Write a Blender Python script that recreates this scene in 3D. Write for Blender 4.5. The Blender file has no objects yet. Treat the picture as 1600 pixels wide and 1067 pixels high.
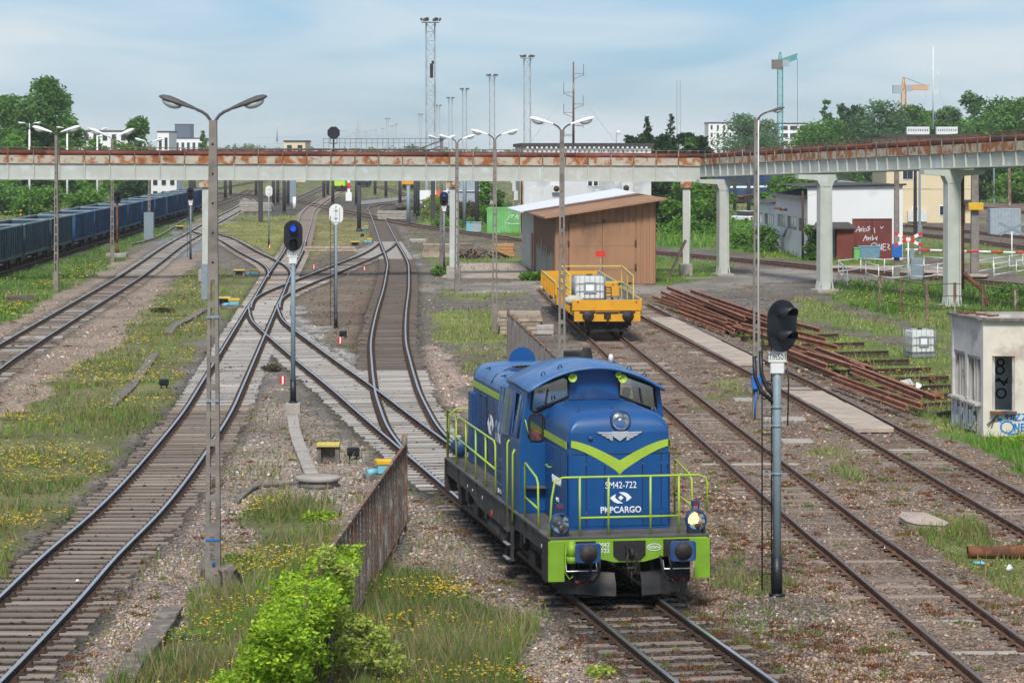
import bpy, bmesh, math, random
import numpy as np
from mathutils import Vector, Matrix
random.seed(7); RNG = np.random.default_rng(11)
SC = bpy.context.scene
COL = SC.collection
# ------------------------------------------------------------------ camera
F, YH, H = 4150.0, 235.0, 8.38            # focal length (px of a 1600 px wide picture), horizon row, eye height
cam = bpy.data.cameras.new('camera'); cam.sensor_width = 36; cam.lens = 36*F/1600
cam.shift_y = -(533.5-YH)/1600; cam.clip_end = 12000; cam.clip_start = 0.5
camo = bpy.data.objects.new('camera', cam); COL.objects.link(camo)
camo.location = (0, 0, H); camo.rotation_euler = (math.pi/2, 0, 0); SC.camera = camo
# ------------------------------------------------------------------ sky, sun, exposure
SUN_EL, SUN_AZ = math.radians(48), math.radians(184)     # azimuth clockwise from +Y
W = bpy.data.worlds.new('World'); SC.world = W; W.use_nodes = True
nt = W.node_tree; nt.nodes.clear()
def wn(t, **k):
    n = nt.nodes.new(t)
    for a, b in k.items(): setattr(n, a, b)
    return n
sky = wn('ShaderNodeTexSky', sky_type='NISHITA', sun_disc=False, sun_elevation=SUN_EL, sun_rotation=SUN_AZ)
tc = wn('ShaderNodeTexCoord'); mp = wn('ShaderNodeMapping'); mp.inputs['Scale'].default_value = (8, 8, 36)
nz = wn('ShaderNodeTexNoise'); nz.inputs['Scale'].default_value = 1.0; nz.inputs['Detail'].default_value = 7; nz.inputs['Roughness'].default_value = .52; nz.inputs['Distortion'].default_value = .6
rp = wn('ShaderNodeValToRGB'); rp.color_ramp.elements[0].position = .32; rp.color_ramp.elements[1].position = .70
rp.color_ramp.elements[0].color = (.28, .28, .28, 1); rp.color_ramp.elements[1].color = (.96, .96, .96, 1)
mx = wn('ShaderNodeMix', data_type='RGBA'); mx.inputs[7].default_value = (4.75, 5.35, 5.75, 1)
tint = wn('ShaderNodeMix', data_type='RGBA', blend_type='MULTIPLY'); tint.inputs[0].default_value = 1.0; tint.inputs[7].default_value = (.27, .55, .92, 1)
bg = wn('ShaderNodeBackground'); bg.inputs[1].default_value = .1; wo = wn('ShaderNodeOutputWorld')
L = nt.links.new
L(tc.outputs['Generated'], mp.inputs[0]); L(mp.outputs[0], nz.inputs['Vector']); L(nz.outputs['Fac'], rp.inputs[0])
L(rp.outputs[0], mx.inputs[0]); L(sky.outputs[0], tint.inputs[6]); L(tint.outputs[2], mx.inputs[6]); L(mx.outputs[2], bg.inputs[0]); L(bg.outputs[0], wo.inputs[0])
sun = bpy.data.lights.new('sun', 'SUN'); sun.energy = 3.0; sun.angle = math.radians(14); sun.color = (1, .95, .88)
suno = bpy.data.objects.new('sun', sun); COL.objects.link(suno)
sd = Vector((math.sin(SUN_AZ)*math.cos(SUN_EL), math.cos(SUN_AZ)*math.cos(SUN_EL), math.sin(SUN_EL)))
suno.rotation_euler = sd.to_track_quat('Z', 'Y').to_euler(); suno.location = (0, 0, 60)
SC.view_settings.view_transform = 'Standard'; SC.view_settings.look = 'None'; SC.view_settings.gamma = 1
SC.view_settings.exposure = 0.54; SC.view_settings.use_curve_mapping = False
SC.render.engine = 'CYCLES'; SC.cycles.use_denoising = True; SC.cycles.max_bounces = 4; SC.cycles.diffuse_bounces = 3; SC.cycles.use_adaptive_sampling = True; SC.cycles.adaptive_threshold = .02; SC.cycles.volume_bounces = 1
SC.cycles.transparent_max_bounces = 8; SC.cycles.volume_step_rate = 4
# ------------------------------------------------------------------ helpers
def gp(px, py, z=0.0):
    Y = F*(H-z)/(py-YH); return Vector(((px-800)*Y/F, Y, z))
def xat(px, Y): return (px-800)*Y/F
def zat(py, Y): return H-(py-YH)*Y/F
MATS = {}
def mat(name, col, rough=.75, metal=0., var=.25, scale=3., col2=None, c2=(.5, .62), s2=1.2, bump=.0, bscale=40., emit=None, alpha=None, stretch=(1, 1, 1), spec=.4, col3=None, c3=(.6, .7), s3=6., orand=0.):
    """procedural paint / stone / metal: base colour with soft mottling, optional second and third colour in noise patches, optional relief"""
    if name in MATS: return MATS[name]
    m = bpy.data.materials.new(name); m.use_nodes = True; MATS[name] = m
    t = m.node_tree; N = t.nodes.new; K = t.links.new; b = t.nodes['Principled BSDF']
    b.inputs['Roughness'].default_value = rough; b.inputs['Metallic'].default_value = metal; b.inputs['Specular IOR Level'].default_value = spec
    co = N('ShaderNodeTexCoord'); oi = N('ShaderNodeObjectInfo'); ad = N('ShaderNodeVectorMath'); ad.operation = 'ADD'
    sc = N('ShaderNodeVectorMath'); sc.operation = 'SCALE'; sc.inputs[0].default_value = (37, 53, 71); K(oi.outputs['Random'], sc.inputs['Scale'])
    mpn = N('ShaderNodeMapping'); mpn.inputs['Scale'].default_value = stretch
    K(co.outputs['Object'], mpn.inputs[0]); K(mpn.outputs[0], ad.inputs[0]); K(sc.outputs[0], ad.inputs[1])
    def noise(s, d=4):
        n = N('ShaderNodeTexNoise'); n.inputs['Scale'].default_value = s; n.inputs['Detail'].default_value = d; n.inputs['Roughness'].default_value = .6
        K(ad.outputs[0], n.inputs['Vector']); return n.outputs['Fac']
    mr = N('ShaderNodeMapRange'); mr.inputs[1].default_value = .25; mr.inputs[2].default_value = .75; mr.inputs[3].default_value = 1-var; mr.inputs[4].default_value = 1+var*.8
    K(noise(scale, 6), mr.inputs[0])
    cur = None
    def ramp(src, lo, hi):
        r = N('ShaderNodeMapRange'); r.inputs[1].default_value = lo; r.inputs[2].default_value = hi; K(src, r.inputs[0]); return r.outputs[0]
    base = N('ShaderNodeRGB'); base.outputs[0].default_value = (*col, 1); cur = base.outputs[0]
    for cc, cr, cs in ((col2, c2, s2), (col3, c3, s3)):
        if cc is not None:
            x = N('ShaderNodeMix'); x.data_type = 'RGBA'; x.inputs[7].default_value = (*cc, 1); K(cur, x.inputs[6]); K(ramp(noise(cs, 8), *cr), x.inputs[0]); cur = x.outputs[2]
    vm = N('ShaderNodeMix'); vm.data_type = 'RGBA'; vm.blend_type = 'MULTIPLY'; vm.inputs[0].default_value = 1; K(cur, vm.inputs[6]); K(mr.outputs[0], vm.inputs[7])
    fin = vm.outputs[2]
    if orand:
        om = N('ShaderNodeMapRange'); om.inputs[3].default_value = 1-orand; om.inputs[4].default_value = 1+orand; K(oi.outputs['Random'], om.inputs[0])
        ox = N('ShaderNodeMix'); ox.data_type = 'RGBA'; ox.blend_type = 'MULTIPLY'; ox.inputs[0].default_value = 1; K(fin, ox.inputs[6]); K(om.outputs[0], ox.inputs[7]); fin = ox.outputs[2]
    K(fin, b.inputs['Base Color'])
    if bump:
        bn = N('ShaderNodeBump'); bn.inputs['Strength'].default_value = bump; bn.inputs['Distance'].default_value = .02; K(noise(bscale, 3), bn.inputs['Height']); K(bn.outputs[0], b.inputs['Normal'])
    if emit: b.inputs['Emission Color'].default_value = (*emit[0], 1); b.inputs['Emission Strength'].default_value = emit[1]
    if alpha is not None: b.inputs['Alpha'].default_value = alpha
    return m
def attr_mat(name, rough=.85, var=.25, scale=30., bump=0., transl=0., spec=.25, pebble=0.):
    """colour from the mesh's own 'Col' attribute with fine mottling"""
    if name in MATS: return MATS[name]
    m = bpy.data.materials.new(name); m.use_nodes = True; MATS[name] = m
    t = m.node_tree; N = t.nodes.new; K = t.links.new; b = t.nodes['Principled BSDF']; b.inputs['Roughness'].default_value = rough; b.inputs['Specular IOR Level'].default_value = spec
    a = N('ShaderNodeAttribute'); a.attribute_name = 'Col'
    co = N('ShaderNodeTexCoord'); n = N('ShaderNodeTexNoise'); n.inputs['Scale'].default_value = scale; n.inputs['Detail'].default_value = 6; n.inputs['Roughness'].default_value = .7
    K(co.outputs['Object'], n.inputs['Vector'])
    mr = N('ShaderNodeMapRange'); mr.inputs[1].default_value = .3; mr.inputs[2].default_value = .7; mr.inputs[3].default_value = 1-var; mr.inputs[4].default_value = 1+var
    K(n.outputs['Fac'], mr.inputs[0])
    vm = N('ShaderNodeMix'); vm.data_type = 'RGBA'; vm.blend_type = 'MULTIPLY'; vm.inputs[0].default_value = 1; K(a.outputs['Color'], vm.inputs[6]); K(mr.outputs[0], vm.inputs[7])
    out = vm.outputs[2]
    if pebble:
        v = N('ShaderNodeTexVoronoi'); v.inputs['Scale'].default_value = 13; K(co.outputs['Object'], v.inputs['Vector'])
        sx = N('ShaderNodeSeparateColor'); K(v.outputs['Color'], sx.inputs[0])
        m2 = N('ShaderNodeMapRange'); m2.inputs[3].default_value = 1-pebble; m2.inputs[4].default_value = 1+pebble; K(sx.outputs[0], m2.inputs[0])
        pm = N('ShaderNodeMix'); pm.data_type = 'RGBA'; pm.blend_type = 'MULTIPLY'; K(a.outputs['Alpha'], pm.inputs[0]); K(out, pm.inputs[6]); K(m2.outputs[0], pm.inputs[7]); out = pm.outputs[2]
        bn = N('ShaderNodeBump'); bn.inputs['Distance'].default_value = .04; bn.inputs['Strength'].default_value = .7; K(v.outputs['Distance'], bn.inputs['Height']); bn.invert = True; K(bn.outputs[0], b.inputs['Normal'])
    K(out, b.inputs['Base Color'])
    if transl:
        tr = N('ShaderNodeBsdfTranslucent'); K(out, tr.inputs[0]); ms = N('ShaderNodeMixShader'); ms.inputs[0].default_value = transl
        K(b.outputs[0], ms.inputs[1]); K(tr.outputs[0], ms.inputs[2]); K(ms.outputs[0], t.nodes['Material Output'].inputs[0])
    return m
class MB:
    """collects shapes; build() links them as one mesh object"""
    def __init__(s): s.v = []; s.f = []; s.mi = []; s.sm = []
    def add(s, vs, fs, mi=0, smooth=False, M=None):
        o = len(s.v)
        s.v += [tuple(M @ Vector(p)) for p in vs] if M is not None else [tuple(p) for p in vs]
        for f in fs: s.f.append(tuple(i+o for i in f)); s.mi.append(mi); s.sm.append(smooth)
        return s
    def box(s, c, d, mi=0, rot=None, M=None, taper=None):
        x, y, z = d[0]/2, d[1]/2, d[2]/2; t = taper or 1
        vs = [(-x, -y, -z), (x, -y, -z), (x, y, -z), (-x, y, -z), (-x*t, -y*t, z), (x*t, -y*t, z), (x*t, y*t, z), (-x*t, y*t, z)]
        T = Matrix.Translation(c)
        if rot is not None: T = T @ rot.to_4x4()
        if M is not None: T = M @ T
        return s.add(vs, [(0, 3, 2, 1), (4, 5, 6, 7), (0, 1, 5, 4), (1, 2, 6, 5), (2, 3, 7, 6), (3, 0, 4, 7)], mi, False, T)
    def b2(s, lo, hi, mi=0, M=None):
        return s.box([(a+b)/2 for a, b in zip(lo, hi)], [b-a for a, b in zip(lo, hi)], mi, M=M)
    def tube(s, pts, r, n=8, mi=0, caps=True, smooth=True, r1=None):
        pts = [Vector(p) for p in pts]; k = len(pts); rings = []; o = len(s.v); up = None
        for i, p in enumerate(pts):
            d = (pts[min(i+1, k-1)]-pts[max(i-1, 0)]).normalized()
            if up is None: up = Vector((0, 0, 1)) if abs(d.z) < .9 else Vector((1, 0, 0))
            a = d.cross(up).normalized(); b = a.cross(d); up = b
            rr = r if r1 is None else r+(r1-r)*i/(k-1)
            for j in range(n):
                t = 2*math.pi*(j+.5)/n; s.v.append(tuple(p+a*(rr*math.cos(t))+b*(rr*math.sin(t))))
        for i in range(k-1):
            for j in range(n):
                s.f.append((o+i*n+j, o+i*n+(j+1) % n, o+(i+1)*n+(j+1) % n, o+(i+1)*n+j)); s.mi.append(mi); s.sm.append(smooth)
        if caps:
            s.f.append(tuple(o+j for j in reversed(range(n)))); s.f.append(tuple(o+(k-1)*n+j for j in range(n))); s.mi += [mi, mi]; s.sm += [False, False]
        return s
    def bar(s, p, q, w, h=None, mi=0):
        p, q = Vector(p), Vector(q); d = q-p; h = h or w
        z = d.normalized(); x = z.cross(Vector((0, 0, 1)) if abs(z.z) < .95 else Vector((0, 1, 0))).normalized(); y = z.cross(x)
        R = Matrix((x, y, z)).transposed().to_4x4(); return s.box((0, 0, 0), (w, h, d.length), mi, M=Matrix.Translation((p+q)/2) @ R)
    def prism(s, poly, a, b, axis='y', mi=0, smooth=False):
        """extrude a 2-d outline (counter-clockwise) between a and b along an axis"""
        n = len(poly); ins = {'x': lambda u, v, w: (w, u, v), 'y': lambda u, v, w: (u, w, v), 'z': lambda u, v, w: (u, v, w)}[axis]
        vs = [ins(u, v, a) for u, v in poly]+[ins(u, v, b) for u, v in poly]
        fs = [(i, (i+1) % n, n+(i+1) % n, n+i) for i in range(n)]; s.add(vs, fs, mi, smooth)
        s.add(vs, [tuple(reversed(range(n))), tuple(range(n, 2*n))], mi); return s
    def lathe(s, prof, n=20, mi=0, M=None, smooth=True, caps=True):
        """profile of (radius, height) turned about z"""
        vs = []; fs = []; k = len(prof)
        for r, z in prof:
            for j in range(n): t = 2*math.pi*j/n; vs.append((r*math.cos(t), r*math.sin(t), z))
        for i in range(k-1):
            for j in range(n): fs.append((i*n+j, i*n+(j+1) % n, (i+1)*n+(j+1) % n, (i+1)*n+j))
        if caps and prof[0][0] > 1e-4: fs.append(tuple(reversed(range(n))))
        if caps and prof[-1][0] > 1e-4: fs.append(tuple((k-1)*n+j for j in range(n)))
        return s.add(vs, fs, mi, smooth, M)
    def ell(s, c, r, n=12, m=8, mi=0):
        return s.lathe([(max(1e-5, math.sin(math.pi*i/m)), -math.cos(math.pi*i/m)) for i in range(m+1)], n, mi, Matrix.Translation(c) @ Matrix.Diagonal((*r, 1)))
    def mesh(s, name, mats, bevel=0):
        me = bpy.data.meshes.new(name); me.from_pydata(s.v, [], s.f); me.update()
        for m in (mats if isinstance(mats, (list, tuple)) else [mats]): me.materials.append(MATS[m] if isinstance(m, str) else m)
        me.polygons.foreach_set('material_index', s.mi); me.polygons.foreach_set('use_smooth', s.sm)
        if len(s.f) < 4000:
            bm = bmesh.new(); bm.from_mesh(me); bmesh.ops.recalc_face_normals(bm, faces=bm.faces)
            if bevel:
                bmesh.ops.remove_doubles(bm, verts=bm.verts, dist=1e-5)
                bmesh.ops.bevel(bm, geom=[e for e in bm.edges if len(e.link_faces) == 2 and e.calc_face_angle(0) > .6], offset=bevel, segments=1, affect='EDGES', clamp_overlap=True)
            bm.to_mesh(me); bm.free()
        return me
    def build(s, name, mats, parent=None, bevel=0, label=None, cat=None, group=None, kind=None, loc=None, rz=None):
        o = bpy.data.objects.new(name, s.mesh(name, mats, bevel)); COL.objects.link(o)
        if parent is not None: o.parent = parent
        if loc is not None: o.location = loc
        if rz is not None: o.rotation_euler = (0, 0, rz)
        return tag(o, label, cat, group, kind)
def tag(o, label=None, cat=None, group=None, kind=None):
    for k, v in (('label', label), ('category', cat), ('group', group), ('kind', kind)):
        if v: o[k] = v
    return o
def thing(name, label=None, cat=None, loc=(0, 0, 0), rz=0, group=None, kind=None):
    o = bpy.data.objects.new(name, None); COL.objects.link(o); o.location = loc; o.rotation_euler = (0, 0, rz); o.empty_display_size = .3
    return tag(o, label, cat, group, kind)
def inst(name, me, parent=None, loc=(0, 0, 0), rot=(0, 0, 0), scale=(1, 1, 1)):
    o = bpy.data.objects.new(name, me); COL.objects.link(o); o.parent = parent; o.location = loc; o.rotation_euler = rot; o.scale = scale; return o
def kids(o): return [c for c in bpy.data.objects if c.parent == o]
def dup(o, loc, rz=None, label=None, group=None, parent=None, scale=None, _kids=None):
    c = o.copy(); COL.objects.link(c); c.parent = parent
    if loc is not None: c.location = loc
    if rz is not None: c.rotation_euler = (0, 0, rz)
    if scale: c.scale = scale
    if label: c['label'] = label
    if group: c['group'] = group
    for ch in o.children: dup(ch, None, parent=c)
    return c
def npmesh(name, v, f, cols=None, mats=None, parent=None, k=None, alpha=None, smooth=False, **tg):
    """numpy arrays to a mesh: v (n,3), f (m,3 or 4), cols (n,3)"""
    v = np.ascontiguousarray(v, np.float32); f = np.ascontiguousarray(f, np.int32); me = bpy.data.meshes.new(name)
    me.vertices.add(len(v)); me.vertices.foreach_set('co', v.ravel()); q = f.shape[1]
    me.loops.add(f.size); me.loops.foreach_set('vertex_index', f.ravel()); me.polygons.add(len(f))
    me.polygons.foreach_set('loop_start', np.arange(0, f.size, q, dtype=np.int32)); me.polygons.foreach_set('loop_total', np.full(len(f), q, np.int32))
    if smooth: me.polygons.foreach_set('use_smooth', np.ones(len(f), bool))
    me.update(calc_edges=True)
    if cols is not None:
        a = me.color_attributes.new('Col', 'FLOAT_COLOR', 'POINT'); c4 = np.ones((len(v), 4), np.float32); c4[:, :3] = cols
        if alpha is not None: c4[:, 3] = alpha
        a.data.foreach_set('color', c4.ravel())
    me.materials.append(mats); o = bpy.data.objects.new(name, me); COL.objects.link(o); o.parent = parent
    return tag(o, **tg)
def text_mesh(txt, size, depth=.004, shear=0., spacing=1., bold=0.):
    """letters as flat raised mesh, centred, in the x-z plane facing -y"""
    cu = bpy.data.curves.new('letters', 'FONT'); cu.body = txt; cu.size = size; cu.extrude = depth; cu.align_x = 'CENTER'; cu.align_y = 'CENTER'; cu.shear = shear; cu.space_character = spacing; cu.offset = bold; cu.resolution_u = 3
    o = bpy.data.objects.new('letters', cu); COL.objects.link(o); dg = bpy.context.evaluated_depsgraph_get()
    me = bpy.data.meshes.new_from_object(o.evaluated_get(dg)); bpy.data.objects.remove(o); bpy.data.curves.remove(cu)
    me.transform(Matrix.Rotation(math.pi/2, 4, 'X')); return me
def letters(txt, size, m, parent, loc, rz=0., name='lettering', rx=0., sx=1., **k):
    me = text_mesh(txt, size, **k); me.materials.clear(); me.materials.append(MATS[m]); o = inst(name, me, parent, loc, (rx, 0, rz), (sx, 1, 1)); return o
def spline(pts, step):
    """Catmull-Rom through points, resampled at equal steps"""
    P = [Vector(p) for p in pts]; P = [P[0]*2-P[1]]+P+[P[-1]*2-P[-2]]; out = []
    for i in range(1, len(P)-2):
        n = max(2, int((P[i+1]-P[i]).length/step*3))
        for j in range(n):
            t = j/n; a, b, c, d = P[i-1:i+3]
            out.append(.5*((2*b)+(c-a)*t+(2*a-5*b+4*c-d)*t*t+(3*b-a-3*c+d)*t**3))
    out.append(P[-2]); res = [out[0]]; acc = 0.
    for p, q in zip(out, out[1:]):
        d = (q-p).length; 
        while acc+d >= step:
            p = p+(q-p)*((step-acc)/d); d = (q-p).length; acc = 0.; res.append(p.copy())
        acc += d
    return res
def vnoise(x, y, s, seed=0):
    x = np.asarray(x, float)/s+seed*17.3; y = np.asarray(y, float)/s-seed*9.7; xi = np.floor(x); yi = np.floor(y); u = x-xi; v = y-yi; u = u*u*(3-2*u); v = v*v*(3-2*v)
    def h(a, b): t = np.sin(a*127.1+b*311.7+seed*74.7)*43758.5453; return t-np.floor(t)
    return (h(xi, yi)*(1-u)+h(xi+1, yi)*u)*(1-v)+(h(xi, yi+1)*(1-u)+h(xi+1, yi+1)*u)*v
def fbm(x, y, s, seed=0, o=4): return sum(vnoise(x, y, s/2**i, seed+i*3)*.5**i for i in range(o))/sum(.5**i for i in range(o))
def inpoly(px, py, poly):
    r = np.zeros(px.shape, bool); n = len(poly)
    for i in range(n):
        x1, y1 = poly[i]; x2, y2 = poly[(i+1) % n]
        if y1 == y2: continue
        c = ((y1 > py) != (y2 > py)) & (px < (x2-x1)*(py-y1)/(y2-y1)+x1); r ^= c
    return r
# ------------------------------------------------------------------ palette
mat('rail_rust', (.15, .085, .058), .8, .3, var=.35, scale=2.5, col2=(.20, .11, .07), c2=(.5, .65), s2=.7)
mat('rail_dark', (.072, .044, .03), .8, .2, var=.3)
mat('rail_head', (.55, .55, .55), .28, .9, var=.12, scale=.8)
mat('rail_dull', (.20, .145, .115), .5, .6, var=.3, scale=.8)
mat('wood_pale', (.34, .315, .29), .9, var=.35, scale=2.2, col2=(.22, .19, .165), c2=(.5, .7), s2=3., bump=.5, bscale=12, stretch=(.35, 3, 1), orand=.28)
mat('wood_brown', (.20, .16, .13), .9, var=.4, scale=2.2, col2=(.23, .185, .15), c2=(.5, .68), s2=2., bump=.5, bscale=12, stretch=(.35, 3, 1), orand=.28)
mat('wood_dark', (.12, .095, .078), .9, var=.4, scale=2.2, col2=(.15, .12, .1), c2=(.5, .7), s2=2., bump=.5, bscale=12, stretch=(.35, 3, 1), orand=.28)
mat('concrete', (.33, .30, .265), .9, var=.22, scale=3, col2=(.20, .18, .16), c2=(.52, .7), s2=1.5, bump=.4, bscale=30, col3=(.44, .41, .37), c3=(.58, .68), s3=5)
mat('concrete_pole', (.215, .19, .165), .9, var=.25, scale=5, col2=(.145, .125, .11), c2=(.5, .68), s2=1.6, bump=.5, bscale=60)
mat('concrete_dark', (.14, .12, .105), .95, var=.3, scale=6, col2=(.22, .19, .16), c2=(.5, .65), s2=3., bump=.5, bscale=25)
mat('slab', (.38, .31, .25), .9, var=.18, scale=1.3, col2=(.27, .225, .19), c2=(.5, .66), s2=.8, bump=.3, bscale=30)
mat('black_paint', (.012, .014, .018), .45, var=.3)
mat('black_steel', (.022, .02, .02), .65, .2, var=.4, scale=8, col2=(.085, .065, .05), c2=(.5, .7), s2=3)
mat('mast_grey', (.20, .255, .285), .6, .1, var=.15, scale=4, col2=(.16, .13, .11), c2=(.66, .76), s2=5)
mat('white_paint', (.66, .66, .63), .6, var=.12, scale=4, col2=(.36, .29, .23), c2=(.64, .74), s2=4)
mat('lamp_white', (.74, .75, .75), .5, var=.08)
mat('lamp_grey', (.085, .078, .075), .6, .2, var=.3, scale=6)
mat('glass_lamp', (.45, .50, .48), .12, var=.1, spec=.7)
mat('red_paint', (.55, .03, .02), .55, var=.15)
mat('yellow_paint', (.62, .36, .02), .55, var=.2, col2=(.30, .15, .03), c2=(.63, .75), s2=4)
mat('yellow_pale', (.55, .43, .10), .6, var=.2, col2=(.32, .18, .07), c2=(.60, .72), s2=5)
mat('cyan_paint', (.16, .42, .50), .55, var=.15); mat('bin_blue', (.13, .25, .34), .6, var=.2, col2=(.2, .16, .13), c2=(.62, .72), s2=4); mat('marker_red', (.20, .02, .015), .4)
mat('blue_box', (.02, .13, .42), .45, var=.12)
mat('rust', (.19, .075, .035), .9, .1, var=.4, scale=3, col2=(.10, .045, .028), c2=(.5, .62), s2=2.5, col3=(.27, .12, .055), c3=(.58, .7), s3=7, bump=.4, bscale=30)
mat('rust_post', (.15, .105, .075), .9, var=.35, scale=4, col2=(.20, .085, .04), c2=(.48, .6), s2=5, col3=(.30, .29, .25), c3=(.55, .66), s3=4, stretch=(1, 1, .4))
mat('bridge_grey', (.43, .445, .40), .75, var=.12, scale=1.2, col2=(.50, .53, .52), c2=(.55, .66), s2=.9, col3=(.24, .15, .09), c3=(.68, .78), s3=1.2)
mat('bridge_rust', (.42, .38, .30), .8, var=.2, scale=1.2, col2=(.34, .125, .04), c2=(.47, .56), s2=1.1, col3=(.22, .075, .03), c3=(.54, .66), s3=2.2)
mat('pipe_red', (.16, .045, .032), .65, var=.3, scale=.9, col2=(.23, .075, .045), c2=(.5, .65), s2=.8, col3=(.45, .40, .34), c3=(.70, .75), s3=2.2)
attr_mat('ground', .95, .22, 6., pebble=.5)
attr_mat('stones', .9, .2, 25.)
attr_mat('leaves', .7, .12, 3., transl=.45)
attr_mat('grass', .75, .1, 8., transl=.45)
attr_mat('petals', .6, .05, 10., transl=.3)
# ------------------------------------------------------------------ railway tracks: centre lines read off the ground
def line(pts, step=.62, z=0.): return spline([gp(x, y, .18).xy.to_3d() for x, y in pts], step)
C = {}
C['main_left'] = line([(-190, 1160), (-78, 1065), (49, 945), (125, 867), (197, 800), (247, 745), (290, 690), (324, 642), (347, 600), (382, 533), (409, 481), (421, 460), (438, 426), (454, 400), (461, 386), (476, 347), (482, 331), (495, 319), (512, 308), (528, 300), (545, 290)])
C['far_left'] = line([(-200, 700), (-31, 575), (23, 540), (89, 500), (114, 485), (191, 439), (231, 412), (270, 384), (304, 364), (328.5, 349), (350, 337.5), (381, 321), (388, 315), (384, 310), (368, 306)])
C['crossover_left'] = line([(309, 361.5), (318, 362.5), (352, 372), (388, 392), (412, 404), (428, 413), (436, 422), (437, 432)])
A0, A1 = gp(555, 607, .18), gp(1140, 1067, .18)
C['loco_line'] = line([(410.5, 476), (412, 484), (417, 498), (431, 512), (457, 533), (491, 560), (553, 607), (606, 650), (733, 750), (965, 934), (1140, 1068), (1260, 1162)])
C['centre'] = line([(671, 697), (650, 672), (638, 652), (623, 617), (617, 595), (611, 564), (607, 530), (611, 490), (619, 450), (621.5, 423), (621.5, 411), (616, 396), (608, 380), (596, 352), (586, 331), (583, 327), (588, 323), (603, 319.5), (620, 318)])
C['link'] = line([(414.5, 480), (416, 472), (421, 464), (438, 454), (469, 441), (487, 434), (512, 424), (544, 411), (578, 397), (597, 386), (606, 378)])
C['through'] = line([(250, 297), (340, 301.5), (405, 306), (470, 315), (534, 329), (580, 338), (620, 346), (660, 353), (770, 368), (812, 374), (1022, 393), (1200, 409), (1281, 417), (1400, 427), (1500, 436), (1600, 445), (1720, 457)])
C['wagon_line'] = line([(862, 450), (911, 495), (957, 535), (1040, 605), (1271, 795), (1363, 867), (1500, 975), (1618, 1067), (1740, 1163)])
C['slab_line'] = line([(990, 474), (1040, 500), (1208, 583), (1253, 606), (1367, 668), (1555, 772), (1655, 827), (1760, 884)])
C['freight'] = spline([(-32.5, 130, 0), (-34.6, 165, 0), (-36.2, 200, 0), (-39.8, 286, 0), (-43.5, 372, 0), (-48, 460, 0), (-55, 560, 0)], .7)
C['yard_a'] = line([(460, 312), (478, 305), (497, 296), (520, 284), (545, 274)], 1.0)
C['yard_b'] = line([(590, 290), (612, 297), (640, 306), (676, 315), (720, 324), (790, 337)], 1.0)
C['yard_c'] = line([(330, 296), (360, 291), (400, 284), (450, 276)], 1.0)
C['right_a'] = line([(1405, 351), (1440, 354), (1500, 360), (1600, 370), (1700, 380)], .8)
C['right_b'] = line([(1380, 360), (1440, 366), (1500, 373), (1600, 386), (1700, 398)], .8)
C['right_c'] = line([(1520, 322), (1560, 326), (1600, 331), (1690, 340)], .8)
PROF = [(-.07, .02), (.07, .02), (.07, .035), (.012, .055), (.012, .13), (.036, .14), (.036, .176), (.03, .18), (-.03, .18), (-.036, .176), (-.036, .14), (-.012, .13), (-.012, .055), (-.07, .035)]
def rail_mesh(name, cl, off, dz, mats):
    n = len(cl); k = len(PROF); b = MB()
    for i, p in enumerate(cl):
        d = (cl[min(i+1, n-1)]-cl[max(i-1, 0)]).normalized(); nn = Vector((d.y, -d.x, 0))
        for u, z in PROF: q = p+nn*(off+u); b.v.append((q.x, q.y, z+dz))
    for i in range(n-1):
        for j in range(k):
            b.f.append((i*k+j, i*k+(j+1) % k, (i+1)*k+(j+1) % k, (i+1)*k+j)); b.mi.append(1 if 6 <= j <= 8 else 0); b.sm.append(False)
    b.f += [tuple(reversed(range(k))), tuple((n-1)*k+j for j in range(k))]; b.mi += [0, 0]; b.sm += [False, False]
    me = bpy.data.meshes.new(name); me.from_pydata(b.v, [], b.f); me.update()
    for m in mats: me.materials.append(MATS[m])
    me.polygons.foreach_set('material_index', b.mi)
    return me
SLEEP = {}
for nm, w in (('wood_pale', 1), ('wood_brown', 1), ('wood_dark', 1), ('concrete', 1)):
    b = MB(); b.box((0, 0, -.05), (1, .25, .15)); SLEEP[nm] = b.mesh('sleeper', nm, .012)
bf = MB(); bf.box((0, 0, .045), (.34, .17, .02)); 
for s in (-1, 1): bf.box((s*.105, 0, .075), (.06, .09, .05)); bf.tube([(s*.13, 0, .05), (s*.13, 0, .12)], .018, 6)
FAST = (np.array(bf.v), bf.f)
MAINOF = {'crossover_left': ['far_left', 'main_left'], 'loco_line': ['main_left'], 'centre': ['loco_line', 'through'], 'link': ['main_left', 'centre']}
NP = {k: np.array([p.xy for p in v]) for k, v in C.items()}
def lateral(c, d, other):
    """offset of another centre line along the cross direction at c"""
    P = NP[other]; r = P-np.array(c.xy); al = r @ np.array((d.x, d.y)); i = int(np.argmin(np.abs(al)))
    return None if abs(al[i]) > .5 else float(r[i] @ np.array((d.y, -d.x)))
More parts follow.
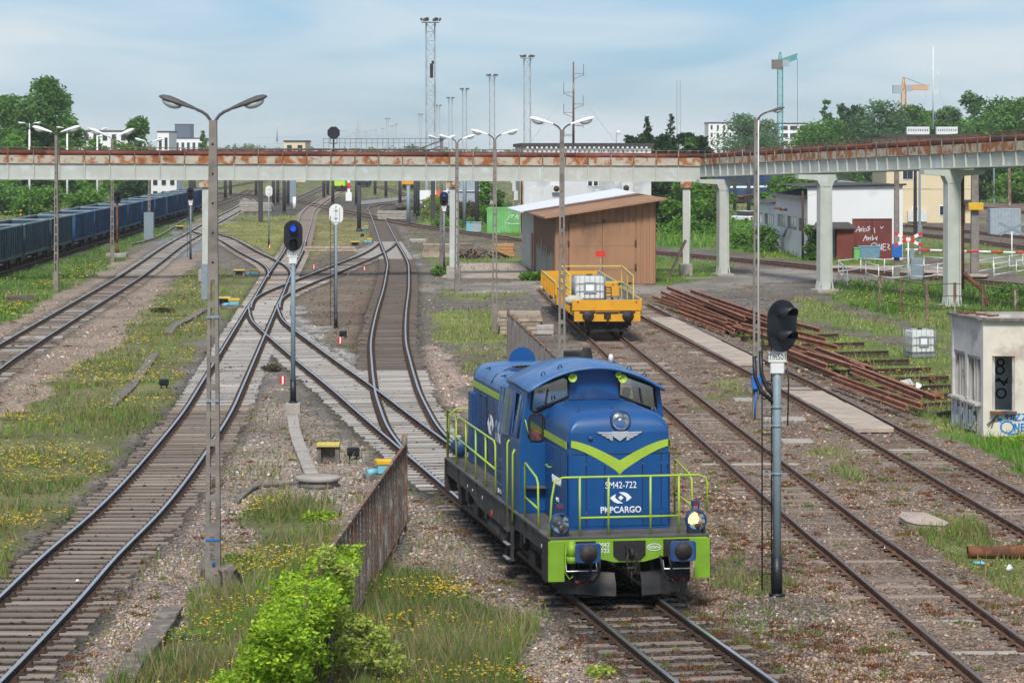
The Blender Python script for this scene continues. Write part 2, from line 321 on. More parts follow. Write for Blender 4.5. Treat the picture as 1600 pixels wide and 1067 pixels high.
LABELS = {
 'main_left': 'long curving track with shiny rails running from bottom left to the double turnout',
 'far_left': 'track with shiny rails bending along the green bank at the far left',
 'crossover_left': 'short crossover track linking the far left track to the double turnout',
 'loco_line': 'straight track under the blue locomotive running back to the pale timbered turnout',
 'centre': 'weaving track with brown sleepers in the middle, left of the locomotive',
 'link': 'short curved connecting track from the double turnout up to the middle track',
 'through': 'track on dark ballast crossing behind the brown shed to the level crossing',
 'wagon_line': 'rusty track under the yellow flat wagon passing right of the locomotive',
 'slab_line': 'rusty track with concrete slabs between its rails at the right',
 'freight': 'track under the row of blue open freight wagons', 'yard_a': 'distant yard track fanning out below the pipe bridge, left of the lime wagon',
 'yard_b': 'distant yard track below the pipe bridge near the orange wagon', 'yard_c': 'distant yard track seen below the left part of the pipe bridge',
 'right_a': 'upper track beside the cream building at the far right', 'right_b': 'lower track before the cream building at the far right', 'right_c': 'far track on reddish ballast at the right edge'}
SHINY = {'main_left', 'far_left', 'crossover_left', 'loco_line', 'centre', 'link', 'yard_a'}
TRACKS = {}
for k, cl in C.items():
    root = thing('railway_track', LABELS[k], None, cl[len(cl)//2], 0, kind='structure'); TRACKS[k] = root
    o3 = Vector(cl[len(cl)//2]); dz = -.004*len(MAINOF.get(k, []))-(.002 if k == 'loco_line' else 0)
    for s in (-1, 1):
        me = rail_mesh('rail', cl, s*.7525, dz, ('rail_dark' if k in SHINY else 'rail_rust', 'rail_head' if k in SHINY else 'rail_dull'))
        me.transform(Matrix.Translation(-o3)); inst('rail', me, root)
    cand = []; fv = []; ff = []; no = 0
    for i, p in enumerate(cl):
        if p.y < 40.5: continue
        d = (cl[min(i+1, len(cl)-1)]-cl[max(i-1, 0)]).normalized(); nn = Vector((d.y, -d.x, 0)); lo, hi = -1.3, 1.3; skip = False
        px, py = 800+F*p.x/p.y, YH+F*H/p.y
        for mtrack in MAINOF.get(k, []):
            l = lateral(p, d, mtrack)
            if l is not None and abs(l) < 2.3: skip = True
        for br, ms in MAINOF.items():
            if k in ms:
                l = lateral(p, d, br)
                if l is not None and abs(l) < 2.3: lo, hi = min(lo, l-1.3), max(hi, l+1.3)
        ang = math.atan2(nn.y, nn.x)
        for s in (-1, 1):
            q = p+nn*(s*.7525)-o3
            if p.y < 240:
                ca, sa = math.cos(ang), math.sin(ang); X = FAST[0]
                fv.append(np.stack([q.x+X[:, 0]*ca-X[:, 1]*sa, q.y+X[:, 0]*sa+X[:, 1]*ca, X[:, 2]], 1)); ff += [tuple(a+no for a in f) for f in FAST[1]]; no += len(X)
        if skip: continue
        turn = hi-lo > 2.7
        if k == 'main_left': m = ('wood_pale' if 470 < py < 632 or random.random() < .35 else 'wood_brown') if (turn or 395 < py < 632) else 'wood_brown'
        elif k == 'loco_line': m = 'wood_pale' if 500 < py < 765 else 'wood_brown'
        elif k == 'centre': m = 'wood_pale' if py > 578 or 378 < py < 405 else 'wood_dark'
        elif k == 'link': m = 'wood_pale' if py > 440 or random.random() < .2 else 'wood_dark'
        elif k == 'far_left': m = 'wood_pale' if random.random() < (.6 if py < 430 else .2) else 'wood_brown'
        elif k == 'crossover_left': m = 'wood_pale' if random.random() < .25 else 'wood_brown'
        elif k in ('wagon_line', 'slab_line'): m = 'wood_brown' if random.random() < .75 else 'concrete'
        else: m = 'wood_dark'
        z = .004 if m == 'wood_pale' else {'main_left': .004, 'centre': -.004}.get(k, -.004)
        if k in ('wagon_line', 'slab_line'): z -= random.choice([.05, .045, .04, .04, .03, .015, .005])
        if k == 'far_left': z -= random.choice([.03, .015, .0])
        if k == 'loco_line' and py > 765: z -= random.choice([.035, .03, .02, .01, .0])
        cand.append((p, ang, lo, hi, m, z+random.uniform(-.010, .008), py))
    cand.sort(key=lambda c: c[0].y)
    near = [c for c in cand if c[0].y < 135][:300]; far = cand[len(near):]
    for p, ang, lo, hi, m, z, py in near:
        jm = .11 if m != 'wood_pale' else .05; mid = (lo+hi)/2+random.uniform(-jm, jm); q = p-o3; L_ = hi-lo
        inst('sleeper', SLEEP[m], root, (q.x+math.cos(ang)*mid, q.y+math.sin(ang)*mid, z), (0, 0, ang+random.uniform(-.014, .014)), (L_*random.uniform(.97, 1.03), random.uniform(.78, 1.0), 1))
    if far:
        b = MB(); mm = {'wood_pale': 0, 'wood_brown': 1, 'wood_dark': 2, 'concrete': 3}
        for p, ang, lo, hi, m, z, py in far:
            q = p-o3; mid = (lo+hi)/2
            b.box((q.x+math.cos(ang)*mid, q.y+math.sin(ang)*mid, z-.05), (hi-lo, .25, .15), mm[m], Matrix.Rotation(ang, 3, 'Z'))
        b.build('sleepers', list(mm), root, kind='stuff')
    if fv:
        V_ = np.concatenate(fv); me = bpy.data.meshes.new('rail_fastenings'); me.from_pydata(V_.tolist(), [], ff); me.materials.append(MATS['rail_dark'] if k in SHINY else MATS['rail_rust'])
        tag(inst('rail_fastenings', me, root), kind='stuff')
# ------------------------------------------------------------------ ground cover zones (outlines on the ground)
# each: outline, ground colour, gravel share, grass density, grass palette, flower density
PAL = {'green': [(.10, .235, .03), (.13, .28, .035), (.08, .18, .028), (.17, .28, .05)],
       'mix': [(.12, .26, .03), (.17, .29, .045), (.25, .22, .09), (.09, .19, .03), (.20, .17, .08), (.15, .32, .035), (.11, .24, .03)],
       'dry': [(.34, .27, .14), (.28, .22, .11), (.19, .21, .07), (.25, .19, .10)],
       'lush': [(.13, .30, .035), (.17, .34, .04), (.10, .22, .03)],
       'pale': [(.25, .33, .09), (.20, .30, .06), (.32, .33, .14), (.16, .24, .05)]}
Z = []
def zone(poly, col, grav, dens, pal='mix', flow=0., hgt=.18): Z.append((poly, col, grav, dens, pal, flow, hgt))
zone([(-400, 262), (2100, 262), (2100, 345), (-400, 345)], (.15, .14, .085), .3, .5, 'mix', .03, .35)
zone([(-600, 290), (150, 290), (290, 312), (300, 330), (-100, 440), (-600, 600)], (.14, .14, .075), .2, .8, 'mix', .10, .4)
zone([(330, 300), (800, 318), (800, 345), (690, 352), (330, 330)], (.115, .10, .082), .8, .12, 'mix', .01)
# pale path beside the freight train, green field with yellow flowers
zone([(-200, 462), (0, 414), (190, 362), (300, 331), (318, 320), (322, 330), (300, 341), (190, 375), (60, 413), (0, 434), (-200, 500)], (.40, .335, .275), .8, .03)
zone([(-350, 545), (0, 434), (60, 413), (130, 396), (190, 374), (255, 352), (300, 340), (312, 338), (262, 372), (200, 388), (180, 412), (130, 440), (95, 457), (40, 492), (0, 513), (-200, 620), (-350, 720)], (.085, .12, .035), 0, 1.0, 'green', .10, .22)
zone([(-300, 590), (0, 470), (60, 445), (150, 415), (178, 412), (130, 440), (95, 457), (40, 492), (0, 513), (-300, 680)], (.10, .125, .035), 0, 1.0, 'green', .95, .27)
# ballast of the far left track
zone([(-350, 720), (0, 513), (95, 457), (180, 412), (262, 372), (312, 340), (345, 345), (332, 385), (300, 420), (262, 440), (240, 468), (190, 535), (110, 580), (40, 635), (-120, 760), (-350, 900)], (.36, .275, .215), .9, .03, 'mix')
zone([(205, 410), (262, 370), (300, 350), (318, 352), (322, 392), (290, 400), (260, 412), (232, 405)], (.27, .27, .265), 1, 0)
# weeds between the two left tracks
zone([(300, 420), (332, 418), (345, 470), (300, 560), (262, 640), (200, 700), (140, 760), (60, 850), (-150, 1000), (-500, 1200), (-500, 1000), (-120, 760), (40, 635), (110, 580), (190, 535), (240, 468)], (.135, .125, .07), .2, .62, 'mix', .26, .19)
zone([(262, 470), (300, 460), (325, 470), (300, 520), (262, 560), (215, 560), (235, 500)], (.13, .13, .06), .1, .75, 'mix', .30, .18)
zone([(330, 410), (395, 430), (390, 470), (372, 500), (345, 500)], (.15, .14, .075), .4, .55, 'mix', .02)
# ground right of the left track, near
zone([(330, 650), (420, 600), (560, 690), (640, 790), (600, 870), (560, 900), (345, 900), (240, 1000), (120, 1130), (60, 1130), (250, 800)], (.31, .255, .22), 1, .05, 'mix', .01)
zone([(400, 640), (470, 640), (560, 690), (640, 800), (400, 800), (350, 780)], (.33, .28, .235), 1, .12, 'dry')
zone([(340, 905), (350, 850), (400, 805), (470, 785), (540, 795), (545, 850), (500, 900), (420, 1000), (380, 1150), (100, 1150), (230, 1020)], (.12, .115, .06), .1, .9, 'mix', .30, .30)
zone([(560, 895), (610, 880), (700, 905), (770, 960), (800, 1020), (850, 1150), (380, 1150), (440, 1000)], (.125, .12, .06), .1, .9, 'mix', .40, .28)
zone([(690, 905), (770, 960), (820, 1020), (880, 1150), (1000, 1150), (860, 1000), (760, 890)], (.30, .25, .215), 1, .06, 'mix', .03)
# around the double turnout
zone([(335, 352), (470, 335), (474, 350), (455, 392), (436, 405), (400, 388), (345, 360)], (.20, .18, .075), .1, .7, 'pale', .08, .15)
zone([(345, 375), (410, 408), (420, 425), (395, 435), (345, 415)], (.20, .165, .135), .9, .08)
zone([(492, 332), (560, 342), (580, 352), (596, 378), (500, 420), (465, 425), (478, 385)], (.20, .16, .09), .3, .5, 'pale', .05, .15)
zone([(520, 385), (590, 378), (602, 390), (500, 425), (470, 430), (480, 410)], (.185, .145, .11), .8, .12, 'dry')
zone([(455, 470), (490, 440), (600, 400), (612, 420), (600, 470), (590, 540), (560, 550), (500, 505)], (.195, .15, .115), .7, .2, 'dry', .01, .12)
zone([(545, 470), (600, 450), (600, 500), (585, 545), (560, 530)], (.20, .135, .10), .9, .06, 'dry')
zone([(438, 470), (455, 478), (500, 515), (560, 555), (595, 600), (560, 620), (470, 545), (436, 520)], (.43, .41, .385), 1, .0)
zone([(390, 480), (360, 520), (280, 640), (390, 640), (430, 560), (440, 520)], (.36, .335, .31), 1, .02)
zone([(598, 372), (640, 390), (652, 418), (640, 424), (600, 405), (560, 392), (590, 378)], (.40, .385, .37), 1, 0)
# right of the middle track
zone([(645, 425), (660, 440), (800, 440), (850, 450), (860, 540), (720, 610), (690, 590), (650, 530), (640, 470)], (.185, .16, .14), 1, .10, 'mix', .01)
zone([(690, 448), (800, 440), (850, 440), (850, 452), (760, 470), (690, 462)], (.15, .15, .07), .3, .6, 'mix', .03)
zone([(672, 495), (740, 480), (795, 490), (800, 535), (720, 540), (690, 530)], (.16, .16, .06), .1, .7, 'pale', .03)
zone([(648, 545), (680, 540), (725, 580), (735, 690), (690, 640), (665, 590)], (.42, .32, .27), 1, .02)
zone([(700, 545), (800, 540), (800, 575), (730, 580)], (.17, .155, .09), .5, .45, 'pale', .02)
zone([(640, 352), (820, 378), (820, 435), (760, 425), (700, 430), (650, 400), (630, 375)], (.17, .14, .105), .6, .35, 'mix', .02)
zone([(650, 395), (690, 390), (760, 395), (820, 400), (820, 415), (700, 425)], (.13, .15, .06), .2, .75, 'mix', .03)
zone([(660, 340), (760, 352), (820, 362), (820, 372), (650, 350)], (.10, .14, .04), .1, .9, 'lush', .1, .4)
# main gravel right of the locomotive
zone([(860, 455), (1030, 465), (1130, 490), (1200, 540), (1440, 650), (1500, 690), (1700, 790), (1900, 1150), (1000, 1150), (880, 990), (1000, 700), (900, 540)], (.25, .19, .15), 1, .07, 'dry', .008, .1)
zone([(690, 760), (800, 870), (900, 950), (1000, 1060), (1080, 1150), (900, 1150), (830, 1000), (700, 900), (620, 870), (645, 790)], (.29, .24, .205), 1, .05, 'mix', .01)
zone([(1160, 935), (1260, 930), (1310, 960), (1300, 1010), (1200, 1030), (1130, 990)], (.18, .155, .13), 1, .03)
zone([(1110, 880), (1200, 880), (1215, 930), (1160, 945), (1110, 920)], (.15, .14, .08), .6, .35, 'mix', .1)
zone([(1080, 610), (1150, 590), (1160, 620), (1110, 640)], (.19, .18, .09), .6, .3, 'pale')
zone([(1290, 700), (1330, 720), (1360, 745), (1330, 758), (1300, 735)], (.19, .16, .085), .6, .35, 'pale')
zone([(1430, 800), (1500, 800), (1600, 850), (1700, 950), (1600, 935), (1530, 890), (1450, 840)], (.15, .15, .065), .3, .7, 'mix', .02)
zone([(1100, 520), (1150, 545), (1190, 560), (1180, 575), (1110, 540)], (.19, .19, .08), .5, .5, 'pale')
# dirt road and dark gravel yard
zone([(1015, 455), (1200, 440), (1300, 448), (1310, 470), (1250, 500), (1180, 492), (1090, 476)], (.205, .185, .165), 1, .04, 'mix')
zone([(640, 446), (850, 440), (1030, 446), (1160, 428), (1290, 410), (1480, 415), (1480, 432), (1300, 440), (1180, 446), (1030, 462), (850, 456), (640, 456)], (.29, .255, .225), .5, .01)
# grass at right
zone([(1000, 462), (1040, 470), (1100, 480), (1230, 500), (1290, 452), (1500, 440), (2000, 470), (2000, 850), (1600, 740), (1510, 690), (1470, 672), (1380, 625), (1200, 545), (1080, 490)], (.12, .15, .045), .1, .9, 'pale', .12, .22)
zone([(1300, 440), (1480, 440), (1490, 480), (1400, 500), (1300, 480)], (.10, .135, .04), 0, 1., 'green', .14, .3)
zone([(1485, 655), (1640, 650), (1800, 700), (1800, 800), (1600, 735), (1500, 690)], (.10, .15, .04), 0, 1., 'lush', .05, .3)
zone([(1270, 455), (1330, 478), (1430, 510), (1500, 540), (1500, 546), (1420, 520), (1320, 490), (1262, 462)], (.17, .15, .11), .5, .1)
zone([(1200, 485), (1280, 505), (1400, 525), (1500, 548), (1500, 556), (1390, 534), (1270, 512), (1195, 492)], (.17, .15, .11), .5, .15)
zone([(1020, 335), (1230, 335), (1230, 402), (1020, 384)], (.085, .14, .035), 0, 1., 'lush', .04, .55)
zone([(1020, 384), (1290, 405), (1330, 412), (1330, 418), (1020, 404)], (.19, .17, .155), 1, 0)
zone([(1020, 404), (1140, 412), (1150, 424), (1100, 436), (1020, 446)], (.11, .145, .045), .2, .8, 'lush', .05)
zone([(1180, 388), (1320, 400), (1420, 415), (1420, 420), (1300, 412), (1180, 402)], (.13, .15, .04), 0, 1., 'lush', .4, .35)
zone([(1395, 360), (1620, 395), (1800, 410), (1800, 450), (1600, 430), (1490, 408), (1400, 400)], (.12, .14, .055), .3, .7, 'mix', .1)
zone([(1395, 340), (1800, 365), (1800, 405), (1600, 392), (1400, 364)], (.17, .14, .12), 1, .05)
zone([(1500, 318), (1800, 318), (1800, 350), (1500, 340)], (.24, .17, .14), 1, .03)
zone([(1560, 300), (1800, 300), (1800, 320), (1500, 316)], (.10, .15, .04), 0, 1., 'lush', .1, .5)
zone([(1490, 393), (1600, 403), (1800, 415), (1800, 432), (1600, 418), (1490, 408)], (.22, .21, .20), .2, .0)
zone([(1490, 445), (1800, 460), (1800, 520), (1490, 500)], (.09, .12, .04), 0, 1., 'green', .1, .4)
from mathutils.kdtree import KDTree
tp = [p for k in C for p in C[k][::2]]; kd = KDTree(len(tp))
for i, p in enumerate(tp): kd.insert((p.x, p.y, 0), i)
kd.balance()
def tdist(X, Y): return np.array([kd.find((a, b, 0))[2] for a, b in zip(X, Y)], np.float32)
def zone_of(X, Y, jit=1.):
    """index of the zone at each ground point, with wobbly edges"""
    wob = (fbm(X, Y, 2.2, 5, 4)-.5)*1.9*jit; wo2 = (fbm(X, Y, 2.2, 9, 4)-.5)*(1.6+Y*.045)*jit
    Xn, Yn = X+wob, Y+wo2*1.6; px, py = 800+F*Xn/np.maximum(Yn, 1), YH+F*H/np.maximum(Yn, 1)
    r = np.full(X.shape, -1, int)
    for i, z in enumerate(Z): r[inpoly(px, py, z[0])] = i
    return r
# the ground sheet: rows closer together near the viewer
rows = np.concatenate([np.array([-60, -30, 0, 20, 32]), F*H/np.linspace(YH-YH+895, 6, 430)[0:]]) ; rows = np.concatenate([rows[rows < 6100], [6400.]])
rows = np.unique(np.round(rows, 3)); nc = 400
u = np.linspace(-1, 1, nc); u = np.sign(u)*np.abs(u)**1.15
GX = np.stack([u*(16+.27*max(r, 0)) for r in rows]); GY = np.repeat(rows[:, None], nc, 1)
X, Y = GX.ravel(), GY.ravel(); zi = zone_of(X, Y)
cols = np.tile(np.array([[.21, .18, .15]]), (len(X), 1)); grav = np.where(Y < 300, .85, .3)
zc = np.array([z[1] for z in Z]); zg = np.array([z[2] for z in Z]); ok = zi >= 0
cols[ok] = zc[zi[ok]]; grav[ok] = zg[zi[ok]]
n1, n2 = fbm(X, Y, 3.0, 21), fbm(X, Y, .8, 33); n3 = fbm(X, Y, 1.4, 44)
cols *= (.50+1.0*n1)[:, None]*(.75+.5*n2)[:, None]
red = np.clip((n3-.56)*9, 0, 1)*(grav > .7)*(X > 1)*.55; cols = cols*(1-red[:, None])+np.array([.16, .075, .05])*red[:, None]     # stonecrop turning red
oil = np.clip((n1-.5)*5, 0, 1)*(grav > .7)*.35; cols *= (1-oil)[:, None]
kd2 = KDTree(sum(len(C[k]) for k in SHINY)); _n = 0
for k in SHINY:
    for p in C[k]: kd2.insert((p.x, p.y, 0), _n); _n += 1
kd2.balance(); td2 = np.array([kd2.find((a_, b_, 0))[2] for a_, b_ in zip(X, Y)])
td = tdist(X, Y); within = np.clip(1.0-np.abs(td2)/1.1, 0, 1)*(Y < 400); cols *= (1-.78*np.clip((1.7-td2)/.5, 0, 1)*(Y < 300)*(.65+.5*n2))[:, None]          # ground darker along the shiny tracks, for dark gaps between sleepers
veg = (grav < .45)[:, None]; cols = np.where(veg, cols*np.array([.92, 1.02, .72]), cols*np.array([.76, .77, .76]))
GZ = (fbm(X, Y, 1.2, 3)-.5)*.07*np.clip((td-1.0)/1.5, .12, 1)-.012+(fbm(X, Y, 14, 8)-.5)*.25*np.clip((td-2.2)/6, 0, 1)*(Y < 400)
GZ += np.where(grav < .3, .02, 0)
nr = len(rows); idx = np.arange(nr*nc).reshape(nr, nc); q = np.stack([idx[:-1, :-1], idx[:-1, 1:], idx[1:, 1:], idx[1:, :-1]], -1).reshape(-1, 4)
npmesh('ground', np.stack([X, Y, GZ], 1), q, cols, MATS['ground'], alpha=grav, smooth=True, kind='structure')
GZg = GZ.reshape(nr, nc)
def gz(X, Y):
    """height of the ground sheet"""
    r = np.clip(np.searchsorted(rows, Y)-1, 0, nr-2); t = (Y-rows[r])/(rows[r+1]-rows[r]); w = X/(16+.27*np.maximum(Y, 0)); w = np.sign(w)*np.abs(w)**(1/1.15)
    c = np.clip((w+1)/2*(nc-1), 0, nc-1.001); ci = c.astype(int); cf = c-ci
    return (GZg[r, ci]*(1-cf)+GZg[r, ci+1]*cf)*(1-t)+(GZg[r+1, ci]*(1-cf)+GZg[r+1, ci+1]*cf)*t
def sample(n, y0, y1, x0=-90, x1=1690, pw=1.):
    py = y0+(y1-y0)*RNG.random(n)**pw; px = x0+(x1-x0)*RNG.random(n); Y = F*H/(py-YH); return (px-800)*Y/F, Y
# grass and weeds
Xs, Ys = sample(640000, 262, 1110); zi = zone_of(Xs, Ys); keep = zi >= 0
den = np.array([z[3] for z in Z])[np.maximum(zi, 0)]; clump = np.clip((fbm(Xs, Ys, 1.6, 51)-.36)*4.2, 0.04, 1.6)
keep &= RNG.random(len(Xs)) < den*clump*.95
Xs, Ys, zi = Xs[keep], Ys[keep], zi[keep]; td = tdist(Xs, Ys); keep = (td > 1.25) | (RNG.random(len(Xs)) < .10+.5*np.clip((fbm(Xs, Ys, 2.6, 55)-.56)*8, 0, 1)); keep &= ~((np.abs(td-.75) < .11))
Xs, Ys, zi, td = Xs[keep], Ys[keep], zi[keep], td[keep]; n = len(Xs)
hg = np.array([z[6] for z in Z])[zi]*(.45+.9*RNG.random(n))*(.2+1.6*fbm(Xs, Ys, 1.6, 61)); hg[td < 1.3] *= .4
stalk = RNG.random(n) < .05*np.clip((fbm(Xs, Ys, 3.0, 66)-.35)*4, 0, 2); hg[stalk] *= 1.9
wd = .006+.00022*Ys*(.6+.8*RNG.random(n)); ang = RNG.random(n)*6.283; lean = hg*(.15+.6*RNG.random(n)); la = RNG.random(n)*6.283
zz = gz(Xs, Ys)-.01; dx, dy = np.cos(ang)*wd, np.sin(ang)*wd*.4
V_ = np.stack([np.stack([Xs-dx, Ys-dy, zz], 1), np.stack([Xs+dx, Ys+dy, zz], 1), np.stack([Xs+np.cos(la)*lean, Ys+np.sin(la)*lean, zz+hg], 1)], 1).reshape(-1, 3)
pal = [np.array(PAL[z[4]]) for z in Z]; pn = fbm(Xs, Ys, 1.8, 71); pc = np.array([pal[a][int((p*3.2+r*1.6) % len(pal[a]))] for a, p, r in zip(zi, pn, RNG.random(n))])
pc *= (.7+.6*RNG.random(n))[:, None]; pc[stalk] = np.array([.36, .29, .18])*(.6+.6*RNG.random((int(stalk.sum()), 1)))
npmesh('grass', V_, np.arange(n*3).reshape(-1, 3), np.repeat(pc, 3, 0), MATS['grass'], label='green and dry grass and weeds growing beside the tracks', kind='stuff')
print('grass', n)
# yellow wild flowers
Xs, Ys = sample(150000, 330, 1110); zi = zone_of(Xs, Ys); den = np.where(zi >= 0, np.array([z[5] for z in Z])[np.maximum(zi, 0)], 0)
keep = RNG.random(len(Xs)) < den*np.clip((fbm(Xs, Ys, 2.0, 81)-.45)*7, 0, 1.6)*1.6; Xs, Ys, zi = Xs[keep], Ys[keep], zi[keep]
keep = tdist(Xs, Ys) > 1.3; Xs, Ys, zi = Xs[keep], Ys[keep], zi[keep]; n = len(Xs)
hg = np.array([z[6] for z in Z])[zi]*(.6+.7*RNG.random(n)); s = (.015+.00036*Ys)*(.6+.7*RNG.random(n)); zz = gz(Xs, Ys)+hg
quad = np.array([(-1, -.6, 0), (.2, -1, .35), (1, .4, .1), (-.2, 1, .5)]); rot = RNG.random(n)*6.28; c_, s_ = np.cos(rot), np.sin(rot)
qx = quad[None, :, 0]*c_[:, None]-quad[None, :, 1]*s_[:, None]; qy = quad[None, :, 0]*s_[:, None]+quad[None, :, 1]*c_[:, None]
V_ = np.stack([Xs[:, None]+qx*s[:, None], Ys[:, None]+qy*s[:, None], zz[:, None]+quad[None, :, 2]*s[:, None]*1.4], -1).reshape(-1, 3)
fc = np.array([(.72, .50, .02), (.78, .58, .03), (.62, .40, .015), (.70, .60, .10)])[RNG.integers(0, 4, n)]; fc[RNG.random(n) < .03] = (.7, .7, .65)
npmesh('wildflowers', V_, np.arange(n*4).reshape(-1, 4), np.repeat(fc, 4, 0), MATS['petals'], label='small yellow wild flowers scattered over the weeds', kind='stuff')
print('flowers', n)
# loose ballast stones
Xs, Ys = sample(190000, 440, 1110, pw=.62); zi = zone_of(Xs, Ys); g = np.where(zi >= 0, np.array([z[2] for z in Z])[np.maximum(zi, 0)], .3)
td = tdist(Xs, Ys); keep = (RNG.random(len(Xs)) < g*.8) & (np.abs(td-.7525) > .10) & ((td > 1.3) | (RNG.random(len(Xs)) < .5))
Xs, Ys, zi = Xs[keep], Ys[keep], zi[keep]; n = len(Xs); print('stones', n)
oc = np.array([(1, 0, 0), (-1, 0, 0), (0, 1, 0), (0, -1, 0), (0, 0, 1), (0, 0, -1)], float); of = np.array([(0, 2, 4), (2, 1, 4), (1, 3, 4), (3, 0, 4), (2, 0, 5), (1, 2, 5), (3, 1, 5), (0, 3, 5)])
sz = (.016+.00034*Ys)*(.55+1.0*RNG.random(n)**2.2); sv = oc[None]*(sz[:, None, None]*(np.array([1.2, 1., .62])*(.7+.6*RNG.random((n, 1, 3)))))+RNG.normal(0, .22, (n, 6, 3))*sz[:, None, None]
rot = RNG.random(n)*6.28; c_, s_ = np.cos(rot)[:, None], np.sin(rot)[:, None]; sv = np.stack([sv[..., 0]*c_-sv[..., 1]*s_, sv[..., 0]*s_+sv[..., 1]*c_, sv[..., 2]], -1)
sv += np.stack([Xs, Ys, gz(Xs, Ys)+sz*.18], 1)[:, None]
base = np.array([z[1] for z in Z])[np.maximum(zi, 0)]*np.array([.86, .86, .84])*(.5+1.0*fbm(Xs, Ys, 3.0, 21))[:, None]; k = RNG.random(n); tn = np.ones((n, 3))
tn[k < .16] = (1.55, 1.5, 1.48); tn[(k > .16) & (k < .34)] = (.55, .52, .52); tn[(k > .34) & (k < .5)] = (1.2, 1.0, .88); tn[(k > .5) & (k < .58)] = (1.3, .85, .62); tn[k > .985] = (2.4, 2.5, 2.5)
kt = np.array([kd2.find((a_, b_, 0))[2] for a_, b_ in zip(Xs, Ys)]); base = base*(1-.68*np.clip((1.7-kt)/.4, 0, 1))[:, None]
sc_ = np.clip(base*tn*(.7+.6*RNG.random(n))[:, None], 0, .75)
npmesh('ballast_stones', sv.reshape(-1, 3), (of[None]+6*np.arange(n)[:, None, None]).reshape(-1, 3), np.repeat(sc_, 6, 0), MATS['stones'], label='loose ballast stones over the gravel', kind='stuff')
# low stonecrop cushions, red brown and olive
Xc, Yc = sample(5200, 480, 1110, pw=.8); zi = zone_of(Xc, Yc); g = np.where(zi >= 0, np.array([z[2] for z in Z])[np.maximum(zi, 0)], 0); td = tdist(Xc, Yc)
keep = (g > .75) & (np.abs(td-.75) > .25) & (RNG.random(len(Xc)) < np.where(Xc > .5+Yc*.02, .75, .28)*np.clip((fbm(Xc, Yc, 2.2, 91)-.38)*5, 0, 1)); Xc, Yc = Xc[keep], Yc[keep]
VV, CC = [], []
for x, y in zip(Xc, Yc):
    m = int(26+RNG.integers(0, 30)); r = (.08+.16*RNG.random()**2)*(1+.006*y); a = RNG.random(m)*6.28; d = np.sqrt(RNG.random(m))*r; bx, by = x+np.cos(a)*d, y+np.sin(a)*d*.9
    hh = (.03+.05*RNG.random(m))*(1-(d/r)**2*.6); w = (.010+.00022*y)*(.7+.6*RNG.random(m)); b = RNG.random(m)*6.28
    p0 = np.stack([bx-np.cos(b)*w, by-np.sin(b)*w, np.full(m, -.01)+hh*.3], 1); p1 = np.stack([bx+np.cos(b)*w, by+np.sin(b)*w, hh*.4], 1); p2 = np.stack([bx+RNG.normal(0, .01, m), by+RNG.normal(0, .01, m), hh+.012], 1)
    VV.append(np.stack([p0, p1, p2], 1).reshape(-1, 3)); t = RNG.random()
    cc = np.array((.21, .085, .045) if t < .45 else ((.20, .13, .045) if t < .72 else (.15, .19, .04))); CC.append(np.repeat(cc*(.6+.8*RNG.random((m, 1))), 3, 0))
VV = np.concatenate(VV); VV[:, 2] += gz(VV[:, 0].astype(float), VV[:, 1].astype(float))
npmesh('stonecrop', VV, np.arange(len(VV)).reshape(-1, 3), np.concatenate(CC), MATS['grass'], label='low cushions of red brown stonecrop on the gravel', kind='stuff')
# ------------------------------------------------------------------ locomotive
def glass_mat(name, tintc=(.80, .85, .83), gloss=.14, rough=.04):
    m = bpy.data.materials.new(name); m.use_nodes = True; MATS[name] = m; t = m.node_tree; N = t.nodes.new; K = t.links.new; t.nodes.clear()
    o = N('ShaderNodeOutputMaterial'); a = N('ShaderNodeBsdfTransparent'); a.inputs[0].default_value = (*tintc, 1); g = N('ShaderNodeBsdfGlossy'); g.inputs['Roughness'].default_value = rough
    g.inputs[0].default_value = (.9, .95, .95, 1)
    fr = N('ShaderNodeFresnel'); fr.inputs[0].default_value = 1.5; ad = N('ShaderNodeMath'); ad.operation = 'ADD'; ad.inputs[1].default_value = gloss; K(fr.outputs[0], ad.inputs[0])
    x = N('ShaderNodeMixShader'); K(ad.outputs[0], x.inputs[0]); K(a.outputs[0], x.inputs[1]); K(g.outputs[0], x.inputs[2]); K(x.outputs[0], o.inputs[0]); return m
glass_mat('cab_glass', (.85, .9, .88), .26); glass_mat('dim_glass', (.35, .4, .4), .1, .08)
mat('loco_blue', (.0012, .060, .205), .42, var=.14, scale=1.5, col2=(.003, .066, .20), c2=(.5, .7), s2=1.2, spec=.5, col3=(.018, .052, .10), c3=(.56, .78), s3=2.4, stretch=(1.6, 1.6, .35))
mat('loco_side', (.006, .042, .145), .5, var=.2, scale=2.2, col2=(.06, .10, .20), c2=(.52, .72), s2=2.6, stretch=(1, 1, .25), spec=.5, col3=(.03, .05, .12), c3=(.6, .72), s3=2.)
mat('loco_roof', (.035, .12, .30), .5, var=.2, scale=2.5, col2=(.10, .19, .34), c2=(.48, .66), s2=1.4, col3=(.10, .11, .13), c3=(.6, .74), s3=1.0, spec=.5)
mat('lime', (.31, .44, .04), .5, var=.12, scale=3, col2=(.25, .28, .05), c2=(.64, .76), s2=4)
mat('lime_bright', (.17, .32, .02), .5, var=.15, scale=3, col2=(.10, .14, .03), c2=(.62, .74), s2=4)
mat('lettering_white', (.72, .74, .76), .6, var=.06)
mat('silver', (.62, .64, .66), .35, .6, var=.12, scale=12)
mat('deck_grey', (.075, .07, .068), .85, var=.3, scale=3, col2=(.13, .12, .115), c2=(.52, .7), s2=1.6)
mat('frame_black', (.028, .028, .03), .7, var=.35, scale=3, col2=(.085, .07, .058), c2=(.48, .70), s2=1.6)
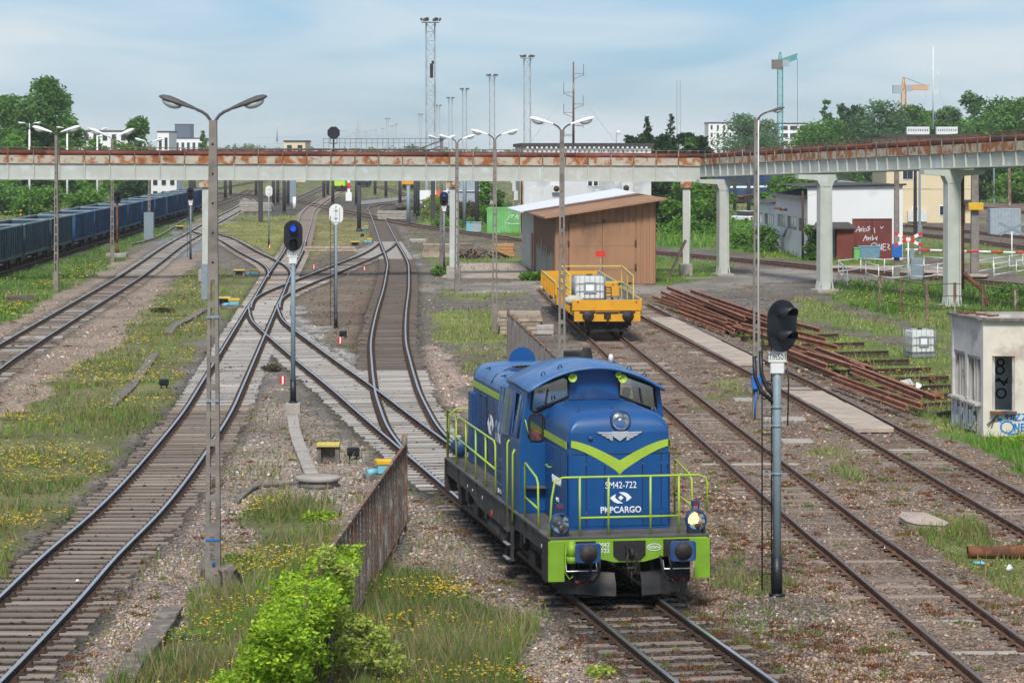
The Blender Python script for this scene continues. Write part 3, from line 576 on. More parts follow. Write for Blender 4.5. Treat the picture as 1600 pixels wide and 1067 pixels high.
mat('reflector', (.75, .77, .76), .14, .95, var=.04)
mat('lamp_lit', (.9, .7, .4), .3, emit=((1., .55, .2), 2.5))
mat('rubber', (.015, .015, .015), .8)
mat('dark_interior', (.16, .17, .17), .85)
mat('skin', (.50, .27, .18), .6); mat('hivis', (.85, .10, .012), .7, var=.1); mat('dark_cloth', (.03, .035, .05), .9); mat('hair', (.05, .03, .02), .9)
mat('grille', (.015, .02, .03), .7)
LR = thing('locomotive', 'blue diesel locomotive with lime stripe, handrails and winged badge on its nose', 'locomotive', (2.12, 48.2, .18), math.radians(9.82))
def P(b, name, m, par=LR, bevel=0, **k): return b.build(name, m, par, bevel, **k)
# main frame and deck
fr = MB(); 
side = [(0.02, 1.17), (0.02, .88), (3.5, .86), (4.3, .70), (8.4, .70), (9.3, .84), (12.73, .84), (12.73, 1.17)]
for s in (-1, 1): fr.prism(side, s*1.46, s*1.40, 'x')
fr.b2((-1.40, .1, .85), (1.40, 12.65, 1.15)); P(fr, 'frame', 'frame_black')
dk = MB(); dk.b2((-1.5, -.02, 1.17), (1.5, 12.75, 1.22)); P(dk, 'deck', 'deck_grey', bevel=.008)
for s, y in ((-1, 8.4), (-1, 10.9), (-1, 2.5)):
    b = MB(); b.b2((-1.485, y, .75), (-1.461, y+.09, 1.16)); P(b, 'frame_stiffener', 'frame_black')
for t, y, sz in (('S', 9.6, .09), ('II', 7.6, .10), ('850', 8.9, .06), ('SM42', .55, .11), ('21,4', .75, .08)):
    letters(t, sz, 'lettering_white', LR, (-1.466, y, .95), -math.pi/2, 'frame_lettering')
# front beam, side plates, coupling
fb = MB(); fb.prism([(-1.46, 1.165), (-1.46, .95), (-.6, .82), (-.28, .74), (.28, .74), (.6, .82), (1.46, .95), (1.46, 1.165)][::-1], -.045, .03, 'y'); P(fb, 'buffer_beam', 'lime_bright', bevel=.006)
for s in (-1, 1):
    b = MB(); b.b2((s*1.5-(0 if s < 0 else .30), -.07, .42), (s*1.5+(.30 if s < 0 else 0), -.03, 1.15)); P(b, 'corner_plate', 'lime_bright', bevel=.006)
    b = MB(); b.b2((s*1.5-.02, -.03, .42), (s*1.5+.02, .45, 1.15)); b.b2((s*1.48-.06, -.03, .80), (s*1.48+.06, .42, .83)); b.b2((s*1.48-.06, -.03, .42), (s*1.48+.06, .3, .45)); P(b, 'corner_step', 'black_steel')
    b = MB(); b.b2((s*.87-.24, -.09, .84), (s*.87+.24, -.046, 1.14)); P(b, 'buffer_mount', 'black_steel')
    bu = MB(); bu.tube([(s*.87, -.09, 1.0), (s*.87, -.42, 1.0)], .115, 16); bu.tube([(s*.87, -.40, 1.0), (s*.87, -.56, 1.0)], .085, 16); br = P(bu, 'buffer', 'black_steel')
    hd = MB(); w, h, r = .225, .17, .05
    pl = [(s*.87+cx*(w-r)+r*math.cos(t), 1.0+cz*(h-r)+r*math.sin(t)) for cx, cz, t0 in ((1, 1, 0), (-1, 1, 90), (-1, -1, 180), (1, -1, 270)) for t in [math.radians(t0+k*22.5) for k in range(5)]]
    hd.prism(pl, -.62, -.56, 'y'); P(hd, 'buffer_head', 'loco_side', br, .008)
    gr = MB(); gr.lathe([(1e-4, 0), (.165, 0), (.165, .004), (1e-4, .012)], 20, 0, Matrix.Translation((s*.87, -.621, 1.0)) @ Matrix.Rotation(math.pi/2, 4, 'X')); P(gr, 'grease_patch', 'black_steel', br)
    # snow plough blade, curved
    pb = MB(); vs = []; nx, nz = 7, 6
    for i in range(nx+1):
        x = s*(.24+.98*i/nx) ; dep = .02+.55*(i/nx)**1.3
        for j in range(nz+1):
            z = .13+.40*j/nz; vs.append((x, dep-.10*(1-abs(1-2*j/nz))+.16*(1-j/nz)**2*-1+.1, z+.05*(i/nx)*(j/nz)))
    fs = [(i*(nz+1)+j, (i+1)*(nz+1)+j, (i+1)*(nz+1)+j+1, i*(nz+1)+j+1) for i in range(nx) for j in range(nz)]
    pb.add(vs, fs, 0, True); o = len(vs); pb.add([(a, b_+.03, c) for a, b_, c in vs], [tuple(reversed(f)) for f in fs], 0, True)
    pb.bar((s*.5, .2, .35), (s*.5, .5, .85), .08); pb.bar((s*.95, .35, .35), (s*.95, .55, .85), .08); P(pb, 'snow_plough', 'frame_black')
    # brake hoses with red cocks, step bracket wire
    for dx in (.14, .30):
        b = MB(); b.tube([(s*(.87-dx), -.08, .84), (s*(.87-dx), -.17, .74), (s*(.87-dx+.03), -.20, .56), (s*(.87-dx+.10), -.15, .42), (s*(.87-dx+.2), -.10, .40)], .024, 8); hs = P(b, 'brake_hose', 'rubber')
        b = MB(); b.tube([(s*(.87-dx+.2), -.10, .40), (s*(.87-dx+.28), -.08, .41)], .035, 8); P(b, 'hose_cock', 'marker_red', hs)
    b = MB(); b.tube([(s*1.18, -.06, .78), (s*1.18, -.16, .62), (s*.62, -.16, .62), (s*.62, -.06, .76)], .012, 6); P(b, 'step_bracket', 'silver')
cp = MB(); cp.prism([(-.30, 1.13), (-.30, .86), (-.20, .77), (.20, .77), (.30, .86), (.30, 1.13)][::-1], -.058, -.046, 'y'); P(cp, 'coupling_pocket', 'rubber')
ck = MB(); ck.tube([(0, -.05, .98), (0, -.22, 1.0), (0, -.30, .96), (0, -.30, .90), (0, -.24, .87)], .035, 8); ck.box((0, -.08, .98), (.16, .08, .16)); hk = P(ck, 'draw_hook', 'black_steel')
sc_ = MB()
for s in (-1, 1): sc_.tube([(s*.07, -.28, .93), (s*.09, -.25, .8), (s*.07, -.24, .62), (s*.03, -.24, .54)], .018, 8)
sc_.tube([(-.1, -.24, .66), (.1, -.24, .66)], .026, 8); sc_.tube([(0, -.24, .60), (0, -.24, .36)], .012, 6); P(sc_, 'screw_coupling', 'black_steel', hk)
b = MB(); b.tube([(-1.08, -.12, 1.12), (-1.08, -.12, .85)], .075, 12); b.tube([(-1.08, -.12, .88), (-1.08, -.12, .76)], .095, 12); b.ell((-1.08, -.12, 1.12), (.075, .075, .05)); P(b, 'socket_box', 'lime_bright')
b = MB(); b.tube([(-1.18, -.09, 1.0), (-1.2, -.1, .6), (-1.12, -.1, .47), (-1.05, -.1, .52)], .011, 6); P(b, 'cable', 'lime_bright')
letters('SM42', .115, 'lettering_white', LR, (-.49, -.052, 1.06), 0, 'beam_lettering'); letters('722', .115, 'lettering_white', LR, (-.45, -.052, .955), 0, 'beam_lettering')
letters('850kN', .075, 'lettering_white', LR, (.46, -.052, 1.0), 0, 'beam_lettering')
b = MB(); b.tube([(.46+.13*math.cos(t)*(1 if abs(math.cos(t)) < 2 else 1), -.052, 1.0+.062*math.sin(t)) for t in np.linspace(0, 2*math.pi, 25)], .006, 5, caps=False); P(b, 'load_mark', 'lettering_white')
# bogies
for y0 in (2.9, 9.8):
    bg_ = MB()
    for s in (-1, 1):
        bg_.prism([(y0-1.95, .64), (y0-1.95, .34), (y0-.8, .22), (y0+.8, .22), (y0+1.95, .34), (y0+1.95, .64)], s*1.10-.06, s*1.10+.06, 'x')
    bg_.b2((-1.05, y0-.3, .35), (1.05, y0+.3, .7)); bo = P(bg_, 'bogie', 'black_steel')
    for dy in (-1.3, 1.3):
        for s in (-1, 1):
            wb = MB(); wb.lathe([(1e-4, -.04), (.12, -.06), (.16, -.02), (.42, -.03), (.46, -.065), (.55, -.065), (.55, .05), (.58, .07), (.58, .1), (.2, .1)], 24, 0, Matrix.Translation((s*.79, y0+dy, .55)) @ Matrix.Rotation(-s*math.pi/2, 4, 'Y')); P(wb, 'wheel', 'black_steel', bo)
            ab = MB(); ab.b2((s*1.16-.09, y0+dy-.17, .40), (s*1.16+.09, y0+dy+.17, .68)); P(ab, 'axle_box', 'frame_black', bo, .02)
            for d2 in (-.36, .36):
                sp = MB(); sp.tube([(s*1.18+.075*math.cos(k*1.05), y0+dy+d2+.075*math.sin(k*1.05), .40+.0065*k) for k in range(49)], .018, 6); P(sp, 'coil_spring', 'black_steel', bo)
    for s in (-1, 1):
        for dy in (-2.15, 2.15): b = MB(); b.b2((s*1.15-.13, y0+dy-.2, .26), (s*1.15+.13, y0+dy+.2, .80)); P(b, 'sand_box', 'frame_black', bo, .02)
        b = MB(); b.bar((s*1.19, y0-1.8, .24), (s*1.19, y0+1.8, .24), .06, .09); P(b, 'brake_rod', 'black_steel', bo)
    b = MB(); b.b2((-1.27, y0-.35, .30), (-1.15, y0+.35, .52)); P(b, 'brake_gear', 'frame_black', bo, .02)
b = MB(); b.b2((-1.28, 5.0, .20), (1.28, 7.75, .85)); P(b, 'fuel_tank', 'frame_black', bevel=.04)
for s in (-1, 1):
    b = MB(); b.tube([(s*1.3, 5.0, .45), (s*1.3, 7.2, .45)], .13, 14); P(b, 'air_tank', 'black_steel')
b = MB(); b.tube([(-1.42, 6.4, .85), (-1.45, 6.4, .72)], .05, 10); P(b, 'filler_cap', 'red_paint')
# under-cab ladder
for s in (-1, 1):
    b = MB()
    for y in (3.75, 4.25): b.b2((s*1.5-.03, y-.025, .22), (s*1.5+.03, y+.025, 1.17))
    for z in (.24, .52, .80): b.b2((s*1.5-.10, 3.75, z-.015), (s*1.5+.06, 4.25, z+.015))
    P(b, 'ladder', 'frame_black')
    for z in (.257, .537): b = MB(); b.b2((s*1.5-.105 if s < 0 else s*1.5+.03, 3.76, z), (s*1.5-.03 if s < 0 else s*1.5+.105, 4.24, z+.012)); P(b, 'ladder_tread', 'silver')
# short hood: lofted with rounded top and front edges
def section(hw, zb, zt, r, n=7, crown=.03):
    p = [(-hw, zb)]; p += [(-hw+r-r*math.cos(t), zt-r+r*math.sin(t)) for t in np.linspace(0, math.pi/2, n)]
    p += [(x, zt+crown*(1-(x/(hw-r))**2)) for x in np.linspace(-(hw-r), hw-r, 9)[1:-1]]
    p += [(hw-r+r*math.cos(t), zt-r+r*math.sin(t)) for t in np.linspace(math.pi/2, 0, n)]; p += [(hw, zb)]; return p
def loft(secs, mi=0):
    b = MB(); k = len(secs[0][1]); vs = [(x, y, z) for y, s in secs for x, z in s]
    b.add(vs, [(i*k+j, i*k+j+1, (i+1)*k+j+1, (i+1)*k+j) for i in range(len(secs)-1) for j in range(k-1)], mi, True)
    for y, s, rev in ((*secs[0], False), (*secs[-1], True)): b.add([(x, y, z) for x, z in s], [tuple(range(k))[::-1] if rev else tuple(range(k))], mi)
    return b
R_ = .36; secs = []
for a in np.linspace(0, math.pi/2, 7): dr = R_*(1-math.sin(a)); secs.append((.8+R_*(1-math.cos(a)), section(.965-.05*(1-math.sin(a)), 1.22, 3.36-dr, max(.02, R_-dr), crown=.03*math.sin(a))))
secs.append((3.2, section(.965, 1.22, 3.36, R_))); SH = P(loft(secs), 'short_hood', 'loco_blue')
for x0, x1 in ((-.90, -.635), (-.625, -.285), (-.275, .425), (.435, .78), (.79, .90)):
    b = MB(); b.b2((x0, .786, 1.28), (x1, .80, 2.60)); P(b, 'hood_door', 'loco_blue', SH, .006)
    for z in (1.5, 2.4):
        h_ = MB(); h_.tube([(x1+.004, .782, z-.05), (x1+.004, .782, z+.05)], .012, 6); P(h_, 'door_hinge', 'loco_side', SH)
for x in (-.63, -.28, .43, .785): b = MB(); b.b2((x-.006, .781, 1.28), (x+.006, .7995, 2.60)); P(b, 'door_seam', 'grille', SH)
b = MB(); b.b2((-.90, .781, 2.602), (.90, .7995, 2.614)); P(b, 'door_seam', 'grille', SH)
for s in (-1, 1):
    for y in (1.455, 2.205): b = MB(); b.b2((s*.979-.004, y-.007, 1.28), (s*.979+.004, y+.007, 2.62)); P(b, 'door_seam', 'grille', SH)
    for y0, y1 in ((.9, 1.45), (1.46, 2.2), (2.21, 3.0)):
        b = MB(); b.b2((s*.972-.008, y0, 1.28), (s*.972+.008, y1, 2.62)); P(b, 'hood_door', 'loco_blue', SH, .005)
    b = MB(); b.tube([(s*.985, 2.35, 2.2), (s*1.03, 2.35, 2.2), (s*1.03, 2.75, 2.2), (s*.985, 2.75, 2.2)], .012, 6); P(b, 'grab_handle', 'lime', SH)
    b = MB(); b.b2((s*.984-.004, .86, 2.70), (s*.984+.004, 3.14, 2.83)); P(b, 'side_stripe', 'lime', SH)
# lime V on the nose
top = []; bot = []
for x in np.linspace(-.914, .914, 25):
    t = abs(x)/.914; zc = 2.80-.43*(1-t)**1.35 if True else 0; w = .062+.055*(1-t); top.append((x, zc+w)); bot.append((x, zc-w*(1 if t > .02 else 1.25)))
vb = MB(); n_ = len(top); vb.add([(x, .779, z) for x, z in top+bot]+[(x, .7995, z) for x, z in top+bot], [(i, i+1, n_+i+1, n_+i) for i in range(n_-1)]+[(i+1, i, 2*n_+i, 2*n_+i+1) for i in range(n_-1)]+[(n_+i, n_+i+1, 3*n_+i+1, 3*n_+i) for i in range(n_-1)]); P(vb, 'nose_chevron', 'lime', SH)
# winged badge
eb = MB(); eb.prism([(-.15, .075), (-.15, .0), (0, -.10), (.15, 0), (.15, .075)][::-1], .760, .785, 'y')
for s in (-1, 1):
    for k in range(4):
        xa, xb = .13, .43-.075*k; za = .068-.042*k; eb.prism([(s*xa, za), (s*xa, za-.036), (s*(xb-.04), za-.030), (s*xb, za)][::(1 if s < 0 else -1)], .770, .785, 'y')
eb.v = [(x, y, z+2.945) for x, y, z in eb.v]; P(eb, 'winged_badge', 'silver', SH, .003)
letters('SM42-722', .175, 'lettering_white', SH, (0.02, .778, 2.03), 0, 'number_lettering', sx=.84)
letters('PKPCARGO', .16, 'lettering_white', SH, (0.02, .778, 1.575), 0, 'name_lettering', bold=.003, sx=.93)
def logo(b, c, S, fl=1):
    """two swooshes around a diamond, in the x-z plane"""
    def sw(sg):
        o = [(-.14, .33), (.20, .33), (.42, .24), (.66, .0), (.44, -.16), (.30, -.22), (.36, -.06), (.28, .06), (.14, .16)]; return [(sg*x, sg*z) for x, z in o]
    for pl in (sw(1), sw(-1), [(0, .15), (-.16, 0), (0, -.15), (.16, 0)]):
        if len(pl) == 4: outer = pl
        b.prism([(x*S+c[0], z*S+c[2]) for x, z in pl], c[1], c[1]+.006, 'y')
lb = MB(); logo(lb, (.02, .774, 1.80), .31); P(lb, 'logo', 'lettering_white', SH)
letters('98 51 8620090-9', .21, 'lettering_white', SH, (-.986, 1.85, 2.0), -math.pi/2, 'side_number', sx=.62); letters('PL-PKPC', .10, 'lettering_white', SH, (-.986, 1.75, 1.66), -math.pi/2, 'side_lettering', sx=.7)
b = MB(); b.lathe([(1e-4, 0), (.045, 0), (.045, .03), (1e-4, .035)], 14, 0, Matrix.Translation((-.55, .80, 2.90)) @ Matrix.Rotation(math.pi/2, 4, 'X')); P(b, 'nose_socket', 'loco_side', SH)
for x, y in ((-.72, 1.25), (-.72, 2.6), (.72, 1.25)):
    b = MB(); b.tube([(x, y, 3.28), (x, y, 3.40), (x+.05, y, 3.42), (x+.07, y, 3.3)], .014, 6); P(b, 'lifting_eye', 'loco_side', SH)
def headlamp(x, y, z, r, lit, name='headlamp', stand=True):
    M0 = Matrix.Translation((x, y, z)) @ Matrix.Rotation(math.pi/2, 4, 'X')
    b = MB(); b.lathe([(r*.8, -.16), (r*.98, -.12), (r*1.02, .0), (r*1.0, .03), (r*.86, .035), (r*.84, .01)], 24, 0, M0, caps=False); h = P(b, name, 'loco_side')
    b = MB(); b.lathe([(1e-4, -.10), (r*.3, -.085), (r*.6, -.045), (r*.85, .012)], 24, 0, M0, caps=False); P(b, 'lamp_reflector', 'reflector', h)
    b = MB(); b.ell((x, y+.06, z), (.04, .03, .04)); P(b, 'bulb', 'lamp_lit' if lit else 'silver', h)
    b = MB(); b.lathe([(1e-4, .022), (r*.85, .014)], 24, 0, M0, caps=False); P(b, 'lamp_lens', 'lens_glass', h)
    return h
glass_mat('lens_glass', (.95, .97, .97), .02, .05)
headlamp(.02, .80, 3.22, .19, False)
cs = MB(); cs.tube([(.02, .95, 3.2), (.02, 1.35, 3.3)], .19, 18, r1=.14); P(cs, 'headlamp_fairing', 'loco_blue')
for s, lit in ((-1, False), (1, True)):
    h = headlamp(s*1.265, .02, 1.46, .19, lit)
    for d_ in (-.14, .14): b = MB(); b.b2((s*1.265+d_-.02, .0, 1.22), (s*1.265+d_+.02, .12, 1.40)); P(b, 'lamp_bracket', 'black_steel', h)
    b = MB(); b.bar((s*1.265-.06, .08, 1.62), (s*1.265-.05, .08, 1.80), .02); b.bar((s*1.265+.06, .08, 1.62), (s*1.265+.05, .08, 1.80), .02); b.b2((s*1.265-.07, .04, 1.72), (s*1.265+.07, .14, 1.81)); P(b, 'marker_housing', 'loco_side', h)
    b = MB(); b.b2((s*1.265-.04, .03, 1.735), (s*1.265+.04, .045, 1.795)); P(b, 'marker_lens', 'marker_red', h)
    b = MB(); b.lathe([(1e-4, .035), (.05, .035), (.05, .0)], 14, 0, Matrix.Translation((s*1.265+.01, .0, 1.36)) @ Matrix.Rotation(math.pi/2, 4, 'X')); P(b, 'tail_light', 'rail_dark', h)
# long hood
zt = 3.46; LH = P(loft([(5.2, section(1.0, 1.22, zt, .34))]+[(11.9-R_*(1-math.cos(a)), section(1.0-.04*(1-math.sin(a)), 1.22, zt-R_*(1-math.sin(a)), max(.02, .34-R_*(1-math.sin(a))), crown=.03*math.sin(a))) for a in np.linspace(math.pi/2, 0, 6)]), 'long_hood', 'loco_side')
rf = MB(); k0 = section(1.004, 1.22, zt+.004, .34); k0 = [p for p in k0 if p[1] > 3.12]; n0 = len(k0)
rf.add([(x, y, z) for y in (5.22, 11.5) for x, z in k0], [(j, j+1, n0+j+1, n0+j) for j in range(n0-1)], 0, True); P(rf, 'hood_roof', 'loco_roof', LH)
for s in (-1, 1):
    b = MB(); b.b2((s*1.006-.006, 5.25, 2.92), (s*1.006+.006, 11.8, 3.05)); P(b, 'side_stripe', 'lime', LH)
    for y in np.arange(6.01, 9.6, .72): b = MB(); b.b2((s*1.012-.005, y-.008, 1.30), (s*1.012+.005, y+.008, 2.86)); P(b, 'door_seam', 'grille', LH)
    for i, y in enumerate(np.arange(5.3, 9.6, .72)):
        b = MB(); b.b2((s*1.006-.008, y, 1.30), (s*1.006+.008, y+.70, 2.86)); P(b, 'hood_door', 'loco_side', LH, .005)
        for z in (1.6, 2.55):
            h_ = MB(); h_.b2((s*1.02-.012, y+.62, z-.04), (s*1.02+.012, y+.66, z+.04)); P(h_, 'door_latch', 'rail_dark', LH)
    for y0 in (9.75, 10.42):
        b = MB(); b.b2((s*1.006-.008, y0, 1.45), (s*1.006+.008, y0+.60, 2.84)); lv = P(b, 'louvre_panel', 'grille', LH)
        for k in range(26):
            l_ = MB(); z = 1.50+k*.051; l_.box((s*1.022, y0+.30, z), (.03, .56, .022), 0, Matrix.Rotation(s*-.5, 3, 'Y')); P(l_, 'slat', 'loco_side', lv)
        b = MB()
        for y in (y0+.2, y0+.4): b.b2((s*1.03-.012, y-.012, 1.46), (s*1.03+.012, y+.012, 2.83))
        b.b2((s*1.03-.01, y0-.02, 1.42), (s*1.03+.01, y0+.62, 1.46)); b.b2((s*1.03-.01, y0-.02, 2.83), (s*1.03+.01, y0+.62, 2.87)); P(b, 'louvre_frame', 'loco_side', lv)
    b = MB(); b.b2((s*1.02-.08, 11.28, 1.22), (s*1.02+.08, 11.86, 2.80)); P(b, 'equipment_cabinet', 'loco_side', bevel=.02)
    bb = MB(); bb.b2((s*1.2-.19, 5.25, 1.22), (s*1.2+.19, 6.15, 1.95)); bx_ = P(bb, 'battery_box', 'loco_side', bevel=.02)
    for z in (1.45, 1.7):
        b = MB(); b.b2((s*1.395-.01, 5.3, z), (s*1.395+.01, 6.1, z+.03)); P(b, 'box_rib', 'loco_roof', bx_)
    for y in (5.45, 5.7, 5.95):
        b = MB(); b.b2((s*1.4-.012, y-.04, 1.28), (s*1.4+.012, y+.04, 1.36)); P(b, 'box_latch', 'lettering_white' if y > 5.9 else 'silver', bx_)
lb = MB(); logo(lb, (0, 0, 0), .62); lg = P(lb, 'side_logo', 'lettering_white', LH); lg.location = (-1.020, 9.28, 2.30); lg.rotation_euler = (0, 0, -math.pi/2)
letters('PKP CARGO', .62, 'lettering_white', LH, (-1.019, 7.35, 2.22), -math.pi/2, 'side_name', sx=.72, bold=.008); letters('SM42-722', .2, 'lettering_white', LH, (-1.019, 6.05, 1.97+.0), -math.pi/2, 'side_number', sx=.8)
b = MB(); b.b2((-1.026, 5.75, 2.33), (-1.016, 6.35, 2.62)); P(b, 'data_plate', 'white_paint', LH)
fan = MB(); fan.lathe([(.62, 0), (.62, .07), (.57, .075)], 32, 0, Matrix.Translation((0, 9.1, zt)), caps=False); fn = P(fan, 'fan_housing', 'loco_side', LH)
fg = MB(); fg.lathe([(1e-4, .06), (.57, .06)], 32, 0, Matrix.Translation((0, 9.1, zt))); P(fg, 'fan_grille', 'grille', fn)
for k in range(10):
    b = MB(); x = -.5+k*.111; hh = math.sqrt(max(.01, .56**2-x*x)); b.b2((x-.009, 9.1-hh, zt+.062), (x+.009, 9.1+hh, zt+.078)); P(b, 'grille_bar', 'rail_dark', fn)
b = MB(); b.lathe([(1e-4, -.03), (.30, -.03), (.30, .03), (1e-4, .03)], 24, 0, Matrix.Translation((.05, 11.4, zt+.04)) @ Matrix.Rotation(math.pi/2, 4, 'X'), smooth=False); P(b, 'exhaust_flap', 'loco_blue', LH)
b = MB(); b.b2((.12, 5.45, zt), (.92, 7.3, zt+.36)); P(b, 'silencer_box', 'loco_roof', LH, .04)
b = MB(); b.tube([(-1.01, 9.2, 3.2), (-.9, 9.2, 3.38), (-.62, 9.2, zt+.05), (.0, 9.2-.5, zt+.09)], .012, 6); P(b, 'roof_conduit', 'black_steel', LH)
for y in (6.2, 7.6, 8.3, 10.3):
    b = MB(); b.box((-.86, y, 3.40), (.03, .05, .12)); b.tube([(-.86, y, 3.44), (-.95, y, 3.42)], .015, 6); P(b, 'lifting_eye', 'loco_side', LH)
# cab shell with real openings
def arch(hw, ze, zp, n=13): return [(x, ze+(zp-ze)*(1-(abs(x)/hw)**2.1)) for x in np.linspace(hw, -hw, n)]
def cabprof(d): return [(-1.45+d, 1.22+d), (1.45-d, 1.22+d), (1.45-d, 2.55)]+arch(1.30-d, 3.60, 4.0-d)+[(-1.45+d, 2.55)]
def solid(fn): b = MB(); fn(b); o = bpy.data.objects.new('tmp', b.mesh('tmp', 'loco_blue')); COL.objects.link(o); return o
shell = solid(lambda b: b.prism(cabprof(0), 3.15, 5.25, 'y')); inner = solid(lambda b: b.prism(cabprof(.06), 3.21, 5.19, 'y'))
FW = [(.50, 3.46), (1.17, 3.16), (1.235, 3.22), (1.19, 3.60), (1.12, 3.65), (.60, 3.84), (.50, 3.80)]
DW = [(.99, 2.68), (1.04, 2.62), (1.22, 2.62), (1.27, 2.68), (1.27, 3.06), (1.22, 3.13), (1.04, 3.13), (.99, 3.06)]
SW = [(3.42, 2.66), (4.18, 2.66), (4.18, 3.46), (3.42, 3.46)]; SW2 = [(4.28, 2.66), (5.02, 2.66), (5.02, 3.46), (4.28, 3.46)]
cuts = []
for s in (-1, 1):
    for pl in (FW, DW): cuts.append(solid(lambda b: b.prism([(s*x, z) for x, z in pl][::s], 3.0, 3.35, 'y')))
    for pl in (SW, SW2): cuts.append(solid(lambda b: b.prism(pl, s*1.05, s*1.7, 'x')))
    cuts.append(solid(lambda b: b.prism([(s*x, z) for x, z in FW][::s], 5.1, 5.4, 'y')))
for c in [inner]+cuts:
    m = shell.modifiers.new('cut', 'BOOLEAN'); m.object = c; m.operation = 'DIFFERENCE'; m.solver = 'EXACT'
dg = bpy.context.evaluated_depsgraph_get(); cme = bpy.data.meshes.new_from_object(shell.evaluated_get(dg)); 
for o in [shell, inner]+cuts: bpy.data.objects.remove(o)
cme.materials.clear(); cme.materials.append(MATS['loco_blue']); CAB = inst('cab', cme, LR)
def rim(poly, y, r, ax='y', x=0):
    pts = [(u, y, v) if ax == 'y' else (x, u, v) for u, v in poly]; return pts+[pts[0], pts[1]]
for s in (-1, 1):
    for pl, nm in ((FW, 'windscreen'), (DW, 'door_window')):
        q_ = [(s*x, z) for x, z in pl]; b = MB(); b.prism(q_[::s], 3.165, 3.175, 'y'); g_ = P(b, nm, 'cab_glass', CAB)
        b = MB(); b.tube(rim(q_, 3.142, .02), .022, 6, caps=False); P(b, 'window_seal', 'rubber', g_)
    for pl in (SW, SW2):
        xs = lambda z: s*(1.45-.15*(z-2.55)/1.05)
        b = MB(); b.add([(xs(z)-s*.01, y, z) for y, z in pl], [(0, 1, 2, 3)]); g_ = P(b, 'side_window', 'cab_glass', CAB)
        b = MB(); b.tube([(xs(z)+s*.01, y, z) for y, z in pl+pl[:2]], .022, 6, caps=False); P(b, 'window_frame', 'loco_side', g_)
    for y0 in (4.3, 4.68):   # wind deflector panes standing off the side
        b = MB(); b.add([(s*1.47, y0, 2.60), (s*1.60, y0+.34, 2.60), (s*1.50, y0+.34, 3.50), (s*1.36, y0, 3.50)], [(0, 1, 2, 3)]); df = P(b, 'wind_deflector', 'dim_glass', CAB)
        b = MB(); b.tube([(s*1.47, y0, 2.60), (s*1.60, y0+.34, 2.60), (s*1.50, y0+.34, 3.50), (s*1.36, y0, 3.50), (s*1.47, y0, 2.60)], .018, 6, caps=False); P(b, 'deflector_frame', 'loco_side', df)
    b = MB(); b.b2((s*1.12-.2, 3.136, 1.26), (s*1.12+.2, 3.15, 2.56)); P(b, 'cab_door', 'loco_blue', CAB, .006)
    b = MB(); b.tube([(s*1.30, 3.14, 2.75), (s*1.30, 3.08, 2.75), (s*1.36, 3.08, 3.02), (s*1.36, 3.14, 3.02)], .012, 6); P(b, 'door_handle', 'lime', CAB)
    b = MB(); b.b2((s*1.17-.22, 2.95, 1.72), (s*1.17+.22, 3.15, 1.75)); P(b, 'cab_step', 'deck_grey', CAB)
    b = MB(); b.tube([(s*.75, 3.11, 3.36), (s*1.12, 3.09, 3.22)], .012, 6); b.tube([(s*.95, 3.1, 3.31), (s*.9, 3.12, 3.6)], .009, 6); P(b, 'wiper', 'rubber', CAB)
def hornm(x, z, r=.085):
    b = MB(); b.lathe([(.02, .22), (.025, .12), (.04, .06), (r, 0), (r*.93, 0), (.03, .05), (1e-4, .06)], 16, 0, Matrix.Translation((x, 2.93, z)) @ Matrix.Rotation(-math.pi/2, 4, 'X')); P(b, 'horn', 'lime', CAB)
hornm(-.46, 3.83); hornm(.52, 3.80); hornm(.44, 3.88, .06)
b = MB(); b.prism([(-.5, 3.45), (0, 3.62), (.5, 3.45), (.5, 3.40), (-.5, 3.40)][::-1], 3.130, 3.149, 'y'); P(b, 'front_panel', 'loco_side', CAB)
ro = MB(); A = arch(1.345, 3.60, 4.045, 21); n_ = len(A); ys = (2.86, 2.9, 4.2, 5.40)
vs = []
for y in ys:
    lift = (0 if y < 2.88 else .05*math.sin(min(1, (y-2.9)/2.5)*math.pi)); vs += [(x, y, z+lift) for x, z in A]
for y in ys: vs += [(x*.985, y, z-.05) for x, z in A]
fs = [(i*n_+j, i*n_+j+1, (i+1)*n_+j+1, (i+1)*n_+j) for i in range(3) for j in range(n_-1)]; o_ = 4*n_
fs += [tuple(a+o_ for a in f[::-1]) for f in fs]+[(j, o_+j, o_+j+1, j+1) for j in range(n_-1)]+[(3*n_+j+1, o_+3*n_+j+1, o_+3*n_+j, 3*n_+j) for j in range(n_-1)]
fs += [(i*n_, (i+1)*n_, o_+(i+1)*n_, o_+i*n_) for i in range(3)]+[(i*n_+n_-1, o_+i*n_+n_-1, o_+(i+1)*n_+n_-1, (i+1)*n_+n_-1) for i in range(3)]
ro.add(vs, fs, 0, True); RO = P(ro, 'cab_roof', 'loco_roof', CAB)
for x in (-.95, -.62, .75, 1.05):
    zt_ = 3.60+.445*(1-(abs(x)/1.345)**2.1)+.03; b = MB(); b.tube([(x-.035, 3.4, zt_-.02), (x-.035, 3.4, zt_+.03), (x, 3.4, zt_+.065), (x+.035, 3.4, zt_+.03), (x+.035, 3.4, zt_-.02)], .014, 6); P(b, 'lifting_eye', 'loco_side', RO)
b = MB(); b.b2((-.10, 5.42, zt), (.40, 5.75, 4.15)); P(b, 'exhaust_stack', 'black_steel', LR, .02)
b = MB(); b.prism([(.10, 4.02), (.34, 4.02), (.30, 4.26), (.18, 4.26)], 4.9, 5.1, 'y'); P(b, 'roof_vent', 'black_steel', RO)
b = MB(); b.lathe([(.05, 0), (.05, .1), (.03, .15), (1e-4, .16)], 12, 0, Matrix.Translation((.62, 4.5, 4.0))); P(b, 'antenna', 'white_paint', RO)
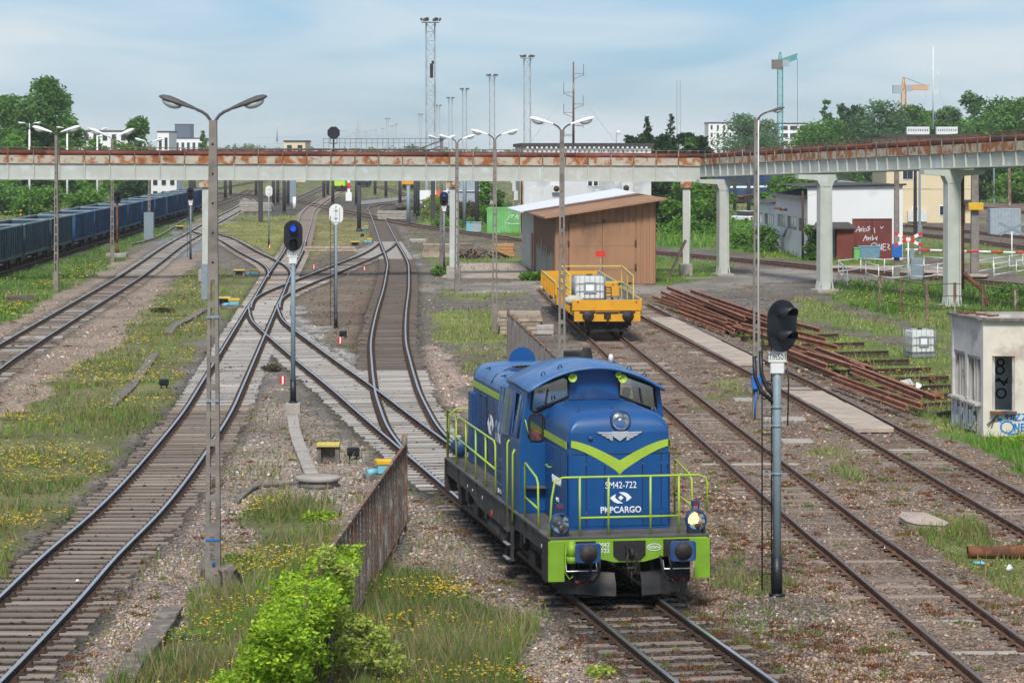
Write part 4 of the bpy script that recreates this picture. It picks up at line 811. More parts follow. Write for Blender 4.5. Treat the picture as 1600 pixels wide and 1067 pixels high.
b = MB(); b.b2((-1.1, 4.6, 1.3), (1.1, 5.15, 2.3)); b.b2((-.5, 3.25, 1.3), (.5, 3.8, 2.75)); P(b, 'control_desk', 'dark_interior', CAB)
# handrails
def hrail(name, paths, r=.021): 
    b = MB()
    for p in paths: b.tube(p, r, 7)
    return P(b, name, 'lime')
hrail('front_handrail', [[(-1.46, .03, 1.22), (-1.42, .03, 1.9), (-1.36, .03, 2.22), (-1.22, .03, 2.285), (1.30, .03, 2.285), (1.43, .03, 2.24), (1.47, .03, 2.12), (1.46, .03, 1.62)]]+[[(x, .03, 1.22), (x, .03, 2.28)] for x in (-.90, -.37, .41, .94)]+[[(-.90, .03, 1.55), (.94, .03, 1.55)]])
for s in (-1, 1):
    hrail('deck_handrail', [[(s*1.46, 2.55, 1.22), (s*1.46, 2.55, 2.20), (s*1.46, 2.48, 2.27), (s*1.46, 1.35, 2.14), (s*1.46, 1.18, 2.05), (s*1.46, 1.12, 1.22)], [(s*1.46, 2.55, 1.62), (s*1.46, 1.15, 1.58)]])
    hrail('side_handrail', [[(s*1.46, 12.62, 1.22), (s*1.46, 12.62, 2.32), (s*1.46, 6.15, 2.30), (s*1.46, 5.98, 2.22), (s*1.46, 5.92, 1.22)], [(s*1.46, 12.6, 1.85), (s*1.46, 5.95, 1.74)]]+[[(s*1.46, y, 1.22), (s*1.46, y, 2.3)] for y in (7.2, 8.5, 9.85, 11.25)])
    hrail('cab_handrail', [[(s*1.50, 4.3, 1.0), (s*1.50, 4.3, 2.45), (s*1.46, 4.3, 2.52)]]); hrail('cab_handrail', [[(s*1.50, 3.68, 1.0), (s*1.50, 3.68, 2.30), (s*1.46, 3.68, 2.40)]])
hrail('rear_handrail', [[(-1.44, 12.66, 1.22), (-1.40, 12.66, 2.2), (-1.25, 12.66, 2.32), (1.25, 12.66, 2.32), (1.40, 12.66, 2.2), (1.44, 12.66, 1.22)]]+[[(x, 12.66, 1.22), (x, 12.66, 2.3)] for x in (-.85, .85)])
hl = headlamp(-1.18, 12.6, 1.46, .20, False, 'rear_headlamp')
bk = MB(); bk.ell((-1.18, 12.45, 1.46), (.2, .12, .2), 20, 12); P(bk, 'lamp_housing', 'loco_side', hl)
b = MB(); b.b2((-1.5, 12.72, .45), (-1.2, 12.80, 1.2)); b.b2((1.2, 12.72, .45), (1.5, 12.80, 1.2)); b.b2((-1.3, 12.70, .8), (1.3, 12.82, 1.16)); P(b, 'rear_beam', 'black_steel')
# crew seen through the cab glass
def person(name, label, loc, rz, seated=True, vest='hivis'):
    """one continuous skinned body, head with face, vest and cap as clothing"""
    J = {'pel': (0, 0, 0), 'bel': (0, .01, .18), 'chest': (0, 0, .38), 'neck': (0, -.01, .53), 'head': (0, -.03, .63), 'crown': (0, -.02, .74)}
    R = {'pel': .15, 'bel': .14, 'chest': .16, 'neck': .06, 'head': .085, 'crown': .075}
    E = [('pel', 'bel'), ('bel', 'chest'), ('chest', 'neck'), ('neck', 'head'), ('head', 'crown')]
    for s in (-1, 1):
        t = 'l' if s < 0 else 'r'
        J.update({t+'sh': (s*.19, 0, .45), t+'el': (s*.25, -.12, .20), t+'wr': (s*.17, -.36, .22), t+'ha': (s*.15, -.44, .22), t+'hip': (s*.09, -.02, -.03), t+'kn': (s*.13, -.45, -.02) if seated else (s*.1, -.03, -.45), t+'an': (s*.13, -.45, -.45) if seated else (s*.1, 0, -.88), t+'fo': (s*.14, -.6, -.50) if seated else (s*.11, -.14, -.92)})
        R.update({t+'sh': .075, t+'el': .05, t+'wr': .034, t+'ha': .04, t+'hip': .10, t+'kn': .065, t+'an': .045, t+'fo': .04})
        E += [('chest', t+'sh'), (t+'sh', t+'el'), (t+'el', t+'wr'), (t+'wr', t+'ha'), ('pel', t+'hip'), (t+'hip', t+'kn'), (t+'kn', t+'an'), (t+'an', t+'fo')]
        for i, (dx, L_) in enumerate(((-.028, .075), (-.010, .085), (.010, .08), (.027, .065))):
            a, c = t+'f%d' % i, t+'g%d' % i; J[a] = (s*.15+dx, -.48, .215); J[c] = (s*.15+dx, -.48-L_*.7, .18); R[a] = R[c] = .010; E += [(t+'ha', a), (a, c)]
        a, c = t+'t0', t+'t1'; J[a] = (s*.15-s*.045, -.43, .225); J[c] = (s*.15-s*.06, -.48, .21); R[a] = R[c] = .011; E += [(t+'ha', a), (a, c)]
    names = list(J); me = bpy.data.meshes.new('body'); me.from_pydata([J[n] for n in names], [(names.index(a), names.index(b)) for a, b in E], []); ob = bpy.data.objects.new('body', me); COL.objects.link(ob)
    sk = ob.modifiers.new('skin', 'SKIN'); ob.modifiers.new('sub', 'SUBSURF').levels = 1
    for i, n in enumerate(names): v = me.skin_vertices[0].data[i]; v.radius = (R[n], R[n]*(.72 if n in ('bel', 'chest', 'pel') else 1)); v.use_root = n == 'pel'
    dg = bpy.context.evaluated_depsgraph_get(); bm_ = bpy.data.meshes.new_from_object(ob.evaluated_get(dg)); bpy.data.objects.remove(ob)
    bm_.materials.clear(); bm_.materials.append(MATS['skin']); bm_.materials.append(MATS['dark_cloth']); bm_.materials.append(MATS['hivis'])
    for p in bm_.polygons:
        c = p.center; p.use_smooth = True; p.material_index = 1 if (c.z < .12 and abs(c.x) < .14 and c.y > -.42 or c.z < .05) else (0 if c.z > .52 or c.y < -.36 else 2)
    r = thing(name, label, 'person', loc, rz); inst('body', bm_, r)
    b = MB(); b.lathe([(.165, 0), (.185, .12), (.20, .3), (.19, .42), (.10, .5)], 16, 0, Matrix.Diagonal((1.08, .82, 1, 1)) @ Matrix.Translation((0, 0, .05))); b.build('vest', vest, r)
    hd = MB(); hd.ell((0, -.035, .66), (.078, .095, .115), 16, 10); hd.ell((0, -.13, .65), (.014, .022, .022)); hd.ell((-.078, -.03, .655), (.012, .02, .03)); hd.ell((.078, -.03, .655), (.012, .02, .03)); h2 = hd.build('head', 'skin', r)
    for s in (-1, 1): e = MB(); e.ell((s*.032, -.118, .672), (.014, .01, .009)); e.build('eye', 'dark_cloth', h2)
    e = MB(); e.ell((0, -.122, .612), (.026, .01, .008)); e.build('mouth', 'red_paint', h2)
    e = MB(); e.ell((0, -.02, .70), (.086, .10, .09), 16, 10); e.build('hair', 'hair', h2)
    return r
def loco_pt(x, y, z): c, s = math.cos(math.radians(9.82)), math.sin(math.radians(9.82)); return (2.12+x*c-y*s, 48.2+x*s+y*c, .18+z)
person('person', 'person in orange vest seated at the left window of the locomotive cab', loco_pt(-1.10, 3.58, 2.30), math.radians(95))
person('person', 'person in dark clothes seated behind the right windscreen of the locomotive cab', loco_pt(.85, 4.15, 2.75), math.radians(20), vest='dark_cloth')
# ------------------------------------------------------------------ lamp posts
def slotted_pole(h, w0, w1, z0, z1, ns, dep=.17):
    """prestressed concrete pole: two chords with real openings between, solid foot and head"""
    b = MB(); W = lambda z: w0+(w1-w0)*z/h
    def seg(za, zb, xa, xb, ya, yb):   # xa.. as fractions of half width
        vs = [(f*W(z)/2, y, z) for z in (za, zb) for f, y in ((xa, ya), (xb, ya), (xb, yb), (xa, yb))]
        b.add(vs, [(0, 1, 5, 4), (1, 2, 6, 5), (2, 3, 7, 6), (3, 0, 4, 7), (3, 2, 1, 0), (4, 5, 6, 7)])
    d = dep/2; seg(-.1, z0, -1, 1, -d, d); seg(z1, h, -1, 1, -d*.8, d*.8)
    for s in (-1, 1): seg(z0, z1, min(s, s*.40), max(s, s*.40), -d*.9, d*.9)
    p = (z1-z0)/ns
    for i in range(ns): seg(z0+i*p, z0+i*p+p*.24, -.40, .40, -d*.75, d*.75)
    for k in range(5):
        z = z1+(h-z1)*(k+.6)/5.4; b.lathe([(1e-4, 0), (.022, 0), (.022, .006)], 8, 1, Matrix.Translation((0, -d*.8-.004, z)) @ Matrix.Rotation(math.pi/2, 4, 'X'))
    return b
def luminaire(parent, base, direc, tilt, length, hm, gm='glass_lamp'):
    """arm end to lamp head pointing along direc (±1 in x), rising by tilt"""
    M0 = Matrix.Translation(base) @ Matrix.Rotation(0 if direc > 0 else math.pi, 4, 'Z') @ Matrix.Rotation(-tilt, 4, 'Y')
    b = MB(); secs = [(0, .03, .03), (.10, .05, .05), (.16, .075, .06), (.30, .10, .075), (.55, .14, .10), (.75, .15, .11), (.92, .11, .08), (1.0, .03, .03)]; n = 12; vs = []
    for t, ry, rz in secs: vs += [(t*length, ry*length*math.cos(a), rz*length*max(math.sin(a), -.35)+.0) for a in np.linspace(0, 2*math.pi, n, endpoint=False)]
    b.add(vs, [(i*n+j, i*n+(j+1) % n, (i+1)*n+(j+1) % n, (i+1)*n+j) for i in range(len(secs)-1) for j in range(n)], 0, True, M0); h = b.build('lamp_head', hm, parent)
    g = MB(); g.ell((0, 0, 0), (.26*length, .125*length, .15*length), 14, 8); g.v = [tuple(M0 @ Vector((x+.66*length, y, min(z, .0)-.02*length))) for x, y, z in g.v]; g.build('lamp_bowl', gm, h)
    return h
def twin_lamp(px, py, h, label, hm='lamp_white', L_=.85, w0=.28, w1=.15, arms=(-1, 1), yaw=0, ns=9, am='lamp_grey', tilt=.27):
    r = thing('lamp_post', label, 'lamp post', gp(px, py), yaw, 'lamp posts among the tracks')
    slotted_pole(h, w0, w1, 1.15, h*.66, ns).build('pole', ['concrete_pole', 'rail_dark'], r)
    for s in arms:
        b = MB(); b.tube([(s*.03, 0, h-.35), (s*.05, 0, h), (s*.12, 0, h+.10), (s*.22, 0, h+.17), (s*.32, 0, h+.21)], .032, 8); a = b.build('arm', am, r)
        luminaire(r, (s*.28, 0, h+.19), s, tilt, L_, hm)
    return r
lp = twin_lamp(333, 920, 8.95, 'near concrete lamp post with two dark grey heads, left of centre', 'lamp_grey', .80, .30, .145, tilt=.34)
for z, m in ((.95, 'blue_box'), (5.2, 'mast_grey'), (3.6, 'mast_grey')):
    b = MB(); b.box((0, 0, z), (.27 if z < 2 else .25, .20, .04)); b.build('clamp', m, lp)
b = MB(); b.tube([(.02, -.1, .52), (.02, -.14, .5)], .03, 8); b.build('earth_terminal', 'blue_box', lp)
letters('PP 1 ZN', .13, 'concrete_dark', lp, (.0, -.092, .80), 0, 'cast_lettering').rotation_euler = (0, -math.pi/2, 0)
twin_lamp(773, 517, 8.9, 'concrete lamp post with two white heads above the wooden stacks', L_=.85)
twin_lamp(878, 604, 9.1, 'concrete lamp post with two white heads standing between locomotive and yellow wagon', L_=.9)
twin_lamp(714, 456, 8.85, 'concrete lamp post with white heads right beside a grey bridge column', L_=.85, yaw=.25)
twin_lamp(690, 420, 9.0, 'slim concrete lamp post left of the blue lit signal near the middle', L_=.85, yaw=.5)
twin_lamp(88, 457, 9.25, 'concrete lamp post with white heads standing in yellow flowers at left', L_=1.25, yaw=-.2)
twin_lamp(175, 410, 9.2, 'concrete lamp post with four white heads beside the rusty signal mast', L_=1.5, yaw=.3, tilt=.4)
twin_lamp(233, 374, 9.0, 'concrete lamp post rising from a tall grey cabinet near the freight wagons', L_=1.1, yaw=.1)
lr = twin_lamp(1182, 655, 9.35, 'concrete lamp post with single dark head and blue switch box at right', 'lamp_grey', .62, .25, .15, arms=(1,))
b = MB(); b.tube([(.04, -.1, .7), (.05, -.1, 8.9), (.06, -.06, 9.3)], .022, 8); b.build('white_conduit', 'lamp_white', lr)
b = MB(); b.b2((-.17, -.28, .95), (.15, -.09, 1.36)); bo = b.build('switch_box', 'blue_box', lr, .02)
b = MB(); b.b2((-.04, -.286, 1.16), (.04, -.281, 1.24)); b.build('box_label', 'lamp_white', bo)
b = MB(); b.tube([(-.02, -.15, .95), (-.07, -.13, .02)], .028, 8); b.build('blue_conduit', 'blue_box', lr)
b = MB(); b.tube([(-.5, -.02, 6.95), (-.1, -.02, 6.98)], .02, 6); b.ell((-.5, -.02, 6.93), (.12, .06, .05)); b.build('small_lamp', 'rust', lr)
b = MB(); b.b2((-.45, -.3, 0), (.45, .3, 2.55)); b.build('cabinet', 'mast_grey', label='tall grey cabinet at the foot of a lamp post by the freight wagons', cat='cabinet', loc=gp(234, 374)+Vector((0, -.5, 0)))
# slim white metal lamps beyond the freight train
for i, (px, yt, lab) in enumerate(((46, 193, 'slim white metal lamp post furthest left beyond the freight wagons'), (105, 200, 'slim white metal lamp post second from left beyond the freight wagons'), (152, 202, 'slim white metal lamp post beside the white industrial hall'))):
    Yd = 330+20*i; r = thing('slim_lamp_post', lab, 'lamp post', (xat(px, Yd), Yd, 0), 0, 'slim white lamp posts beyond the freight train'); h = zat(yt, Yd)
    b = MB(); b.tube([(0, 0, 0), (0, 0, h-.8)], .16, 8, r1=.11); b.tube([(0, 0, h-.8), (0, 0, h)], .05, 6); b.build('pole', 'lamp_white', r)
    for s in (-1, 1): b = MB(); b.tube([(0, 0, h-.4), (s*.4, 0, h-.05), (s*.5, 0, h)], .03, 6); b.build('arm', 'mast_grey', r); luminaire(r, (s*.45, 0, h), s, .1, 1.0, 'lamp_white')
    for dx in (-.9, .9):
        r2 = thing('bollard', ('yellow and black bollard left of ' if dx < 0 else 'yellow and black bollard right of ')+('the leftmost slim lamp' if i == 0 else 'the second slim lamp' if i == 1 else 'the third slim lamp'), 'bollard', (xat(px, Yd)+dx, Yd-1, 0), 0, 'striped bollards round the slim lamps')
        for k in range(4): b = MB(); b.lathe([(.15, k*.25), (.15, k*.25+.25)], 10); b.build('band', 'yellow_paint' if k % 2 else 'black_paint', r2)
# ------------------------------------------------------------------ signals
mat('signal_blue', (.05, .1, .9), .3, emit=((.03, .12, 1.), .5)); mat('lens_dark', (.05, .045, .05), .15)
def signal(px, py, label, head_h, w=.58, hh=.95, rm=.085, yaw=0., lit=None, plate=None, ladder=True, back=False, base='black_paint', mast='mast_grey', foot=None, zc=None):
    r = thing('signal', label, 'signal', gp(px, py), 0, 'colour light signals'); H_ = head_h
    if foot: b = MB(); b.b2((-foot, -foot*.8, -.05), (foot, foot*.8, .32)); b.build('footing', 'concrete', r, .02)
    z0 = .32 if foot else 0
    b = MB(); b.tube([(0, 0, z0+.1), (0, 0, H_-hh*.1)], rm, 14); b.build('mast', mast, r)
    b = MB(); b.tube([(0, 0, z0), (0, 0, z0+.06)], rm*2.0, 12); b.tube([(0, 0, z0), (0, 0, z0+.75)], rm*1.32, 12); b.build('mast_foot', base, r)
    hd = thing('signal_head'); hd.parent = r; hd.location = (math.sin(yaw)*.14 if not back else 0, -math.cos(yaw)*.14 if not back else .14, H_-hh/2); hd.rotation_euler = (0, 0, yaw)
    out = [(w/2*math.cos(t), (hh-w)/2*(1 if math.sin(t) >= 0 else -1)+w/2*math.sin(t)) for t in np.linspace(-math.pi, math.pi, 33)[:-1]+.001]
    b = MB(); b.prism(out, -.03, .0, 'y'); b.build('backboard', 'white_paint' if back else 'black_paint', hd)
    if back:
        b = MB(); b.b2((-w*.24, -.20, -hh*.42), (w*.24, -.031, hh*.36)); b.build('lamp_case', 'white_paint', hd, .02)
        for z in (.22, -.16): b = MB(); b.tube([(-.09, -.21, z*hh), (-.05, -.23, z*hh-.05), (.05, -.23, z*hh-.05), (.09, -.21, z*hh)], .012, 6); b.build('case_handle', 'mast_grey', hd)
        b = MB(); b.tube([(0, -.1, -hh*.42), (0, -.05, -hh*.6)], w*.2, 10, r1=w*.12); b.build('neck', 'white_paint', hd)
    else:
        b = MB(); b.b2((-w*.3, 0, -hh*.4), (w*.3, .06, hh*.4)); b.build('lamp_case', 'black_paint', hd, .02)
        for k, z in enumerate((hh*.23, -hh*.21)):
            b = MB(); b.lathe([(1e-4, .012), (.085, .006), (.10, 0)], 16, 0, Matrix.Translation((0, -.032, z)) @ Matrix.Rotation(math.pi/2, 4, 'X')); b.build('lens', 'signal_blue' if lit == k else 'lens_dark', hd)
            v = MB(); n = 13; A_ = np.linspace(-.25, math.pi+.25, n); vs = []
            for y, rr in ((-.03, .135), (-.34, .13)):
                for q in (1, .93): vs += [(rr*q*math.cos(a), y-(.06*math.sin(a) if y < -.1 else 0), z+rr*q*math.sin(a)) for a in A_]
            v.add(vs, [(j, j+1, 2*n+j+1, 2*n+j) for j in range(n-1)]+[(n+j+1, n+j, 3*n+j, 3*n+j+1) for j in range(n-1)]+[(2*n+j, 2*n+j+1, 3*n+j+1, 3*n+j) for j in range(n-1)], 0, True); v.build('visor', 'black_paint', hd)
    if plate:
        b = MB(); b.b2((-.17, -.115, H_-hh-.20), (.17, -.095, H_-hh+.01)); pl = b.build('number_plate', 'white_paint', r, .008)
        if plate.strip(): letters(plate, .155, 'black_paint', pl, (0, -.118, H_-hh-.10), 0, 'plate_lettering', sx=.78)
        b = MB(); b.b2((-.13, -.10, H_-hh-.42), (.13, .09, H_-hh-.20)); b.build('collar', 'white_paint', r, .02)
    if ladder:
        for s in (-1, 1): b = MB(); b.tube([(-.18+s*.09, .10, .1), (-.18+s*.09, .10, H_-hh*.6)], .014, 6); b.build('ladder_rail', 'black_paint', r)
        for z in np.arange(.4, H_-hh*.7, .33): b = MB(); b.tube([(-.27, .10, z), (-.09, .10, z)], .010, 5); b.build('ladder_rung', 'black_paint', r)
    return r
s1 = signal(1214, 931, 'black two lamp signal with white Tm501 plate on a grey mast at right front', 5.58, .68, .98, .078, yaw=.55, plate='Tm501')
b = MB(); b.tube([(-.42, .1, 4.5), (-.40, .1, 4.1), (-.3, .05, 3.85), (-.02, 0, 3.6)], .04, 8); b.build('cable_pipe', 'black_paint', s1); b = MB(); b.tube([(-.30, .1, 4.6), (-.28, .1, 4.15), (-.18, .05, 3.9), (.0, 0, 3.7)], .04, 8); b.build('cable_pipe', 'black_paint', s1)
for z in (3.55, 3.2, 2.3): b = MB(); b.tube([(0, 0, z-.02), (0, 0, z+.02)], .09, 12); b.bar((-.26, .05, z), (.20, .05, z), .03); b.build('mast_clamp', 'mast_grey', s1)
b = MB(); b.tube([(.19, .0, 4.3), (.22, 0, 4.0), (.20, 0, 3.2)], .014, 6); b.build('earth_wire', 'black_paint', s1)
signal(458, 645, 'black signal with a blue light on a grey mast left of the locomotive', 6.15, .60, .98, .075, yaw=.1, lit=0, plate='Tm502', foot=.24, ladder=False)
signal(525, 513, 'white backed signal on a dark grey mast in the middle of the yard', 5.85, .66, .95, .065, back=True, ladder=True)
signal(694, 420, 'black signal with a blue light in front of a grey bridge column', 5.45, .60, .98, .06, lit=0, plate=' ', ladder=False)
signal(298, 405, 'black two lamp signal beside the tail of the freight wagons', 5.5, .58, .95, .06, plate=' ', ladder=True)
signal(183, 402, 'black two lamp signal on a rusty mast standing on a concrete pad', 5.2, .62, .95, .09, yaw=.3, mast='rust', base='rust', foot=.8, ladder=False)
signal(420, 386, 'distant white backed signal on a thin dark mast left of the middle', 5.3, .6, .95, .06, back=True, ladder=False)
# ------------------------------------------------------------------ small trackside things
def marker(px, py, label, s=1.):
    r = thing('marker_post', label, 'marker post', gp(px, py), .3, 'red and white fouling point markers')
    for i, (a, b_, m) in enumerate(((-.09, -.02, 'red_paint'), (-.02, .045, 'lamp_white'), (.045, .10, 'red_paint'))): b = MB(); b.b2((a*s, -.03, .0), (b_*s, .03, .28*s)); b.build('stripe', m, r)
for px, py, l in ((441, 600, 'red and white marker on dry grass left of the grey signal mast'), (531, 537, 'small red and white marker on pale gravel by the middle track'), (490, 420, 'small red and white marker above the curved connecting track'), (569, 423, 'small red and white marker below the curved connecting track'), (421, 388, 'tiny red and white marker at the foot of the distant white signal')): marker(px, py, l)
def trough_box(px, py, label, w=.62):
    r = thing('cable_box', label, 'cable box', gp(px, py), 0, 'yellow lidded cable boxes')
    b = MB(); b.b2((-w/2, -.2, .46), (w/2, .25, .55)); b.build('lid', 'yellow_pale', r, .01)
    for s in (-1, 1): b = MB(); b.b2((s*w*.40-.06, -.12, 0), (s*w*.40+.06, .18, .46)); b.build('leg', 'concrete_dark', r)
    b = MB(); b.b2((-w*.33, .10, 0), (w*.33, .18, .44)); b.build('back_panel', 'concrete_dark', r)
for px, py, w, l in ((513, 724, .62, 'pale yellow lidded cable box by the concrete cover'), (350, 480, .75, 'pale yellow lidded cable box just right of the near lamp post'), (374, 434, .75, 'pale yellow lidded cable box above another near the turnout'), (555, 387, .8, 'pale yellow lidded cable box below the white backed signal'), (281, 361, .9, 'pale yellow lidded cable box beside the far left track')): trough_box(px, py, l, w)
def switch_motor(px, py, label, s=1.):
    r = thing('switch_motor', label, 'switch motor', gp(px, py), .2, 'yellow and turquoise switch motors')
    b = MB(); b.b2((-.18*s, -.16, .14), (.20*s, .20, .42)); b.build('body', 'cyan_paint', r, .02); b = MB(); b.b2((-.22*s, -.19, .36), (.24*s, .22, .50)); b.build('cover', 'yellow_paint', r, .03)
    b = MB(); b.tube([(-.18*s, 0, .2), (-.45*s, -.08, .16)], .09, 10); b.build('drive', 'cyan_paint', r); b = MB(); b.b2((-.5*s, -.25, -.05), (.4*s, .3, .13)); b.build('base', 'concrete_dark', r)
for px, py, l, s in ((600, 748, 'yellow and turquoise switch motor behind the rusty fence post', 1.), (397, 432, 'yellow topped switch motor at the far end of the double turnout', 1.2), (365, 481, 'yellow topped switch motor by the near end of the double turnout', 1.3), (577, 381, 'small yellow switch motor by the middle track turnout', 1.), (572, 360, 'tiny yellow switch motor left of the middle track far off', 1.)): switch_motor(px, py, l, s)
def dwarf(px, py, label):
    r = thing('point_indicator', label, 'point indicator', gp(px, py), .3, 'black low point indicators')
    b = MB(); b.b2((-.16, -.1, .10), (.16, .12, .34)); b.build('case', 'black_paint', r, .03); b = MB(); b.tube([(-.12, -.1, .24), (-.12, -.2, .24)], .05, 10); b.build('hood', 'black_paint', r)
    for s in (-1, 1): b = MB(); b.b2((s*.1-.02, -.02, 0), (s*.1+.02, .02, .1)); b.build('leg', 'black_paint', r)
for px, py, l in ((256, 607, 'black low point indicator on dry grass left of the long track'), (536, 529, 'black low point indicator behind a red and white marker'), (552, 718, 'black and yellow low indicator right of the cable box'), (566, 371, 'tiny black point indicator left of the middle track')): dwarf(px, py, l)
r = thing('manhole', 'round concrete manhole cover right of the weeds, left of the rusty fence', 'manhole', gp(497, 760)); 
b = MB(); b.lathe([(.50, -.05), (.50, .16)], 28); b.build('shaft', 'concrete_dark', r); b = MB(); b.lathe([(.55, .16), (.56, .24), (.54, .26), (1e-4, .27)], 28); b.build('cover', 'concrete', r)
# cable trough with separate lids
def trough(name, label, pts, w=.34, L_=.5, h=.12, m='concrete'):
    P_ = spline([gp(*p) for p in pts], L_); r = thing(name, label, 'cable trough', P_[0])
    b = MB(); b.box((0, 0, 0), (w, L_*.95, .07)); me = b.mesh('lid', m, .012)
    for p, q in zip(P_, P_[1:]):
        d = q-p; c = (p+q)/2-P_[0]; a = math.atan2(d.y, d.x)-math.pi/2
        inst('lid', me, r, (c.x, c.y, h+random.uniform(-.015, .02)), (random.uniform(-.03, .03), random.uniform(-.04, .04), a+random.uniform(-.05, .05)))
        b = MB(); b.box((0, 0, h/2-.05), (w*.85, L_*.94, h)); o = b.build('channel', 'concrete_dark', r); o.location = (c.x, c.y, 0); o.rotation_euler = (0, 0, a)
trough('cable_trough', 'concrete cable trough lids running from the signal foot to the manhole', [(457, 655), (462, 685), (473, 715), (484, 742), (490, 752)])
trough('cable_trough', 'weathered cable trough lids crossing the weeds from the grey column', [(322, 484), (300, 498), (273, 512), (262, 524)], .4, .8, .1, 'concrete_dark')
trough('cable_trough', 'buried cable trough lids in dry grass left of the long track', [(242, 556), (225, 580), (206, 605), (170, 640)], .35, .7, .08, 'concrete_dark')
trough('cable_trough', 'broken cable trough lids at bottom left beside the gravel', [(270, 965), (256, 985), (240, 1010), (226, 1028), (205, 1055), (190, 1080)], .36, .55, .16, 'concrete_dark')
trough('cable_trough', 'low concrete edging between manhole and gravel', [(470, 757), (430, 759), (395, 765), (365, 790)], .16, .6, .05, 'concrete_dark')
trough('cable_trough', 'long concrete edging along the far left track ballast', [(205, 384), (240, 374), (262, 362), (280, 350), (318, 330)], .3, 2., .12, 'concrete_dark')
def rubble(px, py, d, rot, label, m='concrete_dark', hole=False):
    b = MB(); b.box((0, 0, d[2]/2-.04), d, 0, taper=.82); rng = random.Random(px); b.v = [(x+rng.uniform(-.04, .04), y+rng.uniform(-.04, .04), z+rng.uniform(-.03, .03)) for x, y, z in b.v]
    o = b.build('concrete_block', m, None, .015, label, 'concrete block', 'broken concrete blocks'); o.location = gp(px, py); o.rotation_euler = rot; return o
r = thing('concrete_block', 'tilted concrete pole footing with an opening leaning against the near lamp post', 'concrete block', gp(362, 930), .5)
b = MB(); b.box((0, 0, .28), (.36, .30, .62), 0, Matrix.Rotation(-.45, 3, 'Y'), taper=.75); b.build('block', 'concrete_dark', r, .02); b = MB(); b.box((.085, -.15, .36), (.07, .04, .30), 0, Matrix.Rotation(-.5, 3, 'Y')); b.build('opening', 'rubber', r)
for px, py, d, ro, l in ((317, 893, (.22, .3, .22), (.2, .3, .4), 'small concrete chunk left of the near lamp post foot'), (320, 940, (.3, .25, .2), (0, .1, .2), 'squared concrete chunk in front of the near lamp post foot'), (345, 945, (.3, .2, .1), (.3, .1, .8), 'flat concrete chunk right of the near lamp post foot'), (316, 905, (.14, .2, .3), (.3, .2, .1), 'upright stone chunk behind the near lamp post foot'), (235, 1035, (.3, .22, .15), (.1, .2, .5), 'dark stone chunk at bottom left by the trough'), (167, 1060, (.22, .4, .12), (.1, .1, .3), 'flat stone at the bottom edge left of the trough'), (320, 1040, (.25, .2, .12), (.2, 0, .5), 'reddish stone in the weeds at bottom left')): rubble(px, py, d, ro, l)
# timber pile
mat('timber', (.36, .29, .22), .9, var=.3, scale=2.2, col2=(.20, .15, .11), c2=(.5, .68), s2=2., orand=.25)
def pile(px, py, label, nx, nz, L_, w, h, yaw, m, name='timber_stack', piece='timber', messy=.02, cat='timber stack'):
    r = thing(name, label, cat, gp(px, py), yaw); b = MB(); b.box((0, 0, 0), (L_, w*.93, h*.92)); me = b.mesh(piece, m, .012)
    for k in range(nz):
        for j in range(nx-(k if messy > .04 else 0)): inst(piece, me, r, (random.uniform(-messy, messy)*4, (j-(nx-1)/2)*w+random.uniform(-messy, messy), h*(k+.5)), (random.uniform(-messy, messy), 0, random.uniform(-messy, messy)*1.5), (random.uniform(.93, 1.03), 1, 1))
    return r
pile(33, 472, 'pile of old dark timber sleepers lying in the flowers at far left', 3, 2, 1.5, .24, .2, .35, 'wood_dark', messy=.05)
pile(812, 520, 'stack of pale wooden crates and planks behind the concrete fence', 4, 5, 2.0, .55, .19, .05, 'timber')
pile(850, 522, 'short pale wooden box beside the stacked planks', 2, 2, .8, .35, .22, .1, 'wood_pale', name='wooden_box', piece='plank', cat='wooden box')
pile(687, 402, 'tall stack of weathered timbers left of the grey bridge column', 3, 6, 2.6, .3, .18, 0, 'timber'); pile(724, 392, 'stack of weathered timbers right of the grey bridge column', 3, 5, 1.7, .3, .18, 0, 'wood_brown')
pile(735, 401, 'dark block of stacked timbers behind the tangled scrap', 3, 3, 2.6, .3, .25, 0, 'concrete_dark'); pile(786, 401, 'small orange wooden crate near the shed', 2, 4, 1.7, .4, .26, 0, 'wood_orange' if 'wood_orange' in MATS else mat('wood_orange', (.42, .22, .09), .85, var=.2).name, name='wooden_crate', piece='board', cat='crate')
pile(653, 380, 'small pile of pale timbers right of the middle track', 2, 2, 1.5, .3, .2, .1, 'wood_pale'); pile(613, 352-9, 'pile of concrete slabs beside the distant turnout', 2, 3, 3.8, .7, .35, .05, 'concrete', name='slab_stack', piece='slab', cat='slab stack')
pile(400, 330, 'stack of grey concrete slabs left of the distant track', 3, 4, 4.6, .9, .30, 0, 'concrete', name='slab_stack', piece='slab', cat='slab stack'); pile(516, 393, 'long pale timber lying on the dirt below the white signal', 2, 2, 4.4, .3, .22, 0, 'timber')
pile(640, 328, 'rusty scrap timber heap beside the distant curve', 4, 3, 4.0, .5, .3, .3, 'wood_dark', messy=.1)
r = thing('scrap_heap', 'tangle of dark scrap metal and cable between the timber stacks', 'scrap heap', gp(748, 404))
for k in range(22):
    b = MB(); a = random.uniform(-1, 1); x = random.uniform(-1.8, 1.8); b.tube([(x, random.uniform(-.5, .5), .05), (x+random.uniform(-.6, .6), random.uniform(-.4, .4), random.uniform(.3, .8)), (x+random.uniform(-.9, .9), random.uniform(-.5, .5), .1)], random.uniform(.04, .09), 6); b.build('scrap_piece', random.choice(['black_steel', 'wood_dark', 'rust']), r)
